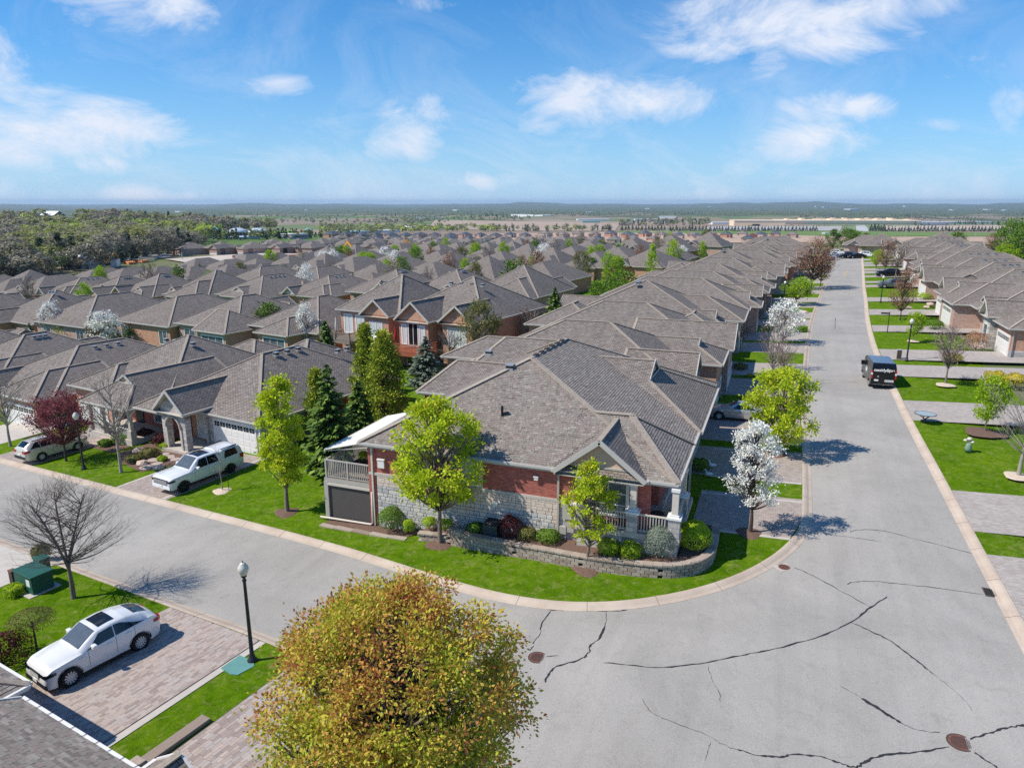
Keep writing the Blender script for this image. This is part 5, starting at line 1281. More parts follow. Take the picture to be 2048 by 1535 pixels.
for k, (px, py, rf) in enumerate(((1250, 480, 'roof_blue'), (1345, 478, 'roof_blue'), (1382, 479, 'roof_blue'), (1415, 481, 'roof_red'), (1412, 474, 'shingle'), (1480, 486, 'roof_blue'), (1492, 480, 'roof_red'), (1555, 485, 'shingle'))):
    x, yy = G(px, py); put_house(('q', rf, k % 2), (x, yy, hf(x, yy) + .3), TH + R(8), '%s roofed house past the long street roofs, %s from the left' % ({'roof_blue': 'dark blue', 'roof_red': 'dark red', 'shingle': 'brown'}[rf], ords[k]), 'coloured roofs past the long street', var=k % 5, wall='brick_red' if rf == 'roof_red' else 'brick_tan', w=14, depth=15, base=-3, ze=5.0, detail=0, roofmat=rf, cap=False, slope=.55)
# house closing the far end of the long street
for k, (px, py, s_) in enumerate(((1683, 512, 1.0), (1712, 513, 1.0))):
    x, yy = G(px, py); put_house(('end', k), (x, yy, hf(x, yy) + .2), R(-4), ('brown roofed house closing the far end of the long street on the left', 'darker bungalow closing the far end of the long street on the right')[k], 'houses at the end of the street', var=k * 3, wall='brick_tan', w=13, depth=14, base=-1, ze=3, detail=1)
# ---- our own roofs at the bottom left
def near_roofs():
    of = (10.5, -24, -.3); root = thing('near_house', (*LW(10.5, -24), -.3), TH, 'house whose white guttered hip roof shows just left of the fastback car', 'house'); h = House()
    ze = 2.6; h.block(3.5, 16.75, -32, -16.25, ze, .5, 'y', 'hip', 'hip'); h.walls(3.5, 16.75, -32, -16.25, -.6, ze, 'brick_red'); h.build(root, of, trimmat='white')
    rf = [c for c in root.children if c.name.startswith('roof')][0]
    P = [[(3.5 - of[0], -16.25 - of[1], ze - of[2] + .0), (16.75 - of[0], -16.25 - of[1], ze - of[2]), (10.1 - of[0], -22.9 - of[1], ze + 3.31 - of[2])], [(16.75 - of[0], -16.25 - of[1], ze - of[2]), (16.75 - of[0], -25 - of[1], ze - of[2]), (10.1 - of[0], -25 - of[1], ze + 3.31 - of[2]), (10.1 - of[0], -22.9 - of[1], ze + 3.31 - of[2])]]
    tabs(rf, P, .24, .145, seed=4, n_single=0, keep=lambda p: p.x > 2)
    of = (24, -24, -.1); root = thing('near_house', (*LW(24, -24), -.1), TH, 'house whose shingle roof and long white gutter fill the bottom left corner', 'house'); h = House()
    h.block(17.25, 31.5, -32, -16.75, ze, .5, 'x', 'gable', 'hip', gm='brick_red', soff=.24); h.walls(17.25, 31.5, -32, -16.75, -.6, ze, 'brick_red')
    h.block(22.6, 24.9, -17.4, -15.75, ze - .75, .62, 'y', 'gable', 'gable', gm='stucco'); h.build(root, of, trimmat='white')
    rf = [c for c in root.children if c.name.startswith('roof')][0]
    P = [[(17.25 - of[0], -16.75 - of[1], ze - of[2]), (31.5 - of[0], -16.75 - of[1], ze - of[2]), (31.5 - of[0], -22 - of[1], ze + 2.62 - of[2]), (17.25 - of[0], -22 - of[1], ze + 2.62 - of[2])]]
    c = Vector((17.3 - of[0], -16.8 - of[1], ze - of[2]))
    tabs(rf, P, .25, .14, seed=5, n_single=290, order=lambda p: (p - c).length * (1 if p.x < 24 - of[0] else 3))
    m = MB(of); i = 0
    for u in np.arange(17.6, 30, .62): m.bar((u, -16.78, ze + .05), (u, -16.6, ze + .03), .012, .012)
    m.build('gutter_bracket', M['metal_black'], root, uv=False)
near_roofs()
# ------------------------------------------------------------ vehicles
def smooth_interp(xs, ks, vs):
    return np.interp(xs, ks, vs)
def car(name, loc, rz, label, cat, P, paint, scale=1.0, group=None):
    """P: key stations along x (0 = front bumper .. L): dict of arrays; wheels list of x; r wheel radius; W half width"""
    root = thing(name, loc, rz, label, cat, group, scale)
    L_ = P['L']; xs = np.unique(np.concatenate([np.linspace(0, L_, 56)] + [np.linspace(w - P['r'] * 1.22, w + P['r'] * 1.22, 19) for w in P['wheels']]))
    xs = xs[(xs >= 0) & (xs <= L_)]
    f = lambda k: np.interp(xs, P['x'], P[k])
    belt, top, hw, hr, bot = f('belt'), f('top'), f('hw'), f('hr'), f('bot')
    rows = []; wr = P['r'] * 1.14
    for i, x in enumerate(xs):
        zb = bot[i]; arch = zb
        for w in P['wheels']:
            d = abs(x - w)
            if d < wr: arch = max(arch, P['r'] + math.sqrt(max(wr ** 2 - d ** 2, 0)))
        W, Rw, B, T = hw[i], hr[i], belt[i], top[i]
        has = T - B > .03
        lo = min(arch, B - .06)
        tz = T - .07 if has else B + (T - B) * .4
        sh = W * .985
        zl = max(lo, zb + (B - zb) * .28); zm = max(lo + .01, zb + (B - zb) * .6)
        zd = max(zm + .01, B - .1)
        row_ = [(0, zb + .04), (W * .86, zb + .04), (W * .955, max(lo, zb)), (W * .99, zl), (W, zm), (W * .985, zd), (W * .95, B + 0), (Rw if has else W * .82, tz), (Rw * .88 if has else W * .6, T - .015), (0, T + .012 if has else T + .02)]
        if lo > zb + .05: row_[0] = (0, zb + .1); row_[1] = (W * .72, zb + .1); row_[2] = (W * .72, lo) if False else (W * .955, lo)
        rows.append([(x, y, z) for y, z in row_])
    m = MB(); n = len(rows[0])
    for sgn in (1, -1):
        for i in range(len(rows) - 1):
            for k in range(n - 1):
                q = [(p[0], sgn * p[1], p[2]) for p in (rows[i][k], rows[i][k + 1], rows[i + 1][k + 1], rows[i + 1][k])]
                m.poly(q if sgn > 0 else q[::-1])
        for i in (0, len(rows) - 1):
            c = [(p[0], sgn * p[1], p[2]) for p in rows[i]]; m.poly(c if (i == 0) != (sgn > 0) else c[::-1])
    body = m.build('body', M[paint], root, uv=False, smooth=True)
    bm = bmesh.new(); bm.from_mesh(body.data); bmesh.ops.remove_doubles(bm, verts=bm.verts[:], dist=.003); bmesh.ops.recalc_face_normals(bm, faces=bm.faces[:]); bm.to_mesh(body.data); bm.free()
    body.data.polygons.foreach_set('use_smooth', [True] * len(body.data.polygons))
    try: body.data.set_sharp_from_angle(angle=R(42))
    except Exception: pass
    fx = lambda k, x: float(np.interp(x, P['x'], P[k]))
    def side(x, t, out=.012):     # point on the side glass: t 0 at belt .. 1 at roof edge
        W, Rw, B, T = fx('hw', x), fx('hr', x), fx('belt', x), fx('top', x)
        return (W * .95 + (Rw - W * .95) * t + out, B + (T - .07 - B) * t)
    def top_pt(x, v, out=.012):   # v -1..1 across the upper surface
        T = fx('top', x); Rw = fx('hr', x); return (x, v * Rw * .86, T - .012 * abs(v) + out + (.012 if abs(v) < .3 else 0.004))
    # side windows
    for a, b, s0, s1 in P['glass']:
        for sgn in (1, -1):
            g = MB(); N = 8
            for i in range(N):
                xa, xb = a + (b - a) * i / N, a + (b - a) * (i + 1) / N
                def pts(x):
                    lo_, hi_ = .07, .93
                    t = (x - a) / (b - a); hi_ = min(.93, .07 + (.86) * min(1, (t / s0 if s0 else 9) + .0, ((1 - t) / s1 if s1 else 9)))
                    y0, z0 = side(x, lo_); y1, z1 = side(x, max(hi_, .1)); return (x, sgn * y0, z0), (x, sgn * y1, z1)
                p0, p1 = pts(xa); p2, p3 = pts(xb); q = [p0, p1, p3, p2]; g.poly(q if sgn < 0 else q[::-1])
            g.build('side_window', M[P.get('sg', 'glass_dark')], root, uv=False, smooth=True)
    def panel(nm, x0, x1, w0, w1, mat, out=.014):
        g = MB(); N = 6; Kk = 6
        for i in range(N):
            for k in range(Kk):
                q = []
                for ii, kk in ((i, k), (i + 1, k), (i + 1, k + 1), (i, k + 1)):
                    x = x0 + (x1 - x0) * ii / N; w = w0 + (w1 - w0) * ii / N; q.append(top_pt(x, w * (2 * kk / Kk - 1), out))
                g.poly(q if True else q[::-1])
        return g.build(nm, M[mat], root, uv=False, smooth=True)
    x0, x1 = P['ws']; panel('windscreen', x0 + .04, x1 - .04, .98, .93, P.get('wg', 'glass_tint'))
    if P.get('rw'): panel('rear_window', P['rw'][0], P['rw'][1], .88, .84, 'glass_dark')
    if P.get('sun'): panel('sunroof', P['sun'][0], P['sun'][1], .78, .78, 'glass_dark', .018)
    # wheels
    for w in P['wheels']:
        for sgn in (1, -1):
            r = P['r']; y0 = sgn * (fx('hw', w) - .11); a = MB()
            pr = [(r * .62, -.1), (r * .95, -.11), (r, -.07), (r, .07), (r * .95, .11), (r * .62, .1)]
            a.lathe(pr, (w, y0, r), 28, axis='y'); wo = a.build('wheel', M['rubber'], root, uv=False, smooth=True)
            b = MB(); yo = sgn * .075; b.lathe([(r * .66, yo - .02 * sgn), (r * .64, yo + sgn * .02), (r * .6, yo)], (w, y0, r), 28, axis='y')
            for s_ in range(P.get('spokes', 10)):
                t = 2 * math.pi * s_ / P.get('spokes', 10) + .2
                b.bar((w + math.cos(t) * r * .1, y0 + yo, r + math.sin(t) * r * .1), (w + math.cos(t + .12) * r * .63, y0 + yo + sgn * .01, r + math.sin(t + .12) * r * .63), .055 * r / .36, .03, up=(0, 1, 0))
            b.lathe([(0, yo + sgn * .02), (r * .14, yo + sgn * .015), (r * .14, yo - sgn * .02)], (w, y0, r), 12, axis='y'); b.build('rim', M[P.get('rim', 'alloy')], wo, uv=False)
            d = MB(); d.lathe([(0, yo * .2), (r * .6, yo * .2)], (w, y0, r), 20, axis='y'); d.build('brake_disc', M['dark'], wo, uv=False)
    # arch liners, sills
    dk = MB()
    for w in P['wheels']:
        for sgn in (1, -1):
            N = 14; yw = fx('hw', w) * .985
            for i in range(N):
                t0, t1 = math.pi * i / N, math.pi * (i + 1) / N
                p = [(w + r_ * math.cos(t), sgn * (yw + o_), P['r'] + r_ * math.sin(t)) for r_, t, o_ in ((wr * .93, t0, -.03), (wr * 1.09, t0, .012), (wr * 1.09, t1, .012), (wr * .93, t1, -.03))]
                dk.poly(p if sgn > 0 else p[::-1])
    for sgn in (1, -1):
        a, b = P['wheels'][0] + wr, P['wheels'][1] - wr; dk.box(a, b, min(sgn * fx('hw', 2.2) * .9, sgn * fx('hw', 2.2) * .985), max(sgn * fx('hw', 2.2) * .9, sgn * fx('hw', 2.2) * .985), P['bot'][2] - .03, P['bot'][2] + .09)
    for x in P['wheels']: dk.box(x - wr * .9, x + wr * .9, -fx('hw', x) * .7, fx('hw', x) * .7, P['bot'][2], P['r'] * 1.5)
    dk.build('wheel_arch', M[P.get('archmat', 'dark')], root, uv=False)
    # lamps, grille, plates, mirrors, handles
    zf = P['lampz']; W0 = fx('hw', .12)
    for sgn in (1, -1):
        zt = P['tailz']; Wt = fx('hw', L_ - .1); th = P.get('th', .09)
        for nm, xa, xb, z0, z1, mt_, xe, inn in (('headlight', .0, .4, zf - .075, zf + .07, 'glass_dark' if P.get('dlamp') else 'lamp_clear', -.012, .5), ('taillight', L_, L_ - .34, zt - th, zt + th, 'lamp_red', L_ + .012, P.get('ti', .62))):
            m = MB(); N = 6; prev = None
            for i in range(N + 1):
                x = xa + (xb - xa) * i / N; k = 1 - .55 * (i / N) ** 1.5; y = fx('hw', x) * .992 + .012
                cur = ((x, sgn * y, z0 + (z1 - z0) * (1 - k) * .55), (x, sgn * y, z1))
                if prev: m.poly([prev[0], cur[0], cur[1], prev[1]])
                prev = cur
            We = fx('hw', xa); yy = sorted((sgn * We * inn, sgn * (We + .012))); m.box(min(xe, xa), max(xe, xa), yy[0], yy[1], z0, z1); m.build(nm, M[mt_], root, uv=False)
        xm = P['ws'][1] - .0 + P.get('mo', -.35); y, z = side(max(xm, P['ws'][0] + .2), .12)
        m = MB(); m.box(xm - .09, xm + .1, sgn * (y - .02) if sgn > 0 else -(y + .24), sgn * (y + .24) if sgn > 0 else -(y - .02), z - .03, z + .15); bo = m.build('mirror', M[P.get('mm', paint)], root, uv=False)
        md = bo.modifiers.new('b', 'BEVEL'); md.width = .05; md.segments = 3
    m = MB(); m.box(-.015, .05, -W0 * P.get('gw', .5), W0 * P.get('gw', .5), P['gz'][0], P['gz'][1]); g = m.build('grille', M[P.get('gm', 'dark')], root, uv=False)
    m = MB()
    for i in range(1, 5): z = P['gz'][0] + (P['gz'][1] - P['gz'][0]) * i / 5; m.box(-.03, .0, -W0 * P.get('gw', .5) * .97, W0 * P.get('gw', .5) * .97, z - .012, z + .012)
    m.build('grille_bar', M['chrome' if not P.get('dlamp') else 'alloy'], g, uv=False)
    m = MB(); m.box(-.01, .12, -W0 * .93, W0 * .93, P['bot'][0] - .02, P['bot'][0] + .16); m.build('bumper', M[P.get('bm', 'dark')], root, uv=False)
    m = MB(); m.box(L_ - .12, L_ + .02, -Wt * .9, Wt * .9, P['bot'][-1] - .02, P['bot'][-1] + .2); m.build('bumper', M[P.get('bm', 'dark')], root, uv=False)
    m = MB(); m.box(-.03, .0, -.16, .16, P['gz'][0] - .17, P['gz'][0] - .04); m.build('number_plate', M['white'], root, uv=False)
    m = MB(); m.box(L_ + .0, L_ + .03, -.16, .16, P['tailz'] - .3, P['tailz'] - .16); m.build('number_plate', M['white'], root, uv=False)
    for x in P.get('doors', ()):
        m = MB()
        for sgn in (1, -1):
            W_, B_, z_ = fx('hw', x), fx('belt', x), fx('bot', x); lv = [(W_ * .955, z_ + .1), (W_ * .99, z_ + (B_ - z_) * .28), (W_, z_ + (B_ - z_) * .6), (W_ * .985, B_ - .1), (W_ * .95, B_)]
            for (ya, za), (yb, zb_) in zip(lv, lv[1:]): m.poly([(x - .006, sgn * (ya + .005), za), (x + .006, sgn * (ya + .005), za), (x + .006, sgn * (yb + .005), zb_), (x - .006, sgn * (yb + .005), zb_)])
        m.build('door_gap', M['dark'], root, uv=False)
        h_ = MB()
        for sgn in (1, -1):
            yy = fx('hw', x) * .985; xx = x - .25; h_.box(xx - .1, xx + .1, sgn * yy if sgn > 0 else -yy - .035, sgn * yy + .035 if sgn > 0 else -yy, fx('belt', x) - .16, fx('belt', x) - .12)
        h_.build('door_handle', M[P.get('hm', paint)], root, uv=False)
    return root, fx, side
# fastback crossover: bonnet towards our house, tail to the street. local x runs from nose to tail
SUVF = dict(L=4.67, r=.385, wheels=(.86, 3.67), x=[0, .06, .3, .85, 1.25, 1.4, 2.1, 2.7, 3.3, 3.9, 4.25, 4.55, 4.67], belt=[.62, .80, .95, 1.02, 1.05, 1.06, 1.08, 1.11, 1.15, 1.2, 1.24, 1.14, .92],
 top=[.62, .84, 1.0, 1.1, 1.15, 1.2, 1.58, 1.64, 1.62, 1.5, 1.37, 1.2, .95], hw=[.74, .84, .91, .945, .94, .94, .94, .94, .945, .955, .93, .86, .76], hr=[.5, .6, .66, .72, .76, .76, .72, .71, .69, .67, .67, .66, .62],
 bot=[.3, .26, .24, .24, .24, .24, .24, .24, .24, .24, .28, .34, .42], ws=(1.33, 2.13), rw=(3.72, 4.3), sun=(2.28, 2.95), glass=[(1.58, 2.7, .5, 0), (2.75, 3.95, 0, .8)], lampz=.79, tailz=.98, gz=(.56, .80), gw=.42, doors=(1.62, 2.72, 3.5), spokes=12, archmat='dark', ti=.6, mo=-.3, dlamp=1)
x_, y_ = LW(14.35, -12.7); fl = Vector(G(142.8, 1358, .45)); rl = Vector(G(280.8, 1286, .45))
dirv = (rl - fl).normalized()                                   # along the car from nose to tail, left side wheels seen
# the visible flank is local y = -hw side when x points to the tail
ang = math.atan2(dirv.y, dirv.x); nrm = Vector((-dirv.y, dirv.x)); orig = fl - dirv * .86 * .98 + nrm * .93
car('white_fastback_car', (orig.x, orig.y, hf(orig.x, orig.y) + DW + .02), ang, 'white fastback car with a sunroof on the large pinkish driveway', 'car', SUVF, 'paint_white', (.985, .985, 1.06))
# pickup with a cap
PKP = dict(L=5.9, r=.41, wheels=(.98, 4.67), x=[0, .05, .3, 1.0, 1.55, 1.65, 2.35, 3.0, 3.85, 3.95, 4.1, 5.4, 5.75, 5.9], belt=[.95, 1.1, 1.18, 1.22, 1.24, 1.25, 1.26, 1.27, 1.28, 1.29, 1.3, 1.36, 1.37, 1.3],
 top=[.95, 1.12, 1.22, 1.3, 1.34, 1.38, 1.93, 1.97, 1.94, 1.88, 1.95, 1.98, 1.9, 1.35], hw=[.86, .95, 1.0, 1.01, 1.01, 1.01, 1.01, 1.01, 1.01, 1.01, 1.01, 1.01, .99, .95], hr=[.75, .82, .86, .88, .88, .85, .76, .76, .76, .78, .86, .86, .84, .9],
 bot=[.5, .42, .42, .42, .42, .42, .42, .42, .42, .42, .42, .42, .46, .55], ws=(1.6, 2.42), rw=None, sun=(2.55, 3.5), glass=[(1.9, 2.95, .5, 0), (3.0, 3.82, 0, .12), (4.3, 5.45, .08, .1)], lampz=1.0, tailz=1.15, th=.17, ti=.88, gz=(.76, 1.1), gw=.72, doors=(1.9, 2.98, 3.85), spokes=10, rim='alloy_black', mo=-.3, bm='paint_white', wg='glass_tint', dlamp=1)
fl = Vector(G(368.6, 973, .5)); rl = Vector(G(462.7, 935.3, .5)); dirv = (rl - fl).normalized(); ang = math.atan2(dirv.y, dirv.x); nrm = Vector((-dirv.y, dirv.x)); orig = fl - dirv * .98 + nrm * 1.0
pk, fx, sd = car('white_pickup_truck', (orig.x, orig.y, hf(orig.x, orig.y) + DW), ang, 'white pickup truck with a matching cap and black wheels parked by the white garage', 'pickup truck', PKP, 'paint_white')
m = MB(); m.box(4.2, 5.5, -.8, -.74, 1.98, 2.03); m.box(4.2, 5.5, .74, .8, 1.98, 2.03); m.build('roof_rail', M['metal_black'], pk, uv=False)
# estate car, tail to the street
EST = dict(L=4.8, r=.35, wheels=(.95, 3.69), x=[0, .06, .3, .95, 1.45, 1.55, 2.2, 2.8, 3.6, 4.2, 4.6, 4.72, 4.8], belt=[.6, .74, .86, .96, 1.0, 1.02, 1.05, 1.07, 1.1, 1.12, 1.12, 1.05, .9], top=[.6, .76, .9, 1.0, 1.04, 1.1, 1.56, 1.62, 1.63, 1.58, 1.28, 1.12, .92],
 hw=[.6, .76, .86, .91, .91, .91, .91, .91, .91, .91, .87, .82, .76], hr=[.5, .6, .65, .68, .7, .68, .62, .62, .62, .61, .62, .64, .6], bot=[.28, .24, .22, .22, .22, .22, .22, .22, .22, .22, .28, .32, .4], ws=(1.5, 2.25), rw=(4.22, 4.62), sun=None,
 glass=[(1.75, 2.75, .5, 0), (2.8, 3.6, 0, 0), (3.66, 4.4, 0, .6)], lampz=.78, tailz=.95, gz=(.5, .72), doors=(1.75, 2.78, 3.62), th=.1, ti=.55)
rl = Vector(G(85, 916, .4)); fl = Vector(G(163, 892, .4)); dirv = (rl - fl).normalized(); ang = math.atan2(dirv.y, dirv.x); nrm = Vector((dirv.y, -dirv.x)); orig = rl - dirv * 3.69 + Vector((-nrm.x, -nrm.y)) * 0 
# flank seen is the right one when looking to the tail: local y = +hw
orig = rl - dirv * 3.69 - Vector((-dirv.y, dirv.x)) * .9
es, fx, sd = car('beige_estate_car', (orig.x, orig.y, hf(orig.x, orig.y) + DW), ang, 'beige estate car with roof rails parked under the crimson crab apple tree', 'car', EST, 'paint_beige')
m = MB(); m.box(2.4, 4.1, -.6, -.56, 1.62, 1.69); m.box(2.4, 4.1, .56, .6, 1.62, 1.69); m.box(2.7, 2.76, -.6, .6, 1.66, 1.7); m.build('roof_rail', M['dark'], es, uv=False)
# silver saloon nose to the garage
SAL = dict(EST); SAL.update(L=4.8, top=[.58, .72, .85, .97, 1.02, 1.08, 1.42, 1.46, 1.4, 1.16, 1.08, 1.0, .9], belt=[.58, .7, .82, .93, .97, .99, 1.0, 1.01, 1.02, 1.03, 1.02, .98, .88], rw=(3.5, 4.1), glass=[(1.75, 2.7, .6, 0), (2.75, 3.75, 0, .6)], wg='glass_dark', hr=[.5, .6, .65, .68, .7, .68, .6, .6, .6, .66, .7, .7, .6])
fw = Vector(G(1438, 834, .38)); orig = fw + Vector((-.95, .92)); 
car('silver_saloon_car', (orig.x, orig.y, hf(orig.x, orig.y) + DW + .02), R(0), 'silver saloon car behind the lime green tree, nose to the garages', 'car', SAL, 'paint_silver')
# cars farther along
def place_car(nm, px, py, rz, lab, P, paint, dx=0, scale=1, z=.35, group=None):
    w = G(px, py, z); c = Vector((-.5 * P['L'], 0)); c.rotate(Matrix.Rotation(rz, 2)) if False else None
    cx = w[0] - math.cos(rz) * P['L'] / 2 + dx; cy = w[1] - math.sin(rz) * P['L'] / 2
    return car(nm, (cx, cy, hf(cx, cy) + DW), rz, lab, 'car', P, paint, scale, group)
VANP = dict(EST); VANP.update(top=[.7, .9, 1.05, 1.15, 1.25, 1.4, 1.7, 1.76, 1.76, 1.7, 1.4, 1.2, .95], belt=[.7, .85, .95, 1.02, 1.06, 1.08, 1.08, 1.1, 1.12, 1.14, 1.14, 1.1, .9])
place_car('grey_minivan', 1784, 572, R(5), 'grey minivan on a driveway across the long street', VANP, 'paint_grey')
place_car('black_suv', 1776, 550, R(5), 'black sport utility vehicle on a driveway beyond the grey minivan', VANP, 'paint_black')
FARC = [(1657, 517, 'paint_silver', 'silver'), (1664, 511, 'paint_white', 'white'), (1676, 509, 'paint_white', 'second white'), (1692, 514, 'paint_black', 'black'), (1702, 513, 'paint_grey', 'dark grey'), (1713, 514, 'paint_black', 'second black'), (1736, 513, 'paint_white', 'third white'), (1650, 520, 'paint_grey', 'grey')]
for i, (px, py, pt, nm) in enumerate(FARC): place_car('parked_car', px, py, R(20 if i % 2 else 170), '%s car parked near the far end of the long street, %s of the cluster' % (nm, ords[i]), SAL if i % 2 else EST, pt, group='cars parked at the far end')
# ---- black delivery van, tail towards us
def van():
    bx, by = G(1764, 778); z = hf(bx, by)
    root = thing('black_van', (bx, by, z), R(3), 'black panel van with white lettering on its rear doors parked at the right kerb', 'van', scale=1.0)
    # local: y forward (away), x right
    W, Lg, Hh = 1.02, 5.3, 2.3; m = MB()
    prof = [(0, .38), (.0, 1.0), (.03, 1.9), (.14, Hh - .06), (.4, Hh), (3.7, Hh), (4.1, Hh - .12), (4.75, 1.45), (5.2, 1.12), (5.35, .8), (5.35, .38)]
    # section widths by height
    def wz(zz): return W * (1 - .05 * max(0, (zz - 1.0) / 1.3) - (.04 if zz > 2.2 else 0))
    N = len(prof)
    for i in range(N - 1):
        (a, za), (b, zb) = prof[i], prof[i + 1]; m.poly([(-wz(za), a, za), (wz(za), a, za), (wz(zb), b, zb), (-wz(zb), b, zb)])
    for sg in (-1, 1):
        ys = np.linspace(0, 5.35, 40)
        wh = (.95, 4.4); r = .42
        def topz(y): return float(np.interp(y, [0, .03, .14, .4, 3.7, 4.1, 4.75, 5.2, 5.35], [1.9, 1.9, Hh - .06, Hh, Hh, Hh - .12, 1.45, 1.12, .8]))
        def botz(y):
            z_ = .38
            for w in wh:
                d = abs(y - w)
                if d < r: z_ = max(z_, .34 + math.sqrt(r * r - d * d))
            return z_
        for i in range(len(ys) - 1):
            a, b = ys[i], ys[i + 1]
            for t0, t1 in ((0, .3), (.3, .6), (.6, 1)):
                q = []
                for y, t in ((a, t0), (b, t0), (b, t1), (a, t1)):
                    zz = botz(y) + (topz(y) - botz(y)) * t; q.append((sg * wz(zz), y, zz))
                m.poly(q if sg > 0 else q[::-1])
    m.box(-W * .95, W * .95, .05, 5.3, .36, .42)
    m.build('body', M['paint_black'], root, uv=False)
    m = MB(); m.box(-.88, .88, .35, 3.7, Hh + .0, Hh + .015)
    for x in np.arange(-.7, .8, .35): m.box(x - .03, x + .03, .4, 3.6, Hh + .012, Hh + .035)
    m.build('roof', M['paint_grey'], root, uv=False)
    for w in (.95, 4.4):
        for sg in (-1, 1):
            a = MB(); a.lathe([(.2, -.11), (.33, -.11), (.345, 0), (.33, .11), (.2, .11)], (sg * (W - .14), w, .345), 24, axis='x'); wo = a.build('wheel', M['rubber'], root, uv=False, smooth=True)
            b = MB(); b.lathe([(0, sg * .08), (.2, sg * .1)], (sg * (W - .14), w, .345), 16, axis='x'); b.build('rim', M['alloy'], wo, uv=False)
    for sg in (-1, 1):
        x0, x1 = sorted((sg * .9, sg * 1.03))
        for z0, z1, mt_, nm in ((.95, 1.3, 'lamp_red', 'taillight'), (1.3, 1.48, 'white', 'reversing_light'), (1.48, 1.7, 'lamp_red', 'taillight')):
            m = MB(); m.box(x0, x1, -.03, .1, z0, z1); m.build(nm, M[mt_], root, uv=False)
        m = MB(); m.box(*sorted((sg * 1.02, sg * 1.3)), 4.05, 4.2, 1.35, 1.75); m.build('mirror', M['paint_black'], root, uv=False)
        m = MB(); m.poly([(sg * (wz(1.2) + .01), 3.5, 1.25), (sg * (wz(1.2) + .01), 4.55, 1.25), (sg * (wz(2) + .012), 4.0, 1.95), (sg * (wz(2) + .012), 3.5, 1.95)]); m.build('side_window', M['glass_dark'], root, uv=False)
    m = MB(); m.box(-.95, .95, -.12, .0, .38, .56); m.build('bumper', M['dark'], root, uv=False)
    m = MB(); m.box(-.82, .82, -.14, -.11, .44, .46); m.build('bumper_trim', M['chrome'], root, uv=False)
    m = MB(); m.tube((0, -.3, .42), (0, -.05, .42), .03, .03); m.lathe([(0, .0), (.035, .02), (.035, .06), (0, .08)], (0, -.29, .42), 8); m.build('tow_bar', M['chrome'], root, uv=False)
    m = MB(); m.box(-.012, .012, -.012, .02, .6, 2.1); m.box(-.93, .93, -.01, .01, .9, .915); m.build('door_gap', M['rubber'], root, uv=False)
    m = MB(); m.box(-.74, -.4, -.02, 0, .72, .88); m.build('number_plate', M['white'], root, uv=False)
    m = MB(); m.box(.1, .14, -.06, 0, 1.0, 1.2); m.build('door_handle', M['metal_black'], root, uv=False)
    m = MB(); m.lathe([(0, 0), (.07, 0)], (-.45, -.012, 1.15), 14, axis='y'); m.build('badge', M['chrome'], root, uv=False)
    def txt(s_, x, z, size, mat, nm='lettering', bold=.012):
        cu = bpy.data.curves.new(nm, 'FONT'); cu.body = s_; cu.size = size; cu.align_x = 'CENTER'; cu.extrude = .002; cu.offset = bold; ob = bpy.data.objects.new(nm, cu); COL.objects.link(ob); ob.parent = root
        ob.location = (x, -.014, z); ob.rotation_euler = (R(90), 0, 0); cu.materials.append(M[mat]); me_ = bpy.data.meshes.new_from_object(ob); lc = ob.location.copy(); bpy.data.objects.remove(ob); ob = link(nm, me_, root, lc, (R(90), 0, 0)); return ob
    txt('cassidy&joe', 0, 1.62, .36, 'white'); pl = MB(); pl.box(.12, .84, -.008, 0, .66, .88); pl.build('sign_panel', M['grey_far'], root, uv=False); txt('RE/MAX', .48, .69, .21, 'white', bold=.008)
    g = MB()
    for i in range(5): g.box(-W - .012, -W + .0, 2.2 + i * .18, 2.32 + i * .18, 1.0 + (i % 2) * .12, 1.5 - (i % 3) * .1)
    g.build('side_lettering', M['white'], root, uv=False)
van()
# ------------------------------------------------------------ trees and shrubs
def leaf_mesh(name, C, S, mat, seed=0, flat=0.0, rnd=None, aspect=1.0, dirs=None, nrm=None):
    "leaf sized faces at centres C (n,3) with sizes S; one random number per leaf"
    rg = np.random.RandomState(seed); n = len(C)
    a = rg.normal(size=(n, 3)); a[:, 2] *= (1 - flat)
    if dirs is not None: a = dirs + a * .25
    a /= np.linalg.norm(a, axis=1)[:, None] + 1e-9
    b = rg.normal(size=(n, 3)); b -= a * (a * b).sum(1)[:, None]; b /= np.linalg.norm(b, axis=1)[:, None] + 1e-9
    if flat: 
        b = np.cross(a, np.tile([0, 0, 1.0], (n, 1)) + rg.normal(size=(n, 3)) * .35); b /= np.linalg.norm(b, axis=1)[:, None] + 1e-9
    if nrm is not None:
        N_ = nrm + rg.normal(size=(n, 3)) * .38; N_ /= np.linalg.norm(N_, axis=1)[:, None] + 1e-9
        a = np.cross(N_, rg.normal(size=(n, 3))); a /= np.linalg.norm(a, axis=1)[:, None] + 1e-9; b = np.cross(N_, a)
    S = np.asarray(S)[:, None]
    A = a * S * aspect; B = b * S * .62
    V = np.stack([C - A, C + B * 1.0 - A * .1, C + A, C - B * 1.0 - A * .1], 1).reshape(-1, 3)
    me = bpy.data.meshes.new(name); me.vertices.add(4 * n); me.vertices.foreach_set('co', V.ravel())
    me.loops.add(4 * n); me.loops.foreach_set('vertex_index', np.arange(4 * n)); me.polygons.add(n)
    me.polygons.foreach_set('loop_start', np.arange(n) * 4); me.polygons.foreach_set('loop_total', np.full(n, 4)); me.update()
    at = me.attributes.new('rnd', 'FLOAT', 'FACE'); r = rg.uniform(size=n) if rnd is None else np.clip(rnd, 0, 1); at.data.foreach_set('value', r.astype(np.float32))
    me.materials.append(M[mat]); return me
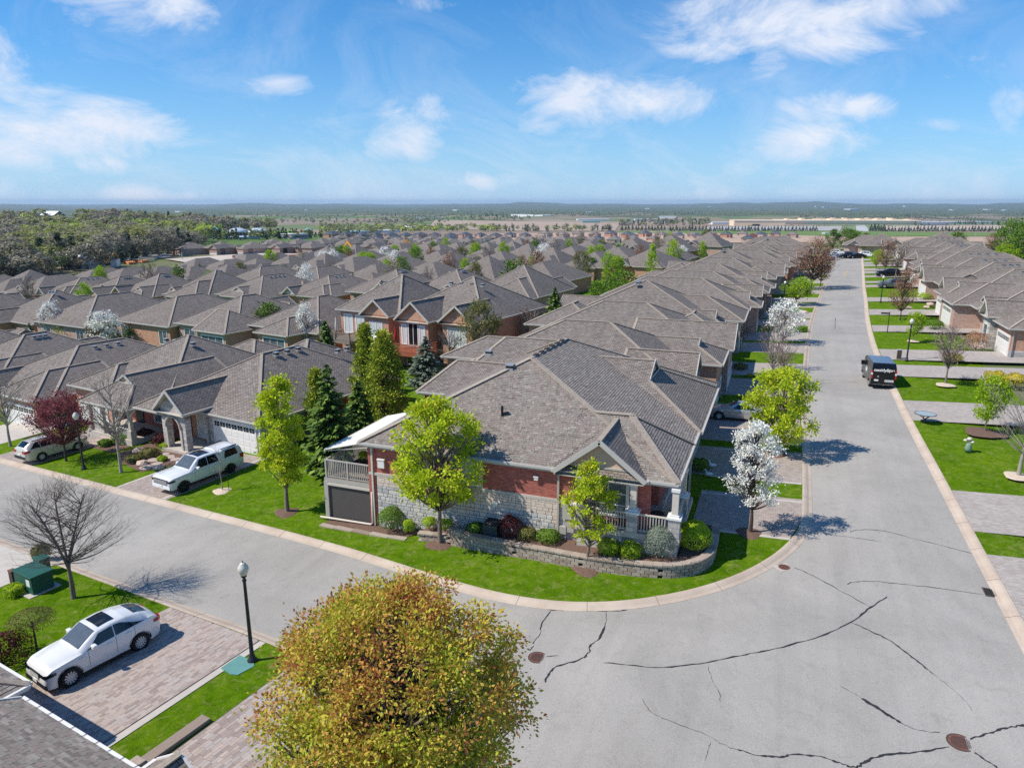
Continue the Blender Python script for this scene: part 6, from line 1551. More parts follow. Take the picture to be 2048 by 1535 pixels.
def envelope(kind, t):
    "relative radius at relative crown height t"
    if kind == 'round': return math.sqrt(max(0, 1 - (2 * t - 1) ** 2)) ** .8
    if kind == 'oval': return math.sqrt(max(0, 1 - (2 * t - .85) ** 2 / 1.35)) if t < .99 else .1
    if kind == 'vase': return (.45 + .9 * t) * (1 - max(0, t - .72) ** 2 * 9) * .82
    if kind == 'cone': return 1.02 * (1 - t) ** .75 * min(1, t * 6 + .45)
    if kind == 'column': return min(1, .5 + t * 1.6) * (1 - t ** 3) ** .6
    if kind == 'flat': return math.sqrt(max(0, 1 - t ** 2)) * min(1, .5 + 3 * t)
    return 1
def make_tree(name, h, r, kind, leaf, seed, trunk_h=.28, nclu=70, per=90, ls=.07, trunk_r=None, bark='bark', limbs=True, gap=.0, cl=.2, twig=False, rndf=None, multi=1, loc=None, label=None, cat='tree', group=None, name2='crown', droop=0.0, thin=1.0, lean=(0, 0), fine=1.0):
    rng = random.Random(seed); rg = np.random.RandomState(seed); tr = trunk_r or max(.05, h * .018)
    root = thing(name, loc or (0, 0, 0), 0, label, cat, group); th = h * trunk_h
    C = []; centres = []
    # leader
    stems = []
    for s in range(multi):
        a = rng.uniform(0, 6.28); sp = 0 if multi == 1 else r * .35
        a = 6.283 * s / multi + a * .15
        top = (math.cos(a) * sp + lean[0], math.sin(a) * sp + lean[1], h * .9); b0 = (math.cos(a) * sp * .12, math.sin(a) * sp * .12, -.15)
        pts = [b0, (b0[0] * 1.3 + rng.uniform(-.03, .03), b0[1] * 1.3 + rng.uniform(-.03, .03), th * .5), (top[0] * .3 + rng.uniform(-.06, .06), top[1] * .3, th), (top[0] * .6 + rng.uniform(-.1, .1), top[1] * .6 + rng.uniform(-.1, .1), th + (h - th) * .45), (top[0], top[1], h * .88)]
        if multi > 1: pts[0], pts[1], pts[2] = (0, 0, -.15), (.02, .01, th * .45), (math.cos(a) * .06, math.sin(a) * .06, th * .8)
        stems.append(pts)
    m = MB()
    def stem_at(pts, z):
        for p, q in zip(pts, pts[1:]):
            if z <= q[2]: t = (z - p[2]) / max(1e-6, q[2] - p[2]); return Vector(p).lerp(Vector(q), max(0, min(1, t)))
        return Vector(pts[-1])
    for pts in stems:
        P = catmull3(pts, 4); n = len(P); m.path(P, [tr * (1.35 if i == 0 else 1) * (1 - .88 * (i / (n - 1)) ** .8) + .008 for i in range(n)], 8)
    holes = [Vector((rng.uniform(-r, r), rng.uniform(-r, r), rng.uniform(th, h))) for _ in range(int(gap * 10))]
    tries = 0
    while len(centres) < nclu and tries < nclu * 30:
        tries += 1; t = rng.random() ** .9; e = envelope(kind, t) * r
        rr = e * math.sqrt(rng.uniform(.10, 1)) * (1 - cl * .45); a = rng.uniform(0, 6.283)
        p = Vector((rr * math.cos(a) + lean[0] * t, rr * math.sin(a) + lean[1] * t, th + (h - th) * (t * (1 - cl * .4) + cl * .16)))
        if any((p - q).length < r * .33 for q in holes): continue
        centres.append(p)
    for p in centres:
        st = rng.choice(stems); rr = math.hypot(p.x, p.y); z0 = max(th * .8, p.z - rr * (rng.uniform(.75, 1.2) if kind != 'flat' else rng.uniform(.15, .75)) - .12 * h * rng.random()); z0 = min(z0, h * .8)
        s = stem_at(st, z0); mid = s.lerp(p, .5) + Vector((rng.uniform(-.06, .06) * r, rng.uniform(-.06, .06) * r, (-.06 + droop) * rr)); L_ = (p - s).length
        br = min(tr * .45, .012 + .011 * L_ + tr * .1) * fine
        if limbs: m.path(catmull3([s, mid, p], 3 if not twig else 4), [br * (1 - .8 * i / (6 if not twig else 8)) for i in range(7 if not twig else 9)], 4)
        if twig:
            for k in range(twig if isinstance(twig, int) and twig > 1 else 6):
                t = rng.uniform(.3, 1); q = s.lerp(mid, t * 2) if t < .5 else mid.lerp(p, t * 2 - 1)
                d = (p - s).normalized() * rng.uniform(.3, .9) + Vector((rng.uniform(-.8, .8), rng.uniform(-.8, .8), rng.uniform(-.25, .65)))
                q1 = q + d * r * rng.uniform(.09, .2) ; q2 = q1 + (d + Vector((rng.uniform(-.5, .5), rng.uniform(-.5, .5), rng.uniform(-.2, .5)))) * r * rng.uniform(.07, .15)
                tw = max(.0045 * h / 6, br * .28) * thin; m.path([q, q1, q2], [tw, tw * .75, tw * .4], 3)
                for _ in range(2):
                    d2 = d + Vector((rng.uniform(-.9, .9), rng.uniform(-.9, .9), rng.uniform(-.3, .7))); m.path([q1, q1 + d2 * r * .08, q1 + d2 * r * .13 + Vector((0, 0, .02 * r))], [tw * .6, tw * .5, tw * .3], 3)
    if leaf and per:
        cr = (r * cl)
        for p in centres:
            n = int(per * rng.uniform(.5, 1.4)); q = rg.normal(size=(n, 3)) * cr * .55 * np.array([1, 1, .8]) + np.array(p); C.append(q)
        C = np.concatenate(C); S = rg.uniform(.6, 1.3, len(C)) * ls
        rnd = None
        if rndf is not None: rnd = rndf(C, h, r, rg)
        else:
            # neighbouring leaves share a tone
            rnd = np.clip(.5 + .24 * rg.normal(size=len(C)) + .13 * np.sin(C[:, 0] * 5 / r + 2) * np.cos(C[:, 1] * 4 / r) + .12 * (C[:, 2] / h - .6), 0, 1)
        link(name2, leaf_mesh(name2, C, S, leaf, seed, rnd=rnd), root)
    t = link('trunk', m.mesh('trunk', M[bark], uv=False, smooth=True), root)
    return root
def catmull3(pts, k):
    pts = [Vector(p) for p in pts]; out = []
    for i in range(len(pts) - 1):
        p0 = pts[max(i - 1, 0)]; p1 = pts[i]; p2 = pts[i + 1]; p3 = pts[min(i + 2, len(pts) - 1)]
        for j in range(k):
            t = j / k; out.append(.5 * (2 * p1 + (p2 - p0) * t + (2 * p0 - 5 * p1 + 4 * p2 - p3) * t * t + (3 * p1 - p0 - 3 * p2 + p3) * t ** 3))
    out.append(pts[-1]); return out
def make_spruce(name, h, r, mat, seed, loc=None, label=None, cat='tree', group=None, whorls=26, per=13, ls=.16, base=.04, droopy=.35, q=1.0):
    rng = random.Random(seed); rg = np.random.RandomState(seed); root = thing(name, loc or (0, 0, 0), 0, label, cat, group)
    m = MB(); m.path([(0, 0, -.1), (0, 0, h * .5), (0, 0, h * .98)], [h * .018 + .03, h * .011, .01], 7)
    C = []; D = []; S = []
    for i in range(whorls):
        t = (i + .5) / whorls; z = h * (base + (1 - base) * t); L_ = r * (1 - t) ** .85 * (1 if t > .07 else .82) + .06 * r
        nb = max(5, int((9 if t < .7 else 7)))
        for k in range(nb):
            a = rng.uniform(0, 6.283); l = L_ * rng.uniform(.72, 1.12); n = max(3, int(per * q * (l / r) ** .7 * 1.3) + 1)
            tip = Vector((math.cos(a) * l, math.sin(a) * l, z - droopy * l * .55 + .12 * l)); mid = Vector((math.cos(a) * l * .55, math.sin(a) * l * .55, z - droopy * l * .42))
            for j in range(n):
                s = (j + .6) / n; p = Vector((0, 0, z)).lerp(mid, s * 1.8) if s < .55 else mid.lerp(tip, (s - .55) / .45)
                side = rng.uniform(-1, 1) * l * .2 * (1.05 - s * .6); p = p + Vector((-math.sin(a) * side, math.cos(a) * side, rng.uniform(-.03, .03) * r - abs(side) * .15))
                C.append(p); d = Vector((math.cos(a) + (-math.sin(a)) * side / (l * .3 + .01), math.sin(a) + math.cos(a) * side / (l * .3 + .01), -.18 - .15 * rng.random())); D.append(d.normalized()); S.append(ls * rng.uniform(.6, 1.25) * (.55 + .5 * (1 - t)))
            if k < 4: m.path([(0, 0, z), mid, tip], [.012 + .01 * l, .008 + .005 * l, .004], 3)
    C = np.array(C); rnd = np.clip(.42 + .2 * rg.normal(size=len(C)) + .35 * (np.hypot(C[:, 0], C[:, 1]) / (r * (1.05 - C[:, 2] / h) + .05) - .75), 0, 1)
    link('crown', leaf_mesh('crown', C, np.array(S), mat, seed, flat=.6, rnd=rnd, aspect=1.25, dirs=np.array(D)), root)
    link('trunk', m.mesh('trunk', M['bark_dark'], uv=False, smooth=True), root); return root
def bush_mesh(rx, rz, mat, seed, n=2200, ls=.045, rough=.08, lumps=7):
    rg = np.random.RandomState(seed); d = rg.normal(size=(n, 3)); d /= np.linalg.norm(d, axis=1)[:, None]; d[:, 2] = np.where(d[:, 2] < -.35, -d[:, 2], d[:, 2])
    ph = rg.uniform(0, 6.28, 6); k = 1 + rough * (np.sin(d[:, 0] * lumps + ph[0]) + np.sin(d[:, 1] * lumps * 1.2 + ph[1]) + np.sin(d[:, 2] * lumps + ph[2])) / 1.6
    sh = np.where(rg.uniform(size=n) < .75, rg.uniform(.92, 1.03, n), rg.uniform(.6, .95, n)); C = d * (k * sh)[:, None] * np.array([rx, rx, rz]); C[:, 2] += rz * .72
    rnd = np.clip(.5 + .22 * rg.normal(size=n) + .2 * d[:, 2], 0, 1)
    return leaf_mesh('foliage', C, rg.uniform(.7, 1.3, n) * ls, mat, seed, rnd=rnd, nrm=d)
def bush(name, px, rx, rz, mat, label, seed=1, n=2200, ls=.045, rough=.08, world=None, z=None, cat='shrub', lumps=7, group=None, dz=LAWN):
    x, y = world or G(*px); zz = hf(x, y) + dz if z is None else z; root = thing(name, (x, y, zz), 0, label, cat, group)
    link('foliage', bush_mesh(rx, rz, mat, seed, n, ls, rough, lumps), root)
    m = MB()
    for i in range(5): a = i * 1.256; m.path([(0, 0, -.05), (math.cos(a) * rx * .3, math.sin(a) * rx * .3, rz * .5), (math.cos(a) * rx * .6, math.sin(a) * rx * .6, rz * 1.0)], [.03, .02, .008], 4)
    link('stem', m.mesh('stem', M['bark_dark'], uv=False), root); return root
def height_at(x, y, z0, py):
    lo, hi = 0, 40
    for _ in range(40):
        m_ = (lo + hi) / 2
        if PX(x, y, z0 + m_)[1] > py: lo = m_
        else: hi = m_
    return lo
def dist_at(x, y, z): return sum((x, y, z - H)[i] * FW[i] for i in range(3))
def spot(base, top, half):
    x, y = G(*base); z = hf(x, y) + LAWN; h = height_at(x, y, z, top); d = dist_at(x, y, z + h * .6); return (x, y, z), h, half * d / F
def mulch_ring(p, r, label, mat='mulch'):
    m = MB(); rg = random.Random(int(abs(p[0]) * 10)); prof = [(r * 1.0, .0), (r * .8, .05), (r * .3, .1), (0, .12)]; n = 22; b = len(m.v)
    for rr, z in prof:
        for j in range(n): a = 6.283 * j / n; q = rr * (1 + .1 * math.sin(3 * a + p[0]) + rg.uniform(-.04, .04)); m.V((q * math.cos(a), q * math.sin(a), z))
    for i in range(3):
        for j in range(n): jj = (j + 1) % n; m.f.append([b + i * n + j, b + i * n + jj, b + (i + 1) * n + jj, b + (i + 1) * n + j]); m.m.append(0)
    o = m.build('mulch_ring', M[mat], uv=False); o.location = (p[0], p[1], p[2] + .003); tag(o, label, 'mulch')
# heroes
def bronze_r(C, h, r, rg):     # bronze young leaves outside and on top, green within
    q = (C[:, 2] / h - .62) * 1.5 + (np.hypot(C[:, 0], C[:, 1]) / r - .7) * .35
    return np.clip(.40 + q * .5 + .16 * rg.normal(size=len(C)) + .10 * np.sin(C[:, 0] * 2.3 + 1) + .08 * np.sin(C[:, 1] * 3.1), 0, 1)
bx, by = G(795, 1535); bx, by = -7.42, 12.35
hz0 = hf(bx, by) + LAWN
make_tree('maple_tree', 8.85, 3.2, 'round', 'leaf_bronze', 41, trunk_h=.38, nclu=520, per=170, ls=.047, trunk_r=.15, rndf=bronze_r, cl=.11, gap=.3, bark='bark_grey', loc=(bx, by, hz0), label='large round maple with bronze and yellow green young leaves at the bottom of the picture')
for (base, top, half, seed, nclu, per, env, lab, kw) in (
    ((880, 1092), 802, 98, 5, 105, 105, 'round', 'lime green maple in front of the corner house wall, the fuller of the two there', dict(cl=.155, gap=.3, trunk_h=.3)),
    ((1175, 1142), 918, 60, 9, 60, 60, 'column', 'thin lime green maple in front of the corner house porch', dict(cl=.18, trunk_h=.26, twig=3)),
    ((575, 1028), 744, 54, 13, 95, 95, 'column', 'tall narrow lime green maple on the lawn beside the dark spruce', dict(cl=.21, trunk_h=.22)),
    ((1556, 912), 738, 76, 17, 110, 90, 'round', 'lime green maple in front of the silver saloon car', dict(cl=.15, trunk_h=.16))):
    loc, h, r = spot(base, top, half); make_tree('maple_tree', h, r, env, 'leaf_lime', seed, nclu=nclu, per=int(per * 1.25), ls=.09 if seed != 9 else .075, loc=loc, label=lab, **kw)
    mulch_ring(loc, .75, 'round of brown mulch under the %s' % {5: 'fuller lime green maple by the wall', 9: 'thin maple by the porch', 13: 'narrow maple on the lawn', 17: 'maple by the silver car'}[seed])
loc, h, r = spot((1500, 1070), 843, 58)
make_tree('pear_tree', h, r, 'oval', 'leaf_white', 21, trunk_h=.27, nclu=100, per=70, ls=.055, loc=loc, label='white blossoming pear tree on the corner lawn by the first driveway', cl=.17, bark='bark_dark', lean=(-.1, .1)); mulch_ring(loc, .7, 'round of brown mulch under the white pear tree')
loc, h, r = spot((148, 1200), 968, 138)
make_tree('bare_tree', h, r * .95, 'flat', None, 23, trunk_h=.4, nclu=120, per=0, twig=9, multi=3, loc=loc, label='bare spreading honey locust beside the green utility box', bark='bark_grey', trunk_r=.12, cl=.1, thin=.62, fine=.5)
loc, h, r = spot((243, 948), 752, 62); make_tree('bare_tree', h, r, 'vase', None, 29, trunk_h=.35, nclu=36, per=0, twig=6, loc=loc, label='bare tree on the lawn between the lamp post and the pickup truck', bark='bark_pale', trunk_r=.13, cl=.1, thin=1.1)
loc, h, r = spot((22, 895), 745, 60); make_tree('bare_tree', h, r, 'vase', None, 31, trunk_h=.35, nclu=34, per=0, twig=6, loc=loc, label='bare tree at the left edge behind the beige estate car', bark='bark_pale', trunk_r=.12, cl=.1, thin=1.1)
loc, h, r = spot((445, 985), 888, 20); make_tree('sapling', h, r, 'oval', None, 33, trunk_h=.4, nclu=26, per=0, twig=4, loc=loc, label='thin bare staked sapling beside the pickup truck', bark='bark_pale', trunk_r=.035, cl=.1, thin=.8); mulch_ring(loc, .6, 'round of pale mulch under the staked sapling', 'sand')
sx, sy = loc[0] + .45, loc[1] + .12; st = MB(); st.tube((0, 0, 0), (0, 0, 1.3), .02, .02, 6); so_ = st.build('garden_stake', M['metal_black'], uv=False); so_.location = (sx, sy, loc[2]); tag(so_, 'dark stake standing beside the bare sapling', 'stake')
loc, h, r = spot((133, 925), 782, 68); make_tree('crab_apple_tree', h, r, 'round', 'leaf_purple', 35, trunk_h=.3, nclu=105, per=70, ls=.06, loc=loc, label='crimson leaved crab apple tree over the beige estate car', cl=.17, bark='bark_dark', twig=2)
loc, h, r = spot((75, 1305), 1222, 44)
root = thing('topiary_tree', loc, 0, 'low mushroom shaped clipped tree beside the bonnet of the white fastback car', 'tree'); C = link('crown', bush_mesh(r, r * .42, 'leaf_olive', 4, 2600, .03, .04, 5), root); C.location = (0, 0, h - r * .75)
m = MB(); m.path([(0, 0, -.05), (.02, 0, h * .4), (0, .01, h - r * .5)], [.05, .04, .035], 6)
for i in range(9): a = i * .7; m.path([(0, 0, h - r * .85), (math.cos(a) * r * .4, math.sin(a) * r * .4, h - r * .45), (math.cos(a) * r * .8, math.sin(a) * r * .8, h - r * .3)], [.02, .014, .006], 4)
link('trunk', m.mesh('trunk', M['bark_dark'], uv=False), root)
# spruces behind the corner house lawn
for (base, top, half, mat, seed, lab) in (((668, 948), 728, 58, 'needle', 3, 'dark green spruce between the lime maple and the balcony'), ((722, 900), 760, 36, 'needle', 45, 'narrow dark spruce close behind the balcony'),
    ((775, 880), 655, 58, 'needle_lime', 6, 'tall yellow green conifer in front of the orange brick houses'), ((640, 880), 735, 34, 'needle_lime', 61, 'olive green conifer behind the dark spruce, nearest the stone fronted bungalow'), ((738, 850), 640, 40, 'needle_lime', 66, 'yellowish conifer just left of the tall one by the orange brick houses'),
    ((853, 772), 672, 38, 'needle_blue', 8, 'blue green spruce before the red wooden deck'), ((655, 735), 640, 24, 'needle', 10, 'small dark spruce right of the white blossoming column tree'), ((1108, 700), 574, 34, 'needle', 12, 'dark pine between the pale garage and the near roofs')):
    loc, h, r = spot(base, top, half)
    if mat == 'needle_lime': make_tree('cedar_tree', h, r * 1.12, 'cone', mat, seed, trunk_h=.05, nclu=150, per=80, ls=.1, cl=.2, loc=loc, label=lab, bark='bark_dark'); continue
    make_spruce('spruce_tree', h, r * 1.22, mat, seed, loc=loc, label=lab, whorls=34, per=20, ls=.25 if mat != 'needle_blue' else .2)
TRK = {}
def mid_tree(kind, base, top, half, label, group=None, seed=None, name=None, sq=1.0):
    "trees that show smaller: a few built kinds, copied and scaled"
    loc, h, r = spot(base, top, half); k = (kind, (seed or int(base[0])) % 3)
    if k not in TRK:
        s = hash_(k); nm = {'spruce': 'spruce_tree', 'pear': 'pear_tree', 'lime': 'maple_tree', 'bare': 'bare_tree', 'rust': 'budding_tree', 'pine': 'pine_tree', 'olive': 'birch_tree', 'pink': 'cherry_tree', 'green': 'green_tree', 'yew': 'yew_tree', 'redbare': 'budding_tree', 'yellowish': 'willow_tree'}[kind]
        if kind == 'spruce': t = make_spruce(nm, 6, 2, 'needle', s, whorls=16, per=9, ls=.42)
        elif kind == 'pine': t = make_tree(nm, 6, 2.2, 'oval', 'needle', s, trunk_h=.1, nclu=46, per=50, ls=.15, cl=.26)
        elif kind == 'yew': t = make_tree(nm, 6, 2.4, 'round', 'leaf_green', s, trunk_h=.06, nclu=46, per=50, ls=.14, cl=.26)
        elif kind == 'pear': t = make_tree(nm, 6, 2.2, 'oval', 'leaf_white', s, trunk_h=.15, nclu=52, per=46, ls=.12, cl=.24)
        elif kind == 'lime': t = make_tree(nm, 6, 2.2, 'column', 'leaf_bright', s, trunk_h=.14, nclu=46, per=46, ls=.13, cl=.26)
        elif kind == 'green': t = make_tree(nm, 6, 2.4, 'round', 'leaf_bright', s, trunk_h=.25, nclu=54, per=80, ls=.12, cl=.24)
        elif kind == 'olive': t = make_tree(nm, 6, 2.2, 'oval', 'leaf_olive', s, trunk_h=.12, nclu=80, per=70, ls=.085, cl=.22, twig=4, bark='bark_pale', multi=3)
        elif kind == 'rust': t = make_tree(nm, 6, 2.2, 'oval', 'leaf_rust', s, trunk_h=.2, nclu=70, per=46, ls=.07, cl=.24, twig=5, bark='bark_dark')
        elif kind == 'redbare': t = make_tree(nm, 6, 2.4, 'round', 'hedge_red', s, trunk_h=.06, nclu=50, per=10, ls=.08, cl=.26, twig=7, bark='bark_pale', multi=4)
        elif kind == 'pink': t = make_tree(nm, 6, 2.6, 'vase', 'leaf_pink', s, trunk_h=.34, nclu=44, per=14, ls=.07, cl=.24, twig=6, bark='bark')
        elif kind == 'yellowish': t = make_tree(nm, 6, 2.2, 'vase', 'leaf_olive', s, trunk_h=.16, nclu=44, per=22, ls=.09, cl=.26, twig=4, bark='bark')
        else: t = make_tree(nm, 6, 2.4, 'vase', None, s, trunk_h=.3, nclu=34, per=0, twig=7, bark='bark', cl=.1, thin=1.6)
        TRK[k] = t; o = t
    else: o = copy_tree(TRK[k], (0, 0, 0), 0)
    w = {'spruce': 2, 'pine': 2.2, 'pink': 2.6, 'green': 2.4, 'yew': 2.4, 'redbare': 2.4, 'bare': 2.4}.get(kind, 2.2)
    o.location = loc; o.rotation_euler = (0, 0, (base[0] * 1.7) % 6.28); o.scale = (r / w, r / w, h / 6); tag(o, label, 'tree', group); return o
def hash_(k): return sum(ord(c) for c in str(k)) % 97
MT = [('pear', (618, 712), 604, 26, 'narrow white blossoming pear tree left of the orange brick houses'), ('pine', (540, 690), 606, 36, 'broad dark pine in front of the brown roofs left of the white pear'),
 ('olive', (962, 742), 600, 48, 'grey green birch clump beside the right end of the orange brick houses'), ('redbare', (1055, 705), 612, 46, 'reddish bare thicket tree between the orange brick houses and the near roofs'),
 ('bare', (900, 750), 655, 40, 'bare pale trunked tree before the orange brick wall'), ('pear', (112, 690), 600, 26, 'left one of the two white pears behind the dark front roofs'), ('pear', (215, 700), 620, 36, 'right one of the two white pears behind the dark front roofs'),
 ('green', (155, 690), 630, 38, 'lime green bush tree between the two white pears'), ('pine', (180, 655), 612, 20, 'dark pine peering over the lime green bush tree'), ('spruce', (220, 695), 636, 18, 'dark spruce in front of the right white pear'),
 ('pine', (275, 690), 645, 28, 'low dark pine under the pale eaves left of the bare shrubs'), ('spruce', (65, 690), 645, 12, 'small conifer at the left behind the dark front roofs'), ('spruce', (408, 690), 628, 17, 'dark conifer beside the arched window gable'), ('bare', (375, 680), 615, 32, 'reddish bare tree between pale house backs'), ('spruce', (332, 672), 648, 11, 'small grey conifer before the pale house back'),
 ('yellowish', (1028, 600), 543, 30, 'pale yellow green tree above the brown middle roofs'), ('lime', (1215, 580), 500, 17, 'lime green column tree in the middle of the rooftops'), ('lime', (1300, 575), 488, 17, 'bright green column tree right of the orange gable'), ('pine', (1185, 560), 515, 15, 'dark pine beside the orange brick gable'),
 ('yew', (1240, 640), 540, 40, 'dark green tree mass beside the nearest far side roofs'), ('yew', (1195, 640), 560, 26, 'olive green tree left of the dark green mass by the roofs'), ('lime', (1064, 560), 512, 13, 'green tree between two small red gables'), ('lime', (968, 545), 514, 7, 'small bright green tree left of the red gables'),
 ('pear', (1362, 530), 490, 14, 'white blossoming tree at the edge of the near roof row'), ('lime', (1405, 520), 482, 14, 'bright green tree beyond the white blossoming one'), ('spruce', (1433, 512), 483, 7, 'small spruce right of the bright green tree above the roofs'), ('spruce', (1374, 525), 500, 9, 'dark shrub tree attached to the white blossoming one'),
 ('pear', (1085, 530), 498, 11, 'small white blossoming tree among the middle roofs'), ('yellowish', (1125, 540), 503, 26, 'pale bare budding tree among the middle roofs'), ('rust', (700, 535), 502, 20, 'reddish budding tree near the building site'), ('green', (390, 600), 568, 24, 'lime green crown peeping above the left middle roofs'),
 ('pine', (408, 560), 532, 13, 'dark round pine among the left middle roofs'), ('pear', (47, 600), 574, 11, 'white blossoming tree at the far left among the roofs'), ('green', (20, 600), 572, 16, 'yellow green tree at the far left among the roofs'), ('yellowish', (255, 640), 690, 10, 'x'),
 ('rust', (1622, 580), 474, 42, 'rust coloured budding tree beside the long street, left one of two'), ('rust', (1640, 575), 500, 22, 'rust coloured budding tree beside the long street, right one of two'), ('green', (1592, 612), 555, 32, 'small green tree on the grass strip of the long street'), ('pear', (1565, 690), 598, 38, 'white blossoming tree on the near side of the long street'),
 ('redbare', (1545, 745), 620, 38, 'reddish budding tree in front of the white blossoming street tree'), ('pink', (1565, 770), 690, 42, 'pale pink budding tree behind the lime maple'), ('redbare', (1520, 640), 575, 22, 'reddish shrub tree beside the shaded house fronts'),
 ('pink', (1890, 770), 655, 54, 'spreading pink budded tree between the two driveways across the street'), ('green', (1825, 684), 624, 20, 'small round green tree by the right hand lamp post'), ('rust', (1800, 640), 535, 27, 'brown budding tree on the lawns across the street, in front of the grey minivan'), ('green', (1969, 866), 752, 36, 'lime green tree in a mulch circle at the right'),
 ('pink', (1900, 700), 650, 30, 'pink blossoming bush tree in front of the garage across the street'), ('bare', (1790, 560), 476, 28, 'bare grey tree across the long street, behind the brown one'), ('rust', (1770, 545), 480, 20, 'brown bare tree across the long street near the dark vehicle'), ('green', (1752, 540), 500, 14, 'green tree across the street near the far end'),
 ('bare', (1755, 530), 485, 15, 'thin bare tree across the street near the far end'), ('yellowish', (1655, 515), 470, 14, 'yellow green tree near the far end of the long street'), ('bare', (1480, 700), 640, 30, 'bare tree in front of the shaded house fronts'),
 ('pine', (1665, 500), 458, 16, 'dark pine beyond the end of the long street, on the left'), ('pine', (1690, 500), 455, 20, 'dark pine beyond the end of the long street, second from the left'), ('yew', (1708, 500), 460, 18, 'dark round tree beyond the end of the long street'), ('pine', (1728, 505), 466, 18, 'dark pine beyond the end of the long street, on the right'), ('rust', (1738, 505), 472, 12, 'brown tree beyond the end of the long street'),
 ('pine', (1912, 500), 462, 19, 'dark spreading pine behind the roofs across the street'), ('rust', (1985, 510), 466, 22, 'brown tree beside the big green trees at the right edge'), ('yew', (2010, 530), 440, 34, 'big dark green tree at the right edge above the roofs, left one'), ('yew', (2050, 540), 432, 44, 'big dark green tree cut by the right edge'), ('green', (2015, 540), 488, 30, 'bright green tree below the big dark ones at the right edge')]
for k, (kind, base, top, half, lab) in enumerate(MT):
    if lab == 'x': continue
    mid_tree(kind, base, top, half, lab)
loc, h, r = spot((2036, 956), 752, 100); make_tree('bare_tree', h, r, 'vase', None, 51, trunk_h=.3, nclu=46, per=0, twig=6, loc=loc, label='bare tree with a thick grey trunk at the right edge', bark='bark_pale', trunk_r=.14, cl=.1, thin=.7, fine=.6); mulch_ring(loc, .8, 'pale mulch under the bare tree at the right edge', 'sand')
for bp, rr, l_ in (((1969, 868), 1.3, 'wide mulch circle under the lime tree at the right'), ((1890, 772), .8, 'pale mulch under the pink budded tree'), ((1826, 684), .7, 'pale mulch under the small round green tree')):
    p = G(*bp); mulch_ring((p[0], p[1], hf(*p) + LAWN), rr, l_, 'mulch' if rr > 1 else 'sand')
# shrubs of the corner bed
ZB = lambda x, y: hf(x, y) + .72
for (px, py, rx, rz, mat, seed, n, ls, lab) in ((782, 1045, .72, .78, 'leaf_green', 1, 3800, .035, 'clipped dark green globe shrub at the left end of the planting bed'), (817, 1046, .36, .38, 'leaf_bright', 2, 1600, .03, 'small bright green dwarf shrub right of the globe shrub'),
    (858, 1040, .38, .36, 'leaf_bright', 3, 1600, .03, 'small bright green shrub left of the fuller maple trunk'), (892, 1043, .36, .36, 'leaf_bright', 4, 1600, .03, 'small bright green shrub right of the fuller maple trunk'), (950, 1040, .45, .36, 'leaf_green', 5, 1400, .04, 'low loose green shrub left of the air conditioner'),
    (1022, 1045, .62, .72, 'hedge_red', 6, 3000, .035, 'dark red barberry beside the air conditioner'), (1055, 1050, .5, .38, 'leaf_olive', 7, 1500, .04, 'olive green low shrub right of the dark red barberry'), (1098, 1062, .6, .42, 'leaf_green', 8, 2000, .04, 'low spreading green shrub under the meter boxes'),
    (1217, 1078, .55, .42, 'leaf_bright', 9, 2200, .035, 'left one of two yellow green shrubs before the porch'), (1262, 1088, .58, .44, 'leaf_bright', 10, 2200, .035, 'right one of two yellow green shrubs before the porch'),
    (1319, 1085, .72, .98, 'needle_blue', 11, 4500, .03, 'grey green egg shaped shrub at the porch corner'), (1388, 1068, .88, .82, 'leaf_bright', 12, 5000, .04, 'large yellow green clipped shrub at the corner of the planting bed')):
    y = 32.0 if px < 1200 else 31.55 if px < 1300 else 31.75 if px < 1350 else 33.3; d_ = ray(px, py); x = d_[0] / d_[1] * y
    bush('shrub', None, rx, rz, mat, lab, seed, n, ls, .05 if seed in (1, 11, 12) else .12, world=(x, y), z=hf(x, y) + (.7 if px > 830 else .3), lumps=5)
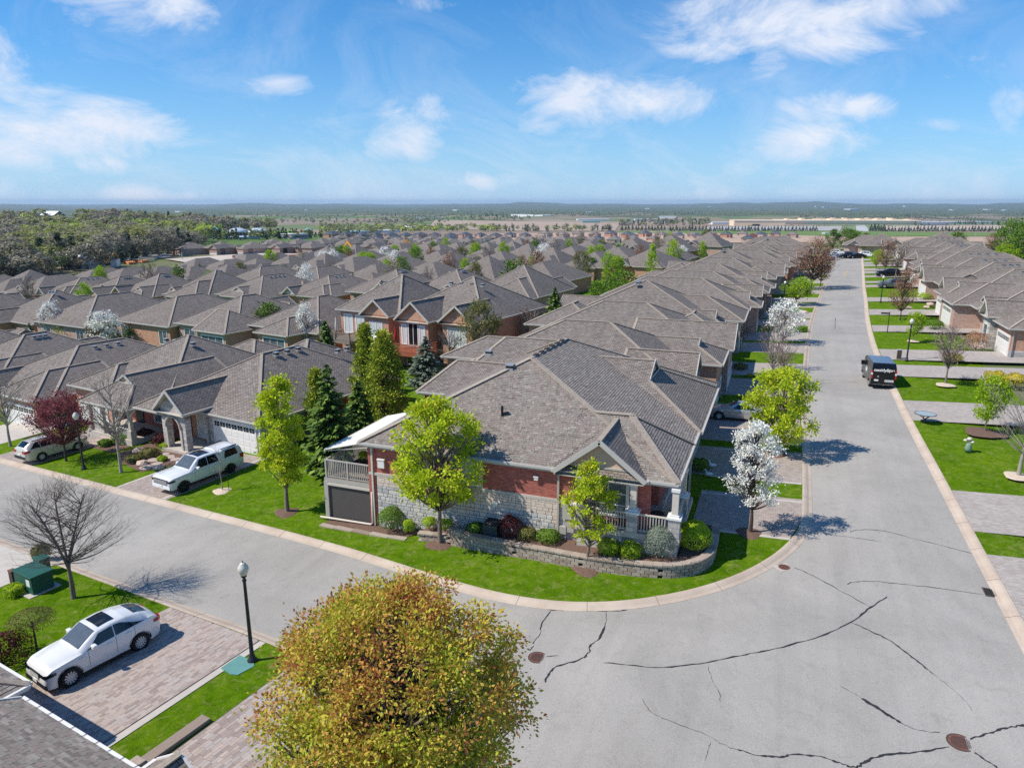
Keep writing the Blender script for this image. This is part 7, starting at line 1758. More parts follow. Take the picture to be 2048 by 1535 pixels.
BS = [((290, 880), .7, .5, 'hedge_red', 'red leaved shrub below the railed porch, left one'), ((325, 890), .7, .5, 'hedge_red', 'red leaved shrub beside the arched entrance, right one'), ((340, 860), .45, .9, 'leaf_bright', 'upright bright green shrub against the entrance gable'), ((210, 895), .5, .35, 'leaf_green', 'green shrub beside the porch steps'),
 ((245, 888), .8, .5, 'leaf_green', 'clipped green hedge shrub below the porch rail'), ((300, 915), .7, .35, 'leaf_olive', 'olive creeping shrub in the stone edged garden'), ((335, 900), .5, .3, 'leaf_bright', 'light green perennial clump by the stone garden'), ((325, 925), .35, .25, 'leaf_bright', 'light green perennial at the front of the stone garden'),
 ((270, 925), .6, .3, 'leaf_olive', 'grey green creeping juniper at the garden edge'), ((20, 840), .9, .8, 'leaf_bright', 'yellow green shrub at the far left front garden'), ((60, 830), .8, .6, 'leaf_green', 'green shrub at the far left front garden'), ((35, 1192), .5, .3, 'leaf_bright', 'low pale green shrub in front of the green utility box'), ((85, 1122), .45, .5, 'leaf_olive', 'wispy pale shrub behind the green utility box'),
 ((5, 1330), 1.1, .7, 'hedge_red', 'dark red hedge between the lawn and the fastback car'), ((1430, 720), .8, 1.1, 'leaf_green', 'tall clipped dark green shrub in the shade beyond the second driveway'), ((1400, 800), .75, .8, 'leaf_green', 'clipped dark green shrub near the silver car'), ((1420, 760), .7, .6, 'leaf_green', 'round shaded shrub by the steps'),
 ((1433, 800), .5, .55, 'leaf_pink', 'small pink magnolia bush in front of the silver saloon car'), ((1400, 945), .55, .5, 'leaf_green', 'dark shaded shrub beside the first driveway'), ((1480, 740), .7, .35, 'leaf_olive', 'olive planting with orange flowers in front of the shaded house'), ((1500, 755), .3, .15, 'leaf_yellow', 'yellow flowers at the edge of the front garden'),
 ((1835, 648), .9, .6, 'leaf_bright', 'clipped lime shrub in front of the houses across the street'), ((1868, 660), 1.0, .7, 'leaf_green', 'round green shrub beside the front steps across the street'), ((1850, 600), 1.1, .6, 'leaf_bright', 'lime green clipped umbrella shrub across the street'), ((1865, 590), .7, 1.9, 'leaf_green', 'tall dark green arborvitae by the house wall across the street'),
 ((1905, 725), .9, .5, 'leaf_yellow', 'yellow flowering shrub beneath the pink tree'), ((1990, 770), 1.0, .7, 'leaf_yellow', 'yellow forsythia at the right, left one'), ((2030, 775), 1.0, .7, 'leaf_yellow', 'yellow forsythia at the right, right one'), ((1950, 700), 1.2, 1.1, 'leaf_rust', 'brown twiggy hedge in front of the white dormer house'),
 ((1600, 665), .9, .4, 'leaf_green', 'green garden shrub on the near side of the long street'), ((1490, 700), .9, .8, 'redbare', 'x')]
for k, ((px, py), rx, rz, mat, lab) in enumerate(BS):
    if lab == 'x': continue
    bush('shrub', (px, py), rx, rz, mat, lab, k + 20, int(1400 + 900 * rx), .05, .14)

# trees in the gardens and along the streets of the old rows
def garden_trees():
    rng = random.Random(77); cnt = {}; rows_ = [(58, 'on the second street'), (66, 'on the second street'), (94, 'in the gardens beyond the second street'), (97, 'in the gardens beyond the second street'), (120, 'on the third street'), (128, 'on the third street'), (153, 'in the gardens beyond the third street'), (155, 'in the gardens beyond the third street'), (178, 'on the fourth street'), (185, 'on the fourth street'), (210, 'in the last gardens'), (235, 'at the far edge of the old rows')]
    desc = {'pear': 'white blossoming tree', 'lime': 'narrow lime green tree', 'green': 'round lime green tree', 'rust': 'rust coloured budding tree', 'bare': 'bare tree', 'yellowish': 'pale yellow green tree', 'pine': 'dark pine', 'spruce': 'dark spruce', 'redbare': 'reddish bare tree', 'olive': 'grey green birch', 'yew': 'dark green tree'}
    for v0, where in rows_:
        u = rng.uniform(20, 35)
        while u > -150:
            x, y = LW(u, v0 + bend(u) + rng.uniform(-1.5, 1.5)); z = hf(x, y); p = PX(x, y, z)
            if x < kx_w(y) - 34 and -20 < p[0] < 2060 and p[1] > np.interp(p[0], [0, 330, 450, 700, 1000, 1300], [585, 565, 545, 528, 503, 484]) and p[1] < 640:
                kind = rng.choice(('pear', 'lime', 'green', 'green', 'rust', 'bare', 'bare', 'yellowish', 'pine', 'spruce', 'redbare', 'olive', 'yew')); h = rng.uniform(6.2, 8.6) * (.8 if kind in ('spruce', 'redbare') else 1); d = dist_at(x, y, z + 3)
                top = PX(x, y, z + h)[1]; n = cnt[(kind, where)] = cnt.get((kind, where), 0) + 1
                mid_tree(kind, p, top, h * rng.uniform(.24, .38) * F / d, '%s %s, %s from the right' % (desc[kind], where, ords[min(n - 1, 19)]), 'garden trees of the old rows', seed=n)
            u -= rng.uniform(9, 24)
garden_trees()
# ------------------------------------------------------------ street furniture and small things
def lamp(px, label, h=4.45, z=None):
    x, y = G(*px, LAWN); root = thing('street_lamp', (x, y, hf(x, y) + LAWN), 0, label, 'street lamp', 'globe street lamps', h / 4.45)
    m = MB(); m.lathe([(0, 0), (.2, 0), (.2, .08), (.14, .14), (.11, .3), (.085, .34), (.075, 1.2), (.06, 3.55), (.085, 3.57), (.085, 3.62), (.055, 3.66), (.06, 3.72), (.11, 3.76), (.12, 3.82), (.0, 3.83)], n=16); m.build('pole', M['metal_black'], root, uv=False, smooth=True)
    m = MB(); m.lathe([(.10, 3.82), (.17, 3.92), (.215, 4.06), (.205, 4.16), (.16, 4.24), (.13, 4.27), (.12, 4.31), (.06, 4.36), (0, 4.38)], n=20); m.build('globe', M['globe'], root, uv=False, smooth=True)
    m = MB(); m.lathe([(.03, 4.36), (.02, 4.40), (0, 4.48)], n=8); m.build('finial', M['metal_black'], root, uv=False); return root
lamp((505, 1321), 'black post lamp with a clear globe at the corner of the pink paver driveway'); lamp((168, 938), 'black post lamp with a white globe beside the crab apple tree'); lamp((1813, 721), 'black post lamp with a globe beside the paver driveway across the long street')
lamp((1761, 605), 'black post lamp farther up the far side of the long street', 4.4); lamp((1566, 615), 'post lamp among the trees on the near side of the long street', 4.3)
def lbox(name, pos, rz, boxes, label, cat, z=None, dz=LAWN):
    x, y = pos; root = thing(name, (x, y, (hf(x, y) if z is None else z) + dz), rz, label, cat)
    for nm, mat, bs in boxes:
        m = MB()
        for b in bs: m.box(*b)
        o = m.build(nm, M[mat], root, uv=False)
        if mat in ('utility_green', 'ac_green'): md = o.modifiers.new('b', 'BEVEL'); md.width = .015; md.segments = 2
    return root
ux, uy = G(75, 1180)
lbox('transformer_box', (ux - .1, uy), TH, [('pad', 'concrete', [(-.95, .95, -.75, .75, -.05, .08)]), ('cabinet', 'utility_green', [(-.8, .8, -.5, .5, .08, .95)]), ('lid', 'utility_green', [(-.86, .86, -.56, .56, .95, 1.02)]), ('sticker', 'white', [(.3, .62, -.51, -.5, .45, .8)])], 'dark green transformer box on a concrete pad under the bare locust tree', 'utility box')
ux2, uy2 = G(88, 1150); lbox('utility_pedestal', (ux2, uy2), TH, [('cabinet', 'utility_green', [(-.32, .32, -.25, .25, 0, .85)]), ('lid', 'utility_green', [(-.35, .35, -.28, .28, .85, .92)])], 'smaller green utility pedestal behind the transformer box', 'utility box')
ux3, uy3 = G(30, 1172); lbox('utility_post', (ux3, uy3), TH, [('post', 'bark_dark', [(-.16, .16, -.12, .12, 0, .75)]), ('cap', 'iron_rust', [(-.18, .18, -.14, .14, .75, .8)])], 'short brown post left of the transformer box', 'post')
ax, ay = G(985, 1045, .75); az_ = hf(ax, ay) + .62
root = lbox('air_conditioner', (ray(985, 1045)[0] / ray(985, 1045)[1] * 32.0, 32.0), 0, [('base', 'concrete', [(-.5, .5, -.5, .5, -.05, .04)]), ('cabinet', 'ac_green', [(-.4, .4, -.4, .4, .04, .78)]), ('lid', 'dark', [(-.42, .42, -.42, .42, .78, .84)])], 'dark green air conditioner unit beside the barberry shrub', 'air conditioner', z=az_, dz=0)
m = MB()
for i in range(9):
    z = .12 + i * .07; m.box(-.415, .415, -.415, -.4, z, z + .025); m.box(.4, .415, -.4, .4, z, z + .025)
m.build('louvre', M['dark'], root, uv=False); m = MB(); m.lathe([(0, .86), (.3, .845), (.32, .85), (.3, .87)], n=20); m.build('fan_guard', M['metal_black'], root, uv=False)
# glass table, flower figure, planter, bin, posts
tx, ty = G(1848, 848); root = thing('garden_table', (tx, ty, hf(tx, ty) + LAWN), 0, 'round glass topped garden table standing at the kerb across the street', 'table', scale=1.0)
m = MB(); m.lathe([(0, .70), (.72, .70), (.72, .72), (0, .72)], n=32); m.build('table_top', M['glass_top'], root, uv=False); m = MB(); m.lathe([(.7, .69), (.74, .69), (.74, .73), (.7, .73)], n=32); m.build('rim', M['metal_black'], root, uv=False)
for a in (.5, 2.07, 3.64, 5.2):
    m = MB(); m.bar((math.cos(a) * .55, math.sin(a) * .55, .69), (-math.cos(a) * .35, -math.sin(a) * .35, 0), .04, .04); m.build('leg', M['metal_black'], root, uv=False)
fx_, fy_ = G(1935, 905); root = thing('flower_vase', (fx_, fy_, hf(fx_, fy_) + LAWN), 0, 'green garden vase with pale yellow flower heads on the right lawn', 'vase')
m = MB(); m.lathe([(0, 0), (.2, 0), (.22, .2), (.17, .45), (.13, .55), (.0, .56)], n=14); m.build('vase', M['pot_green'], root, uv=False, smooth=True)
for i, (a, b, c, r) in enumerate(((.0, .0, .85, .17), (-.22, .05, .72, .13), (.18, -.05, .66, .13), (.05, .12, .72, .12))):
    m = MB(); m.lathe([(0, -r * .6), (r * .9, -r * .3), (r, .1 * r), (r * .6, r * .6), (0, r * .75)], (a, b, c), 9); m.tube((0, 0, .5), (a, b, c), .02, .015, 5); m.build('flower', M['leaf_yellow' if False else 'cream'], root, uv=False, smooth=True)
bx_, by_ = G(1797, 720); lbox('post_box', (bx_, by_), 0, [('body', 'bark_dark', [(-.2, .2, -.18, .18, 0, .95)]), ('cap', 'greige', [(-.23, .23, -.2, .2, .95, 1.03)])], 'short dark brown pedestal box at the kerb near the right hand lamp post', 'post box')
sx_, sy_ = G(1774, 667); root = thing('street_sign', (sx_, sy_, hf(sx_, sy_) + LAWN), 0, 'dark street name sign post on the lawn across the long street', 'sign'); m = MB(); m.tube((0, 0, 0), (0, 0, 2.6), .05, .05, 8); m.build('pole', M['metal_black'], root, uv=False)
m = MB(); m.box(-.95, -.05, -.02, .02, 2.3, 2.5); m.build('name_board', M['metal_black'], root, uv=False)
wx_, wy_ = G(1611, 615); root = thing('warning_sign', (G(1725, 512)[0], G(1725, 512)[1], hf(*G(1725, 512)) + LAWN), 0, 'small yellow sign at the far end of the long street', 'sign'); m = MB(); m.tube((0, 0, 0), (0, 0, 2.2), .05, .05, 6); m.build('pole', M['metal_galv'], root, uv=False)
m = MB(); m.poly([(-.6, 0, 2.3), (0, 0, 1.7), (.6, 0, 2.3), (0, 0, 2.9)]); m.poly([(0, .02, 2.9), (.6, .02, 2.3), (0, .02, 1.7), (-.6, .02, 2.3)]); m.build('board', M['leaf_yellow'], root, uv=False)
# rocks
rgk = random.Random(8)
def rock(px, s, lab, mat='rock'):
    x, y = G(*px); bm = bmesh.new(); bmesh.ops.create_icosphere(bm, subdivisions=2, radius=1)
    for v in bm.verts: v.co *= 1 + rgk.uniform(-.16, .16)
    me = bpy.data.meshes.new('rock'); bm.to_mesh(me); bm.free(); me.materials.append(M[mat]); o = bpy.data.objects.new('rock', me); COL.objects.link(o); o.location = (x, y, hf(x, y) + LAWN + s * .2); o.scale = (s, s * .8, s * .5); o.rotation_euler = (0, 0, rgk.uniform(0, 3)); tag(o, lab, 'rock')
for k, (px, s) in enumerate((((285, 932), .5), ((297, 940), .45), ((278, 905), .5), ((318, 940), .4), ((285, 920), .35))): rock(px, s, 'tan boulder edging the stone garden by the pickup truck, %s of five' % ords[k])
for k, (px, s) in enumerate((((1598, 632), .8), ((1608, 628), .6), ((1860, 612), .7), ((1853, 617), .5), ((1816, 618), .5), ((1843, 595), .8))): rock(px, s, ('orange tinted boulder beside the long street on the near side, %s of two' % ords[k]) if k < 2 else 'pinkish boulder in the gardens across the long street, %s of four' % ords[k - 2])
for k, (u0, v0, a, b) in enumerate(((-7.9, 4.6, 1.0, .8), (-6.9, 4.2, .8, .9), (-7.4, 5.6, 1.1, .7), (-6.4, 5.4, .8, .8), (-8.3, 5.9, .7, .6), (-6.9, 3.2, .9, .7))):
    x, y = LW(u0, v0); m = MB(); rr = random.Random(k); q = [(a * .5 * math.cos(t) * rr.uniform(.8, 1.1), b * .5 * math.sin(t) * rr.uniform(.8, 1.1)) for t in np.arange(0, 6.2, .8)]
    m.poly([(p[0], p[1], .07) for p in q]); 
    for i in range(len(q)): p, p2 = q[i], q[(i + 1) % len(q)]; m.poly([(p[0], p[1], 0), (p2[0], p2[1], 0), (p2[0], p2[1], .07), (p[0], p[1], .07)])
    o = m.build('flagstone', M['flagstone'], uv=False); o.location = (x, y, hf(x, y) + LAWN); o.rotation_euler = (0, 0, TH); tag(o, 'flat irregular flagstone of the path to the arched entrance, %s of six' % ords[k], 'stone')
gp = [LW(-12.3, 4.4), LW(-9.6, 3.2), LW(-6.4, 2.6), LW(-5.5, 4.5), LW(-5.6, 8.2), LW(-9.4, 6.2), LW(-12.2, 7.6)]
sheet('garden_bed', gp, LAWN + .02, M['mulch'], 'mulched garden bed between the porch house and the pickup driveway')
sheet('garden_bed', [LW(-18.5, 4.6), LW(-12.8, 4.4), LW(-12.8, 6.0), LW(-18.5, 6.0)], LAWN + .02, M['mulch'], 'narrow mulched bed below the railed porch')
# stone steps beside the near driveway
for k, (u0, u1, v0, v1) in enumerate(((20.3, 20.72, -15.0, -12.6), (20.2, 20.65, -16.4, -15.0), (20.1, 20.6, -18, -16.4))):
    x, y = LW((u0 + u1) / 2, (v0 + v1) / 2); m = MB(); m.box(-(u1 - u0) / 2, (u1 - u0) / 2, -(v1 - v0) / 2, (v1 - v0) / 2, -.1, .17 + .1 * k); o = m.build('garden_step', M['block'], uv=False); o.location = (x, y, hf(x, y) + LAWN); o.rotation_euler = (0, 0, TH); tag(o, 'long tan stone step beside the lower paver driveway, %s from the street' % ords[k], 'step')
# porch table and planter figures
px_, py_ = -4.7, 33.0; root = thing('bistro_table', (px_, py_, 2.45), 0, 'small dark round table on the corner house porch', 'table'); m = MB(); m.lathe([(0, .7), (.35, .7), (.35, .74), (0, .74)], n=16); m.build('table_top', M['metal_black'], root, uv=False)
for i in range(4): a = i * 1.57; m = MB(); m.bar((math.cos(a) * .1, math.sin(a) * .1, .7), (math.cos(a) * .3, math.sin(a) * .3, 0), .03, .03); m.build('leg', M['metal_black'], root, uv=False)
for k, (dx, dy) in enumerate(((-22.1, 35), (-21.8, 36.6))):
    root = thing('patio_chair', (dx, dy, 2.63), 0, 'dark patio chair on the side balcony, %s' % ('nearer one', 'farther one')[k], 'chair'); m = MB(); m.box(-.28, .28, -.28, .28, .38, .44); m.build('seat', M['metal_black'], root, uv=False); m = MB(); m.box(-.28, .28, .24, .3, .44, .95); m.build('backrest', M['metal_black'], root, uv=False)
    for a in (-1, 1):
        for b in (-1, 1): m = MB(); m.box(a * .25 - .02, a * .25 + .02, b * .25 - .02, b * .25 + .02, 0, .38); m.build('leg', M['metal_black'], root, uv=False)
root = thing('patio_table', (-22.0, 33.9, 2.63), 0, 'dark square table on the side balcony above the blind', 'table'); m = MB(); m.box(-.5, .5, -.45, .45, .66, .7); m.build('table_top', M['dark'], root, uv=False)
for a in (-1, 1):
    for b in (-1, 1): m = MB(); m.box(a * .42 - .025, a * .42 + .025, b * .38 - .025, b * .38 + .025, 0, .66); m.build('leg', M['dark'], root, uv=False)
bush('potted_plant', None, .3, .35, 'leaf_bright', 'green potted plant on the side balcony table', 77, 500, .05, world=(-22.0, 34.0), z=3.33, cat='plant')
def goose(px, lab):
    x, y = G(*px); root = thing('bird_figure', (x, y, hf(x, y) + LAWN), .4, lab, 'garden figure'); m = MB(); m.lathe([(0, -.25), (.1, -.15), (.13, 0), (.08, .18), (0, .3)], (0, 0, .25), 10, axis='x'); m.path([(-.15, 0, .3), (-.2, 0, .45), (-.24, 0, .55), (-.32, 0, .56)], [.06, .045, .05, .015], 8); m.build('body', M['white'], root, uv=False, smooth=True)
    m = MB(); m.tube((0, .04, 0), (0, .04, .15), .012, .012); m.tube((0, -.04, 0), (0, -.04, .15), .012, .012); m.build('leg', M['dark'], root, uv=False)
goose((1424, 940), 'white bird figure beside the first driveway, upper one'); goose((1417, 958), 'white bird figure beside the first driveway, lower one')
# ------------------------------------------------------------ far country
def far_tree_proto(nm, leaf, seed, shape='round', n=1700, ls=.064):
    "low cost crown for trees that show a few pixels wide; unit height 1, half width .45"
    rg = np.random.RandomState(seed); k = 26; c = rg.normal(size=(k, 3)); c /= np.linalg.norm(c, axis=1)[:, None]; c *= rg.uniform(.45, 1, (k, 1)) ** .4
    if shape == 'round': P = c * [.36, .36, .34] + [0, 0, .62]
    else: t = rg.uniform(0, 1, k); a = rg.uniform(0, 6.28, k); P = np.stack([np.cos(a) * (1 - t) * .26, np.sin(a) * (1 - t) * .26, .08 + t * .9], 1)
    idx = rg.randint(0, k, n); C = P[idx] + rg.normal(size=(n, 3)) * (.06 if shape == 'round' else .035); nr = C - np.array([0, 0, .5]); nr = nr / (np.linalg.norm(nr, axis=1)[:, None] + 1e-9) * .8 + np.array([0, 0, .25])
    rnd = np.clip(.45 + .2 * rg.normal(size=n) + .3 * (C[:, 2] - .6), 0, 1)
    root = thing(nm, (0, 0, 0), 0, 'x', 'tree'); link('crown', leaf_mesh('crown', C, rg.uniform(.6, 1.3, n) * ls * .5, leaf, seed, rnd=rnd, nrm=nr), root)
    m = MB(); m.path([(0, 0, -.05), (.01, 0, .35), (0, .01, .7)], [.03, .022, .01], 4)
    for i in range(4): a = i * 1.6; m.path([(0, 0, .35), (math.cos(a) * .2, math.sin(a) * .2, .65)], [.014, .006], 3)
    link('trunk', m.mesh('trunk', M['bark'], uv=False), root); return root
FT = {}
for nm, leaf, s, sh in (('broadleaf_tree', 'far_olive', 1, 'round'), ('broadleaf_tree', 'far_grey', 2, 'round'), ('broadleaf_tree', 'far_lime', 3, 'round'), ('broadleaf_tree', 'far_grey', 4, 'round'), ('conifer_tree', 'far_dark', 5, 'cone'), ('conifer_tree', 'far_dark', 6, 'cone'), ('broadleaf_tree', 'far_olive', 7, 'round')):
    FT[s] = far_tree_proto(nm, leaf, s, sh)
used_ft = set(); WOODTREES = []
def ft(s, x, y, h, w, label, group, z=None):
    z = hf(x, y) if z is None else z; sc = (w / .8 if s not in (5, 6) else w / .52, w / .8 if s not in (5, 6) else w / .52, h)
    if s not in used_ft: used_ft.add(s); o = FT[s]; o.location = (x, y, z); o.scale = sc; o['label'] = label; o['group'] = group
    else: o = copy_tree(FT[s], (x, y, z), (x * 3.1) % 6.28, label, group, sc)
    return o
WL_ = {1: 'olive green broadleaf tree', 2: 'grey budding tree', 3: 'bright lime green tree', 4: 'bare grey brown tree', 5: 'dark conifer', 6: 'tall dark conifer', 7: 'pale olive tree'}
def inwood(px, py):
    "outline of the wooded slope on the left, in pixels of the ground"
    up = np.interp(px, [-60, 80, 200, 420, 620, 760], [438, 440, 432, 430, 440, 452]); lo = np.interp(px, [-60, 60, 120, 330, 400, 432, 560, 760], [590, 575, 550, 516, 498, 468, 458, 458]); return up < py < lo
def wood():
    rng = random.Random(4); pts = []
    # jittered pixel-independent scatter over the ground of the slope
    for r in np.geomspace(300, 1500, 60):
        step = max(10.5, r * .0165)
        for a in np.arange(-40, 2, math.degrees(step / r)):
            ang = R(a - 20.5 + rng.uniform(-.3, .3)); rr = r * rng.uniform(.985, 1.015); x, y = rr * math.sin(ang), rr * math.cos(ang)
            p = PX(x, y, hf(x, y))
            if inwood(*p) and not (84 < p[0] < 165 and 436 < p[1] < 463): pts.append((rr, x, y, p))
    pts.sort(); J = {}
    n1 = 290
    for i, (rr, x, y, p) in enumerate(pts):
        n = math.sin(x * .011) + math.sin(y * .013 + 1) + rng.uniform(-1.2, 1.2)
        s = 5 if n < -2.1 else rng.choice((2, 4, 7, 4)) if n < .3 else rng.choice((1, 7, 2, 3)) if n < 1.5 else rng.choice((3, 1, 7))
        if p[1] > np.interp(p[0], [-60, 120, 330, 460, 760], [560, 530, 505, 482, 455]) and rng.random() < .22: s = rng.choice((5, 6))
        h = rng.uniform(9, 14) * (1 + rr / 5200); w = h * rng.uniform(.95, 1.35) if s not in (5, 6) else h * .5
        if i < n1: ft(s, x, y, h, w, '%s on the wooded slope at the left, %s' % (WL_[s], 'in its lower edge' if p[1] > 500 else 'part way up'), 'trees on the near edge of the wooded slope')
        else: J.setdefault(s, []).append((x, y, h, w))
    for s, L_ in J.items():
        src = [c for c in FT[s].children if c.name.startswith('crown')][0].data; nv = len(src.vertices); co_ = np.empty(nv * 3); src.vertices.foreach_get('co', co_); co_ = co_.reshape(-1, 4, 3)
        # nearer members keep more leaves
        V = []; Rn = []; rg = np.random.RandomState(s); rn = np.empty(len(src.polygons)); src.attributes['rnd'].data.foreach_get('value', rn)
        for (x, y, h, w) in L_:
            k = 700 if math.hypot(x, y) < 600 else 360; idx = rg.choice(len(co_), k, replace=False); q = co_[idx]; c = q.mean(1, keepdims=True); f = math.sqrt(len(co_) / k) * .95; q = (q - c) * f + c
            sc = np.array([w / .8 if s not in (5, 6) else w / .52] * 2 + [h]); a = rg.uniform(0, 6.28); rot = np.array([[math.cos(a), -math.sin(a), 0], [math.sin(a), math.cos(a), 0], [0, 0, 1]])
            V.append((q.reshape(-1, 3) * sc) @ rot.T + np.array([x, y, hf(x, y)])); Rn.append(np.clip(rn[idx] + rg.normal() * .1, 0, 1))
        V = np.concatenate(V); n = len(V) // 4; me = bpy.data.meshes.new('woodland'); me.vertices.add(4 * n); me.vertices.foreach_set('co', V.ravel()); me.loops.add(4 * n); me.loops.foreach_set('vertex_index', np.arange(4 * n)); me.polygons.add(n)
        me.polygons.foreach_set('loop_start', np.arange(n) * 4); me.polygons.foreach_set('loop_total', np.full(n, 4)); me.update(); at = me.attributes.new('rnd', 'FLOAT', 'FACE'); at.data.foreach_set('value', np.concatenate(Rn).astype(np.float32)); me.materials.append(src.materials[0])
        o = bpy.data.objects.new('woodland', me); COL.objects.link(o); tag(o, 'far woodland on the slope, the %s among it' % WL_[s], None, None, 'stuff')
wood()
# belts of trees across the plain, as one mass each
def belt(x0, x1, y0, y1, n, kinds, hh, label, seed, dens=150, cone=False):
    rng = random.Random(seed); rg = np.random.RandomState(seed); per = {}
    for i in range(n):
        px = rng.uniform(x0, x1); t = (px - x0) / (x1 - x0); py = rng.uniform(y0[0] + (y0[1] - y0[0]) * t, y1[0] + (y1[1] - y1[0]) * t); x, y = G(px, py); per.setdefault(rng.choice(kinds), []).append((x, y))
    for s, L_ in per.items():
        src = [c for c in FT[s].children if c.name.startswith('crown')][0].data; co_ = np.empty(len(src.vertices) * 3); src.vertices.foreach_get('co', co_); co_ = co_.reshape(-1, 4, 3); rn = np.empty(len(src.polygons)); src.attributes['rnd'].data.foreach_get('value', rn); V = []; Rn = []
        for x, y in L_:
            h = hh * rng.uniform(.7, 1.25); w = h * (1.15 if s not in (5, 6) else .55); idx = rg.choice(len(co_), dens, replace=False); q = co_[idx]; c = q.mean(1, keepdims=True); q = (q - c) * math.sqrt(len(co_) / dens) * .8 + c
            V.append(q.reshape(-1, 3) * np.array([w / .8 if s not in (5, 6) else w / .52] * 2 + [h]) + np.array([x, y, hf(x, y)])); Rn.append(np.clip(rn[idx] + rg.normal() * .12, 0, 1))
        V = np.concatenate(V); n_ = len(V) // 4; me = bpy.data.meshes.new('treeline'); me.vertices.add(4 * n_); me.vertices.foreach_set('co', V.ravel()); me.loops.add(4 * n_); me.loops.foreach_set('vertex_index', np.arange(4 * n_)); me.polygons.add(n_)
        me.polygons.foreach_set('loop_start', np.arange(n_) * 4); me.polygons.foreach_set('loop_total', np.full(n_, 4)); me.update(); at = me.attributes.new('rnd', 'FLOAT', 'FACE'); at.data.foreach_set('value', np.concatenate(Rn).astype(np.float32)); me.materials.append(src.materials[0])
        o = bpy.data.objects.new('treeline', me); COL.objects.link(o); tag(o, label, None, None, 'stuff')
belt(430, 760, (478, 470), (482, 474), 70, (5, 6, 5, 1), 9, 'dark conifer belt behind the new houses', 1, 120)
belt(640, 1000, (452, 455), (468, 464), 170, (3, 7, 1, 7), 10, 'light green scrub woodland left of the bare fields', 2, 90)
belt(380, 900, (426, 429), (446, 448), 300, (1, 2, 4, 5, 7), 9, 'mixed woodland beyond the domed building', 3, 60)
belt(760, 1060, (428, 430), (444, 441), 220, (1, 5, 2, 1), 9, 'woodland in front of the far blue hills', 4, 60)
belt(985, 1225, (456, 457), (464, 464), 70, (1, 5, 7, 2, 6), 10, 'row of mixed trees between the two bare fields', 5, 100)
belt(935, 1400, (425, 423), (437, 430), 300, (5, 5, 1, 2), 9, 'dark woods at the foot of the far hills', 6, 50)
belt(1240, 1420, (441, 440), (453, 452), 150, (5, 1, 5, 2), 10, 'conifer groups left of the tan factory', 7, 80)
belt(1400, 1700, (427, 424), (433, 431), 240, (1, 7, 2), 9, 'wooded rise left of the radio mast', 8, 50)
belt(1600, 2060, (428, 428), (440, 440), 260, (5, 1, 2), 8, 'woods beyond the right end of the factory', 9, 50)
belt(1790, 2060, (446, 446), (451, 451), 90, (5, 5, 2), 9, 'conifers beside the right end of the factory', 10, 80)
belt(-40, 120, (430, 430), (440, 442), 90, (1, 7, 4), 13, 'trees round the farm on the far left hill', 11, 90)
belt(1500, 1790, (452, 452), (452.6, 452.6), 30, (5, 2), 3.5, 'low trees along the front of the tan factory', 12, 60)
belt(0, 2048, (417, 417), (426, 426), 420, (1, 5, 1), 9, 'woods on the far plain', 13, 30)
# fields
def field(pts, col, label):
    k = 'field_%d' % len(MATS); t = NT(k, .95, .1); t.col(t.ramp(t.noise(t.world(), .02, 5, .6), [(.3, tuple(c * .85 for c in col)), (.7, tuple(c * 1.12 for c in col))])); t.done(k)
    w = [G(*p) for p in pts]; d = max(math.dist(w[0], p) for p in w); sheet('field', w, .6, M[k], label, cell=max(25, d / 14), cuts=())
field([(870, 440), (1075, 443), (1240, 447), (1230, 462), (985, 462), (860, 452)], (.44, .33, .25), 'bare brown field beyond the estate')
field([(860, 478), (985, 468), (1300, 464), (1700, 474), (2048, 474), (2048, 490), (1400, 486), (1100, 484)], (.50, .36, .26), 'bare tan field behind the rooftops')
field([(1230, 463), (1420, 461), (2048, 466), (2048, 473), (1700, 473), (1240, 466)], (.16, .24, .06), 'green strip of grass in front of the spruce rows')
field([(535, 462), (588, 461), (588, 472), (545, 474)], (.16, .32, .04), 'bright green playing field by the domed building'); field([(420, 466), (470, 461), (480, 470), (430, 474)], (.16, .30, .05), 'green meadow left of the domed building')
field([(118, 440), (165, 437), (160, 446), (112, 450)], (.15, .26, .06), 'green pasture beside the white barn'); field([(480, 436), (620, 443), (720, 448), (560, 449)], (.30, .24, .17), 'bare brown slope in front of the far woods')
field([(1420, 453), (1685, 452), (1680, 462), (1400, 461)], (.42, .40, .37), 'pale car park in front of the left factory block'); field([(1765, 452), (2020, 451), (2048, 461), (1775, 462)], (.50, .41, .32), 'pale yard in front of the right factory block'); field([(1690, 452), (1755, 452), (1762, 462), (1683, 462)], (.20, .27, .12), 'green parkland with an avenue in front of the factory'); field([(1712, 451), (1732, 451), (1738, 463), (1712, 463)], (.5, .5, .5), 'pale avenue leading to the factory')
field([(330, 520), (520, 508), (860, 506), (900, 514), (640, 524), (400, 530)], (.55, .48, .40), 'bare pale ground of the building site')
field([(150, 520), (330, 508), (345, 516), (160, 530)], (.45, .44, .42), 'pale road and yard below the wooded slope'); field([(190, 517), (290, 510), (292, 514), (195, 522)], (.15, .26, .05), 'green verge below the wooded slope')
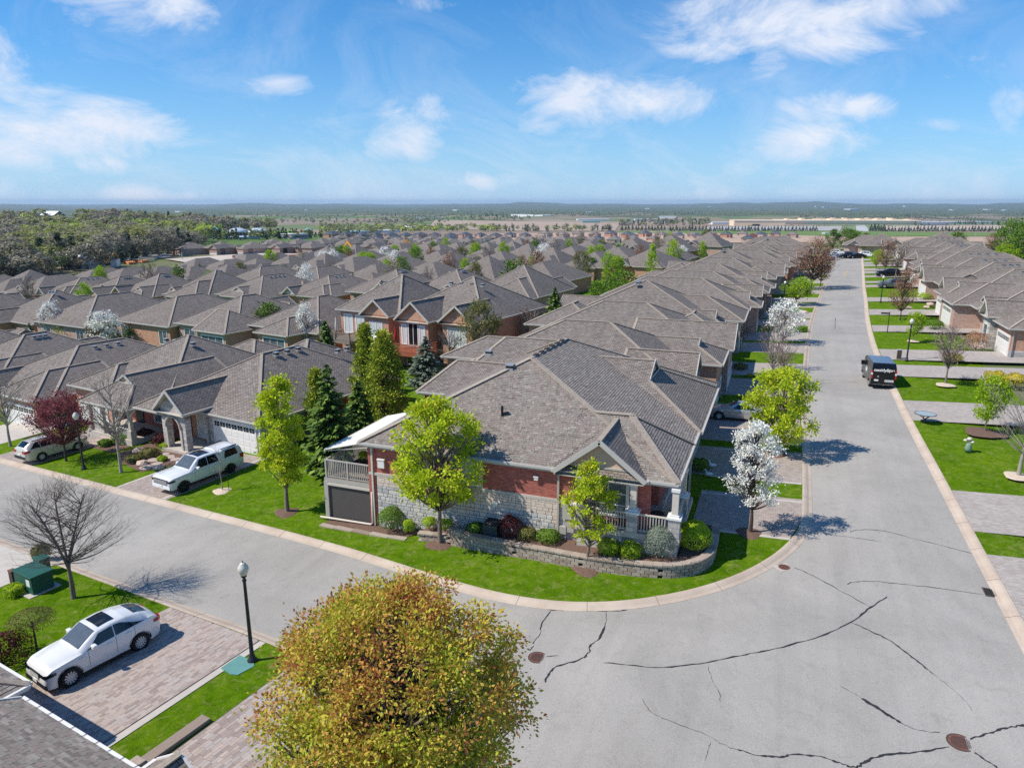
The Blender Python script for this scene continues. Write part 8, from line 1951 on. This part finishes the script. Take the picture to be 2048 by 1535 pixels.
# big far buildings: boxes with roofs, bands and bays
def hall(px0, px1, py, hpx, mat, label, depth=90, bands=(), roof=None, name='factory_hall', vs=0, group=None, cat='building'):
    a = Vector(G(px0, py)); b = Vector(G(px1, py)); mid = (a + b) / 2; d = dist_at(mid.x, mid.y, hf(*mid)); hh = hpx * d / F; n = Vector((-(b - a).y, (b - a).x)).normalized(); w = (b - a).length
    if n.dot(mid) < 0: n = -n
    z = min(hf(*a), hf(*b)); root = thing(name, (mid.x, mid.y, z), math.atan2((b - a).y, (b - a).x) - (R(10) if 'tan' in mat else 0), label, cat, group); s = 1
    m = MB(); m.box(-w / 2, w / 2, 0, depth, -6, hh); m.build('wall', M[mat], root, uv=False)
    m = MB(); m.box(-w / 2 - .5, w / 2 + .5, -.5, depth, hh, hh + hh * .06); m.build('roof', M[roof or 'white_far'], root, uv=False)
    for (u0, u1, z0, z1, mt_) in bands:
        m = MB(); m.box(-w / 2 + w * u0, -w / 2 + w * u1, -1.2, .3, hh * z0, hh * z1); m.build('band' if u1 - u0 > .3 else 'bay', M[mt_], root, uv=False)
    if vs:
        k = MB(); rg = random.Random(int(px0))
        for i in range(vs): u = -w / 2 + w * (i + .5) / vs; q = w / vs * .3; k.box(u - q * rg.random(), u + q * .5, depth * .2, depth * .5, hh, hh * (1.1 + .35 * rg.random()))
        k.build('roof_plant', M['tan_far'], root, uv=False)
    return root
hall(1470, 1567, 452, 11, 'tan_far', 'tan factory block at the left with a dark door', 60, [(.36, .5, 0, .35, 'dark'), (0, 1, .93, 1.0, 'white_far')], 'tan_far')
hall(1570, 1830, 450, 9, 'tan_far', 'long tan factory with a white roof band', 120, [(0, 1, .46, .56, 'grey_far'), (.0, 1, .88, 1, 'white_far')], 'tan_far', vs=9)
hall(1640, 1790, 443, 5, 'tan_far', 'upper tan roof storey of the factory behind its long front', 60, [(0, 1, .3, .45, 'iron_rust')], 'tan_far', vs=7)
hall(1820, 1900, 450, 6, 'white_far', 'white building at the right end of the factory', 60, [(.05, .95, .3, .5, 'grey_far')]); hall(1900, 1990, 447, 3.5, 'white_far', 'low white sheds right of the factory', 40); hall(1425, 1480, 449, 4, 'white_far', 'white sheds left of the factory', 40)
hall(1022, 1086, 432, 3.5, 'white_far', 'long white greenhouse roofs in front of the dark woods', 60); hall(1155, 1220, 441, 3, 'white_far', 'white industrial sheds on the plain, left group', 40); hall(1318, 1352, 436, 3.5, 'white_far', 'white industrial shed on the plain, right one', 40); hall(1270, 1330, 441, 2.5, 'white_far', 'low white sheds beyond the bare field', 30)
hall(1165, 1200, 446, 4, 'teal_roof', 'small green roofed shed on the plain', 20, roof='teal_roof'); hall(830, 880, 438, 3, 'white_far', 'white works building near the far left fields', 30); hall(690, 745, 466, 5, 'grey_far', 'long grey industrial building behind the dark roofs', 30, [(0, 1, .6, 1, 'white_far')], 'teal_roof'); hall(745, 800, 465, 5, 'white_far', 'white industrial building next to the arched shed', 25)
hall(585, 617, 478, 11, 'grey_far', 'grey block with a small green pyramid behind the new houses', 20, [(.1, .9, .5, .65, 'dark')]); hall(1650, 1680, 468, 3, 'white_far', 'small white shed at the end of the avenue', 10); hall(1700, 1720, 420, 3, 'white_far', 'pale buildings on the far hillside', 60)
for k, (px, py) in enumerate(((1632, 414), (1648, 415), (1810, 413), (1905, 421), (1965, 420), (2010, 421), (1420, 414), (350, 424), (905, 421), (1290, 418), (615, 421), (1180, 425))): hall(px, px + 9, py, 1.6, 'white_far', 'pale speck of a building on the distant plain, %s of the scattered ones' % ords[k], 30, name='distant_building', group='pale buildings on the distant plain')
# domed building
def domes():
    for k, (px, py, w) in enumerate(((476, 474, 28), (516, 474, 28))):
        x, y = G(px, py); d = dist_at(x, y, hf(x, y)); r = w * d / F * .72; root = thing('domed_hall', (x, y, hf(x, y)), 0, 'round glass walled hall with a shallow pale dome, %s one' % ('left', 'right')[k], 'building')
        m = MB(); m.lathe([(r * .9, -2), (r * .9, r * .48)], n=32); m.build('wall', M['glass_dark'], root, uv=False, smooth=True); m = MB(); m.lathe([(r, r * .48), (r * 1.0, r * .55), (r * .75, r * .74), (r * .4, r * .86), (0, r * .9)], n=32); m.build('dome', M['dome'], root, uv=False, smooth=True)
        m = MB()
        for i in range(16): a = i * .3927; m.box(math.cos(a) * r * .93 - .2, math.cos(a) * r * .93 + .2, math.sin(a) * r * .93 - .2, math.sin(a) * r * .93 + .2, -2, r * .5)
        m.build('column', M['white_far'], root, uv=False)
    hall(445, 520, 478, 6, 'teal_roof', 'low teal glass wings below the two domes', 20, [(0, 1, .5, .6, 'white_far')], 'dome')
    for k, (px, py) in enumerate(((431, 473), (617, 470))):
        x, y = G(px, py); root = thing('pyramid_roof_tower', (x, y, hf(x, y)), 0, 'small tower with a green pyramid roof, %s of the domes' % ('left', 'right')[k], 'building'); m = MB(); m.box(-4, 4, -4, 4, -1, 6.5); m.build('wall', M['glass_dark'], root, uv=False); m = MB(); m.lathe([(6.4, 6.5), (0, 10.5)], n=4); m.build('roof', M['teal_roof'], root, uv=False)
domes()
# barn and farmhouse on the left hill
def gabled(px, py, w, d_, h, mat, roof, label, rz=0):
    x, y = G(px, py); root = thing('barn', (x, y, hf(x, y)), TH + rz, label, 'barn'); hh = House(cap=False); hh.block(-w / 2, w / 2, -d_ / 2, d_ / 2, h, .7, 'x', 'gable', 'gable', gm=mat); hh.walls(-w / 2, w / 2, -d_ / 2, d_ / 2, -3, h, mat); hh.build(root, roofmat=roof)
gabled(107, 441, 34, 16, 7, 'barn', 'white_far', 'dark barn with a white metal roof on the far left hill'); gabled(52, 441, 9, 8, 5, 'white_far', 'grey_far', 'small white farmhouse left of the dark barn'); gabled(150, 534, 24, 12, 1.6, 'grey_far', 'white_far', 'long pale roofed shed below the wooded slope'); gabled(180, 535, 12, 8, 1.8, 'grey_far', 'white_far', 'second pale roofed shed below the wooded slope')
x, y = G(822, 461); root = thing('arched_shed', (x, y, hf(x, y)), TH, 'white arched shed beyond the dark roofs', 'shed'); m = MB()
for i in range(12):
    a, b = math.pi * i / 12, math.pi * (i + 1) / 12; m.poly([(-14, math.cos(a) * 9, math.sin(a) * 9), (14, math.cos(a) * 9, math.sin(a) * 9), (14, math.cos(b) * 9, math.sin(b) * 9), (-14, math.cos(b) * 9, math.sin(b) * 9)])
m.poly([(-14, math.cos(math.pi * i / 12) * 9, math.sin(math.pi * i / 12) * 9) for i in range(13)]); m.build('roof', M['white_far'], root, uv=False)
# rows of spruces in front of the factory: every tree a thing
rng = random.Random(12); n = 0
for a, b, py in ((1340, 1632, 462.5), (1742, 1768, 462.5), (1770, 2048, 463), (1244, 1330, 461)):
    px = a
    while px < b:
        x, y = G(px, py + rng.uniform(-.6, .6)); h = rng.uniform(8.5, 12) * (1.25 if 1740 < px < 1770 else 1); ft(rng.choice((5, 6)), x, y, h, h * .62, 'dark spruce in the row before the factory, %s' % ('left of the avenue' if px < 1690 else 'right of the avenue'), 'spruces before the factory'); px += rng.uniform(5, 8.2); n += 1
# poles, mast
def pole(px, top, label, r=.16, arm=0, name='utility_pole'):
    x, y = G(*px); z = hf(x, y); h = height_at(x, y, z, top); root = thing(name, (x, y, z), TH, label, 'pole'); m = MB(); m.tube((0, 0, 0), (0, 0, h), r, r * .7, 6); m.build('pole', M['grey_far'], root, uv=False)
    if arm: m = MB(); m.box(-arm, arm, -.08, .08, h * .92, h * .94); m.build('crossarm', M['bark'], root, uv=False)
for k, (px, py, t) in enumerate(((182, 521, 497), (149, 524, 510), (303, 512, 482), (316, 510, 480), (365, 520, 505), (400, 478, 462))): pole((px, py), t, 'grey utility pole below the wooded slope, %s from the left' % ords[[1, 0, 2, 3, 4, 5][k]], .25, 1.2)
for k, (px, py, t) in enumerate(((961, 497, 468), (1027, 478, 452), (1238, 500, 462), (880, 487, 460), (1810, 474, 450), (1878, 474, 452), (1950, 474, 452))): pole((px, py), t, 'thin utility pole above the rooftops, %s' % ords[k], .22, 1.0)
x, y = G(1403, 428); z = hf(x, y); h = height_at(x, y, z, 387); root = thing('radio_mast', (x, y, z), 0, 'tall lattice radio mast on the skyline', 'mast'); m = MB(); q = h * .02
for sx in (-1, 1):
    for sy in (-1, 1): m.bar((sx * q, sy * q, 0), (sx * q * .5, sy * q * .5, h), h * .006, h * .006)
for i in range(14):
    a, b = h * i / 14, h * (i + 1) / 14; ra, rb = q * (1 - .5 * i / 14), q * (1 - .5 * (i + 1) / 14)
    for sy in (-1, 1): m.bar((-ra, sy * ra, a), (rb, sy * rb, b), h * .003, h * .003); m.bar((sy * ra, -ra, a), (sy * rb, rb, b), h * .003, h * .003)
m.build('lattice', M['dark'], root, uv=False)
# building site: sand heap, excavators, containers, pipes
x, y = G(646, 519); root = thing('sand_heap', (x, y, hf(x, y)), 0, 'heap of pale sand on the building site', 'heap'); m = MB(); m.lathe([(9, -.5), (7.5, .6), (3.5, 3.2), (.8, 4.6), (0, 4.8)], n=14); m.build('heap', M['sand'], root, uv=False, smooth=True)
def digger(px, lab, rz=0, s=1.0):
    x, y = G(*px); root = thing('excavator', (x, y, hf(x, y)), rz, lab, 'excavator', scale=s)
    m = MB(); m.box(-2, 2, -1.5, -.9, 0, .9); m.box(-2, 2, .9, 1.5, 0, .9); m.build('track', M['rubber'], root, uv=False); m = MB(); m.box(-2.2, 1.2, -1.3, 1.3, 1.0, 2.1); m.build('body', M['excavator'], root, uv=False); m = MB(); m.box(.1, 1.4, .2, 1.3, 2.1, 3.2); m.build('cab', M['glass_dark'], root, uv=False)
    m = MB(); m.bar((1.0, 0, 1.8), (4.2, 0, 4.8), .4, .5); m.build('boom', M['excavator'], root, uv=False); m = MB(); m.bar((4.2, 0, 4.8), (6.2, 0, 2.2), .35, .4); m.build('stick', M['excavator'], root, uv=False); m = MB(); m.box(5.8, 7, -.6, .6, 1.2, 2.3); m.build('bucket', M['dark'], root, uv=False)
digger((720, 520), 'orange excavator at the right of the building site', R(170), 1.6); digger((785, 514), 'orange excavator with a raised arm near the reddish trees', R(20), 1.6); digger((212, 530), 'small orange digger in the yard below the wooded slope', R(80), 1.1)
for k, (px, py, w, h, mat, lab) in enumerate(((474, 518, 3.5, 1.8, 'iron_rust', 'dark red container on the building site'), (490, 519, 8, 2.6, 'greige', 'green grey container right of the red one'), (635, 516, 7, 3, 'white', 'white site trailer beside the sand heap'), (585, 514, 9, 1.3, 'orange', 'stack of orange pipes on the building site'), (610, 512, 11, 1.0, 'orange', 'longer stack of orange pipes on the building site'), (655, 510, 5, 2, 'paint_white', 'white van parked on the building site'), (232, 533, 8, 3.2, 'white', 'white trailer in the yard below the wooded slope'), (258, 528, 9, 1.6, 'orange', 'heap of orange material in the yard'), (276, 525, 9, 1.8, 'orange', 'second heap of orange material in the yard'), (300, 520, 6, 1.5, 'greige', 'grey heap of material in the yard'))):
    x, y = G(px, py); root = thing('site_container' if mat != 'orange' else 'material_stack', (x, y, hf(x, y)), TH + k * .4, lab, 'container' if mat != 'orange' else 'stack'); m = MB()
    if mat == 'orange':
        for i in range(8): m.tube((-w / 2, -1.6 + i % 4 * .8, .35 + i // 4 * .6), (w / 2, -1.6 + i % 4 * .8, .35 + i // 4 * .6), .36, .36, 8)
        m.build('pipe', M[mat], root, uv=False)
    else:
        m.box(-w / 2, w / 2, -1.25, 1.25, .15, h); m.build('body', M[mat], root, uv=False); m = MB(); m.box(-w / 2 + .1, w / 2 - .1, -1.2, 1.2, h, h + .08); m.box(-w / 2, -w / 2 + .3, -1.25, 1.25, 0, .15); m.box(w / 2 - .3, w / 2, -1.25, 1.25, 0, .15); m.build('frame', M['dark'], root, uv=False)
        m = MB(); m.box(w / 2 - 1.2, w / 2 - .4, -1.3, -1.25, .3, h * .85); m.build('door', M['grey_far'], root, uv=False)
# ------------------------------------------------------------ haze
def haze():
    t = bpy.data.materials.new('haze'); t.use_nodes = True; nt = t.node_tree; nt.nodes.remove(nt.nodes['Principled BSDF']); v = nt.nodes.new('ShaderNodeVolumePrincipled')
    v.inputs['Density'].default_value = HAZE; v.inputs['Color'].default_value = (.63, .81, 1.0, 1); v.inputs['Anisotropy'].default_value = .1; nt.links.new(v.outputs[0], nt.nodes['Material Output'].inputs['Volume'])
    m = MB(); m.box(-22500, 22500, -22500, 22500, -75, 75); o = m.build('haze', t, uv=False); tag(o, None, None, None, 'stuff')
HAZE = 6.2e-5
haze()
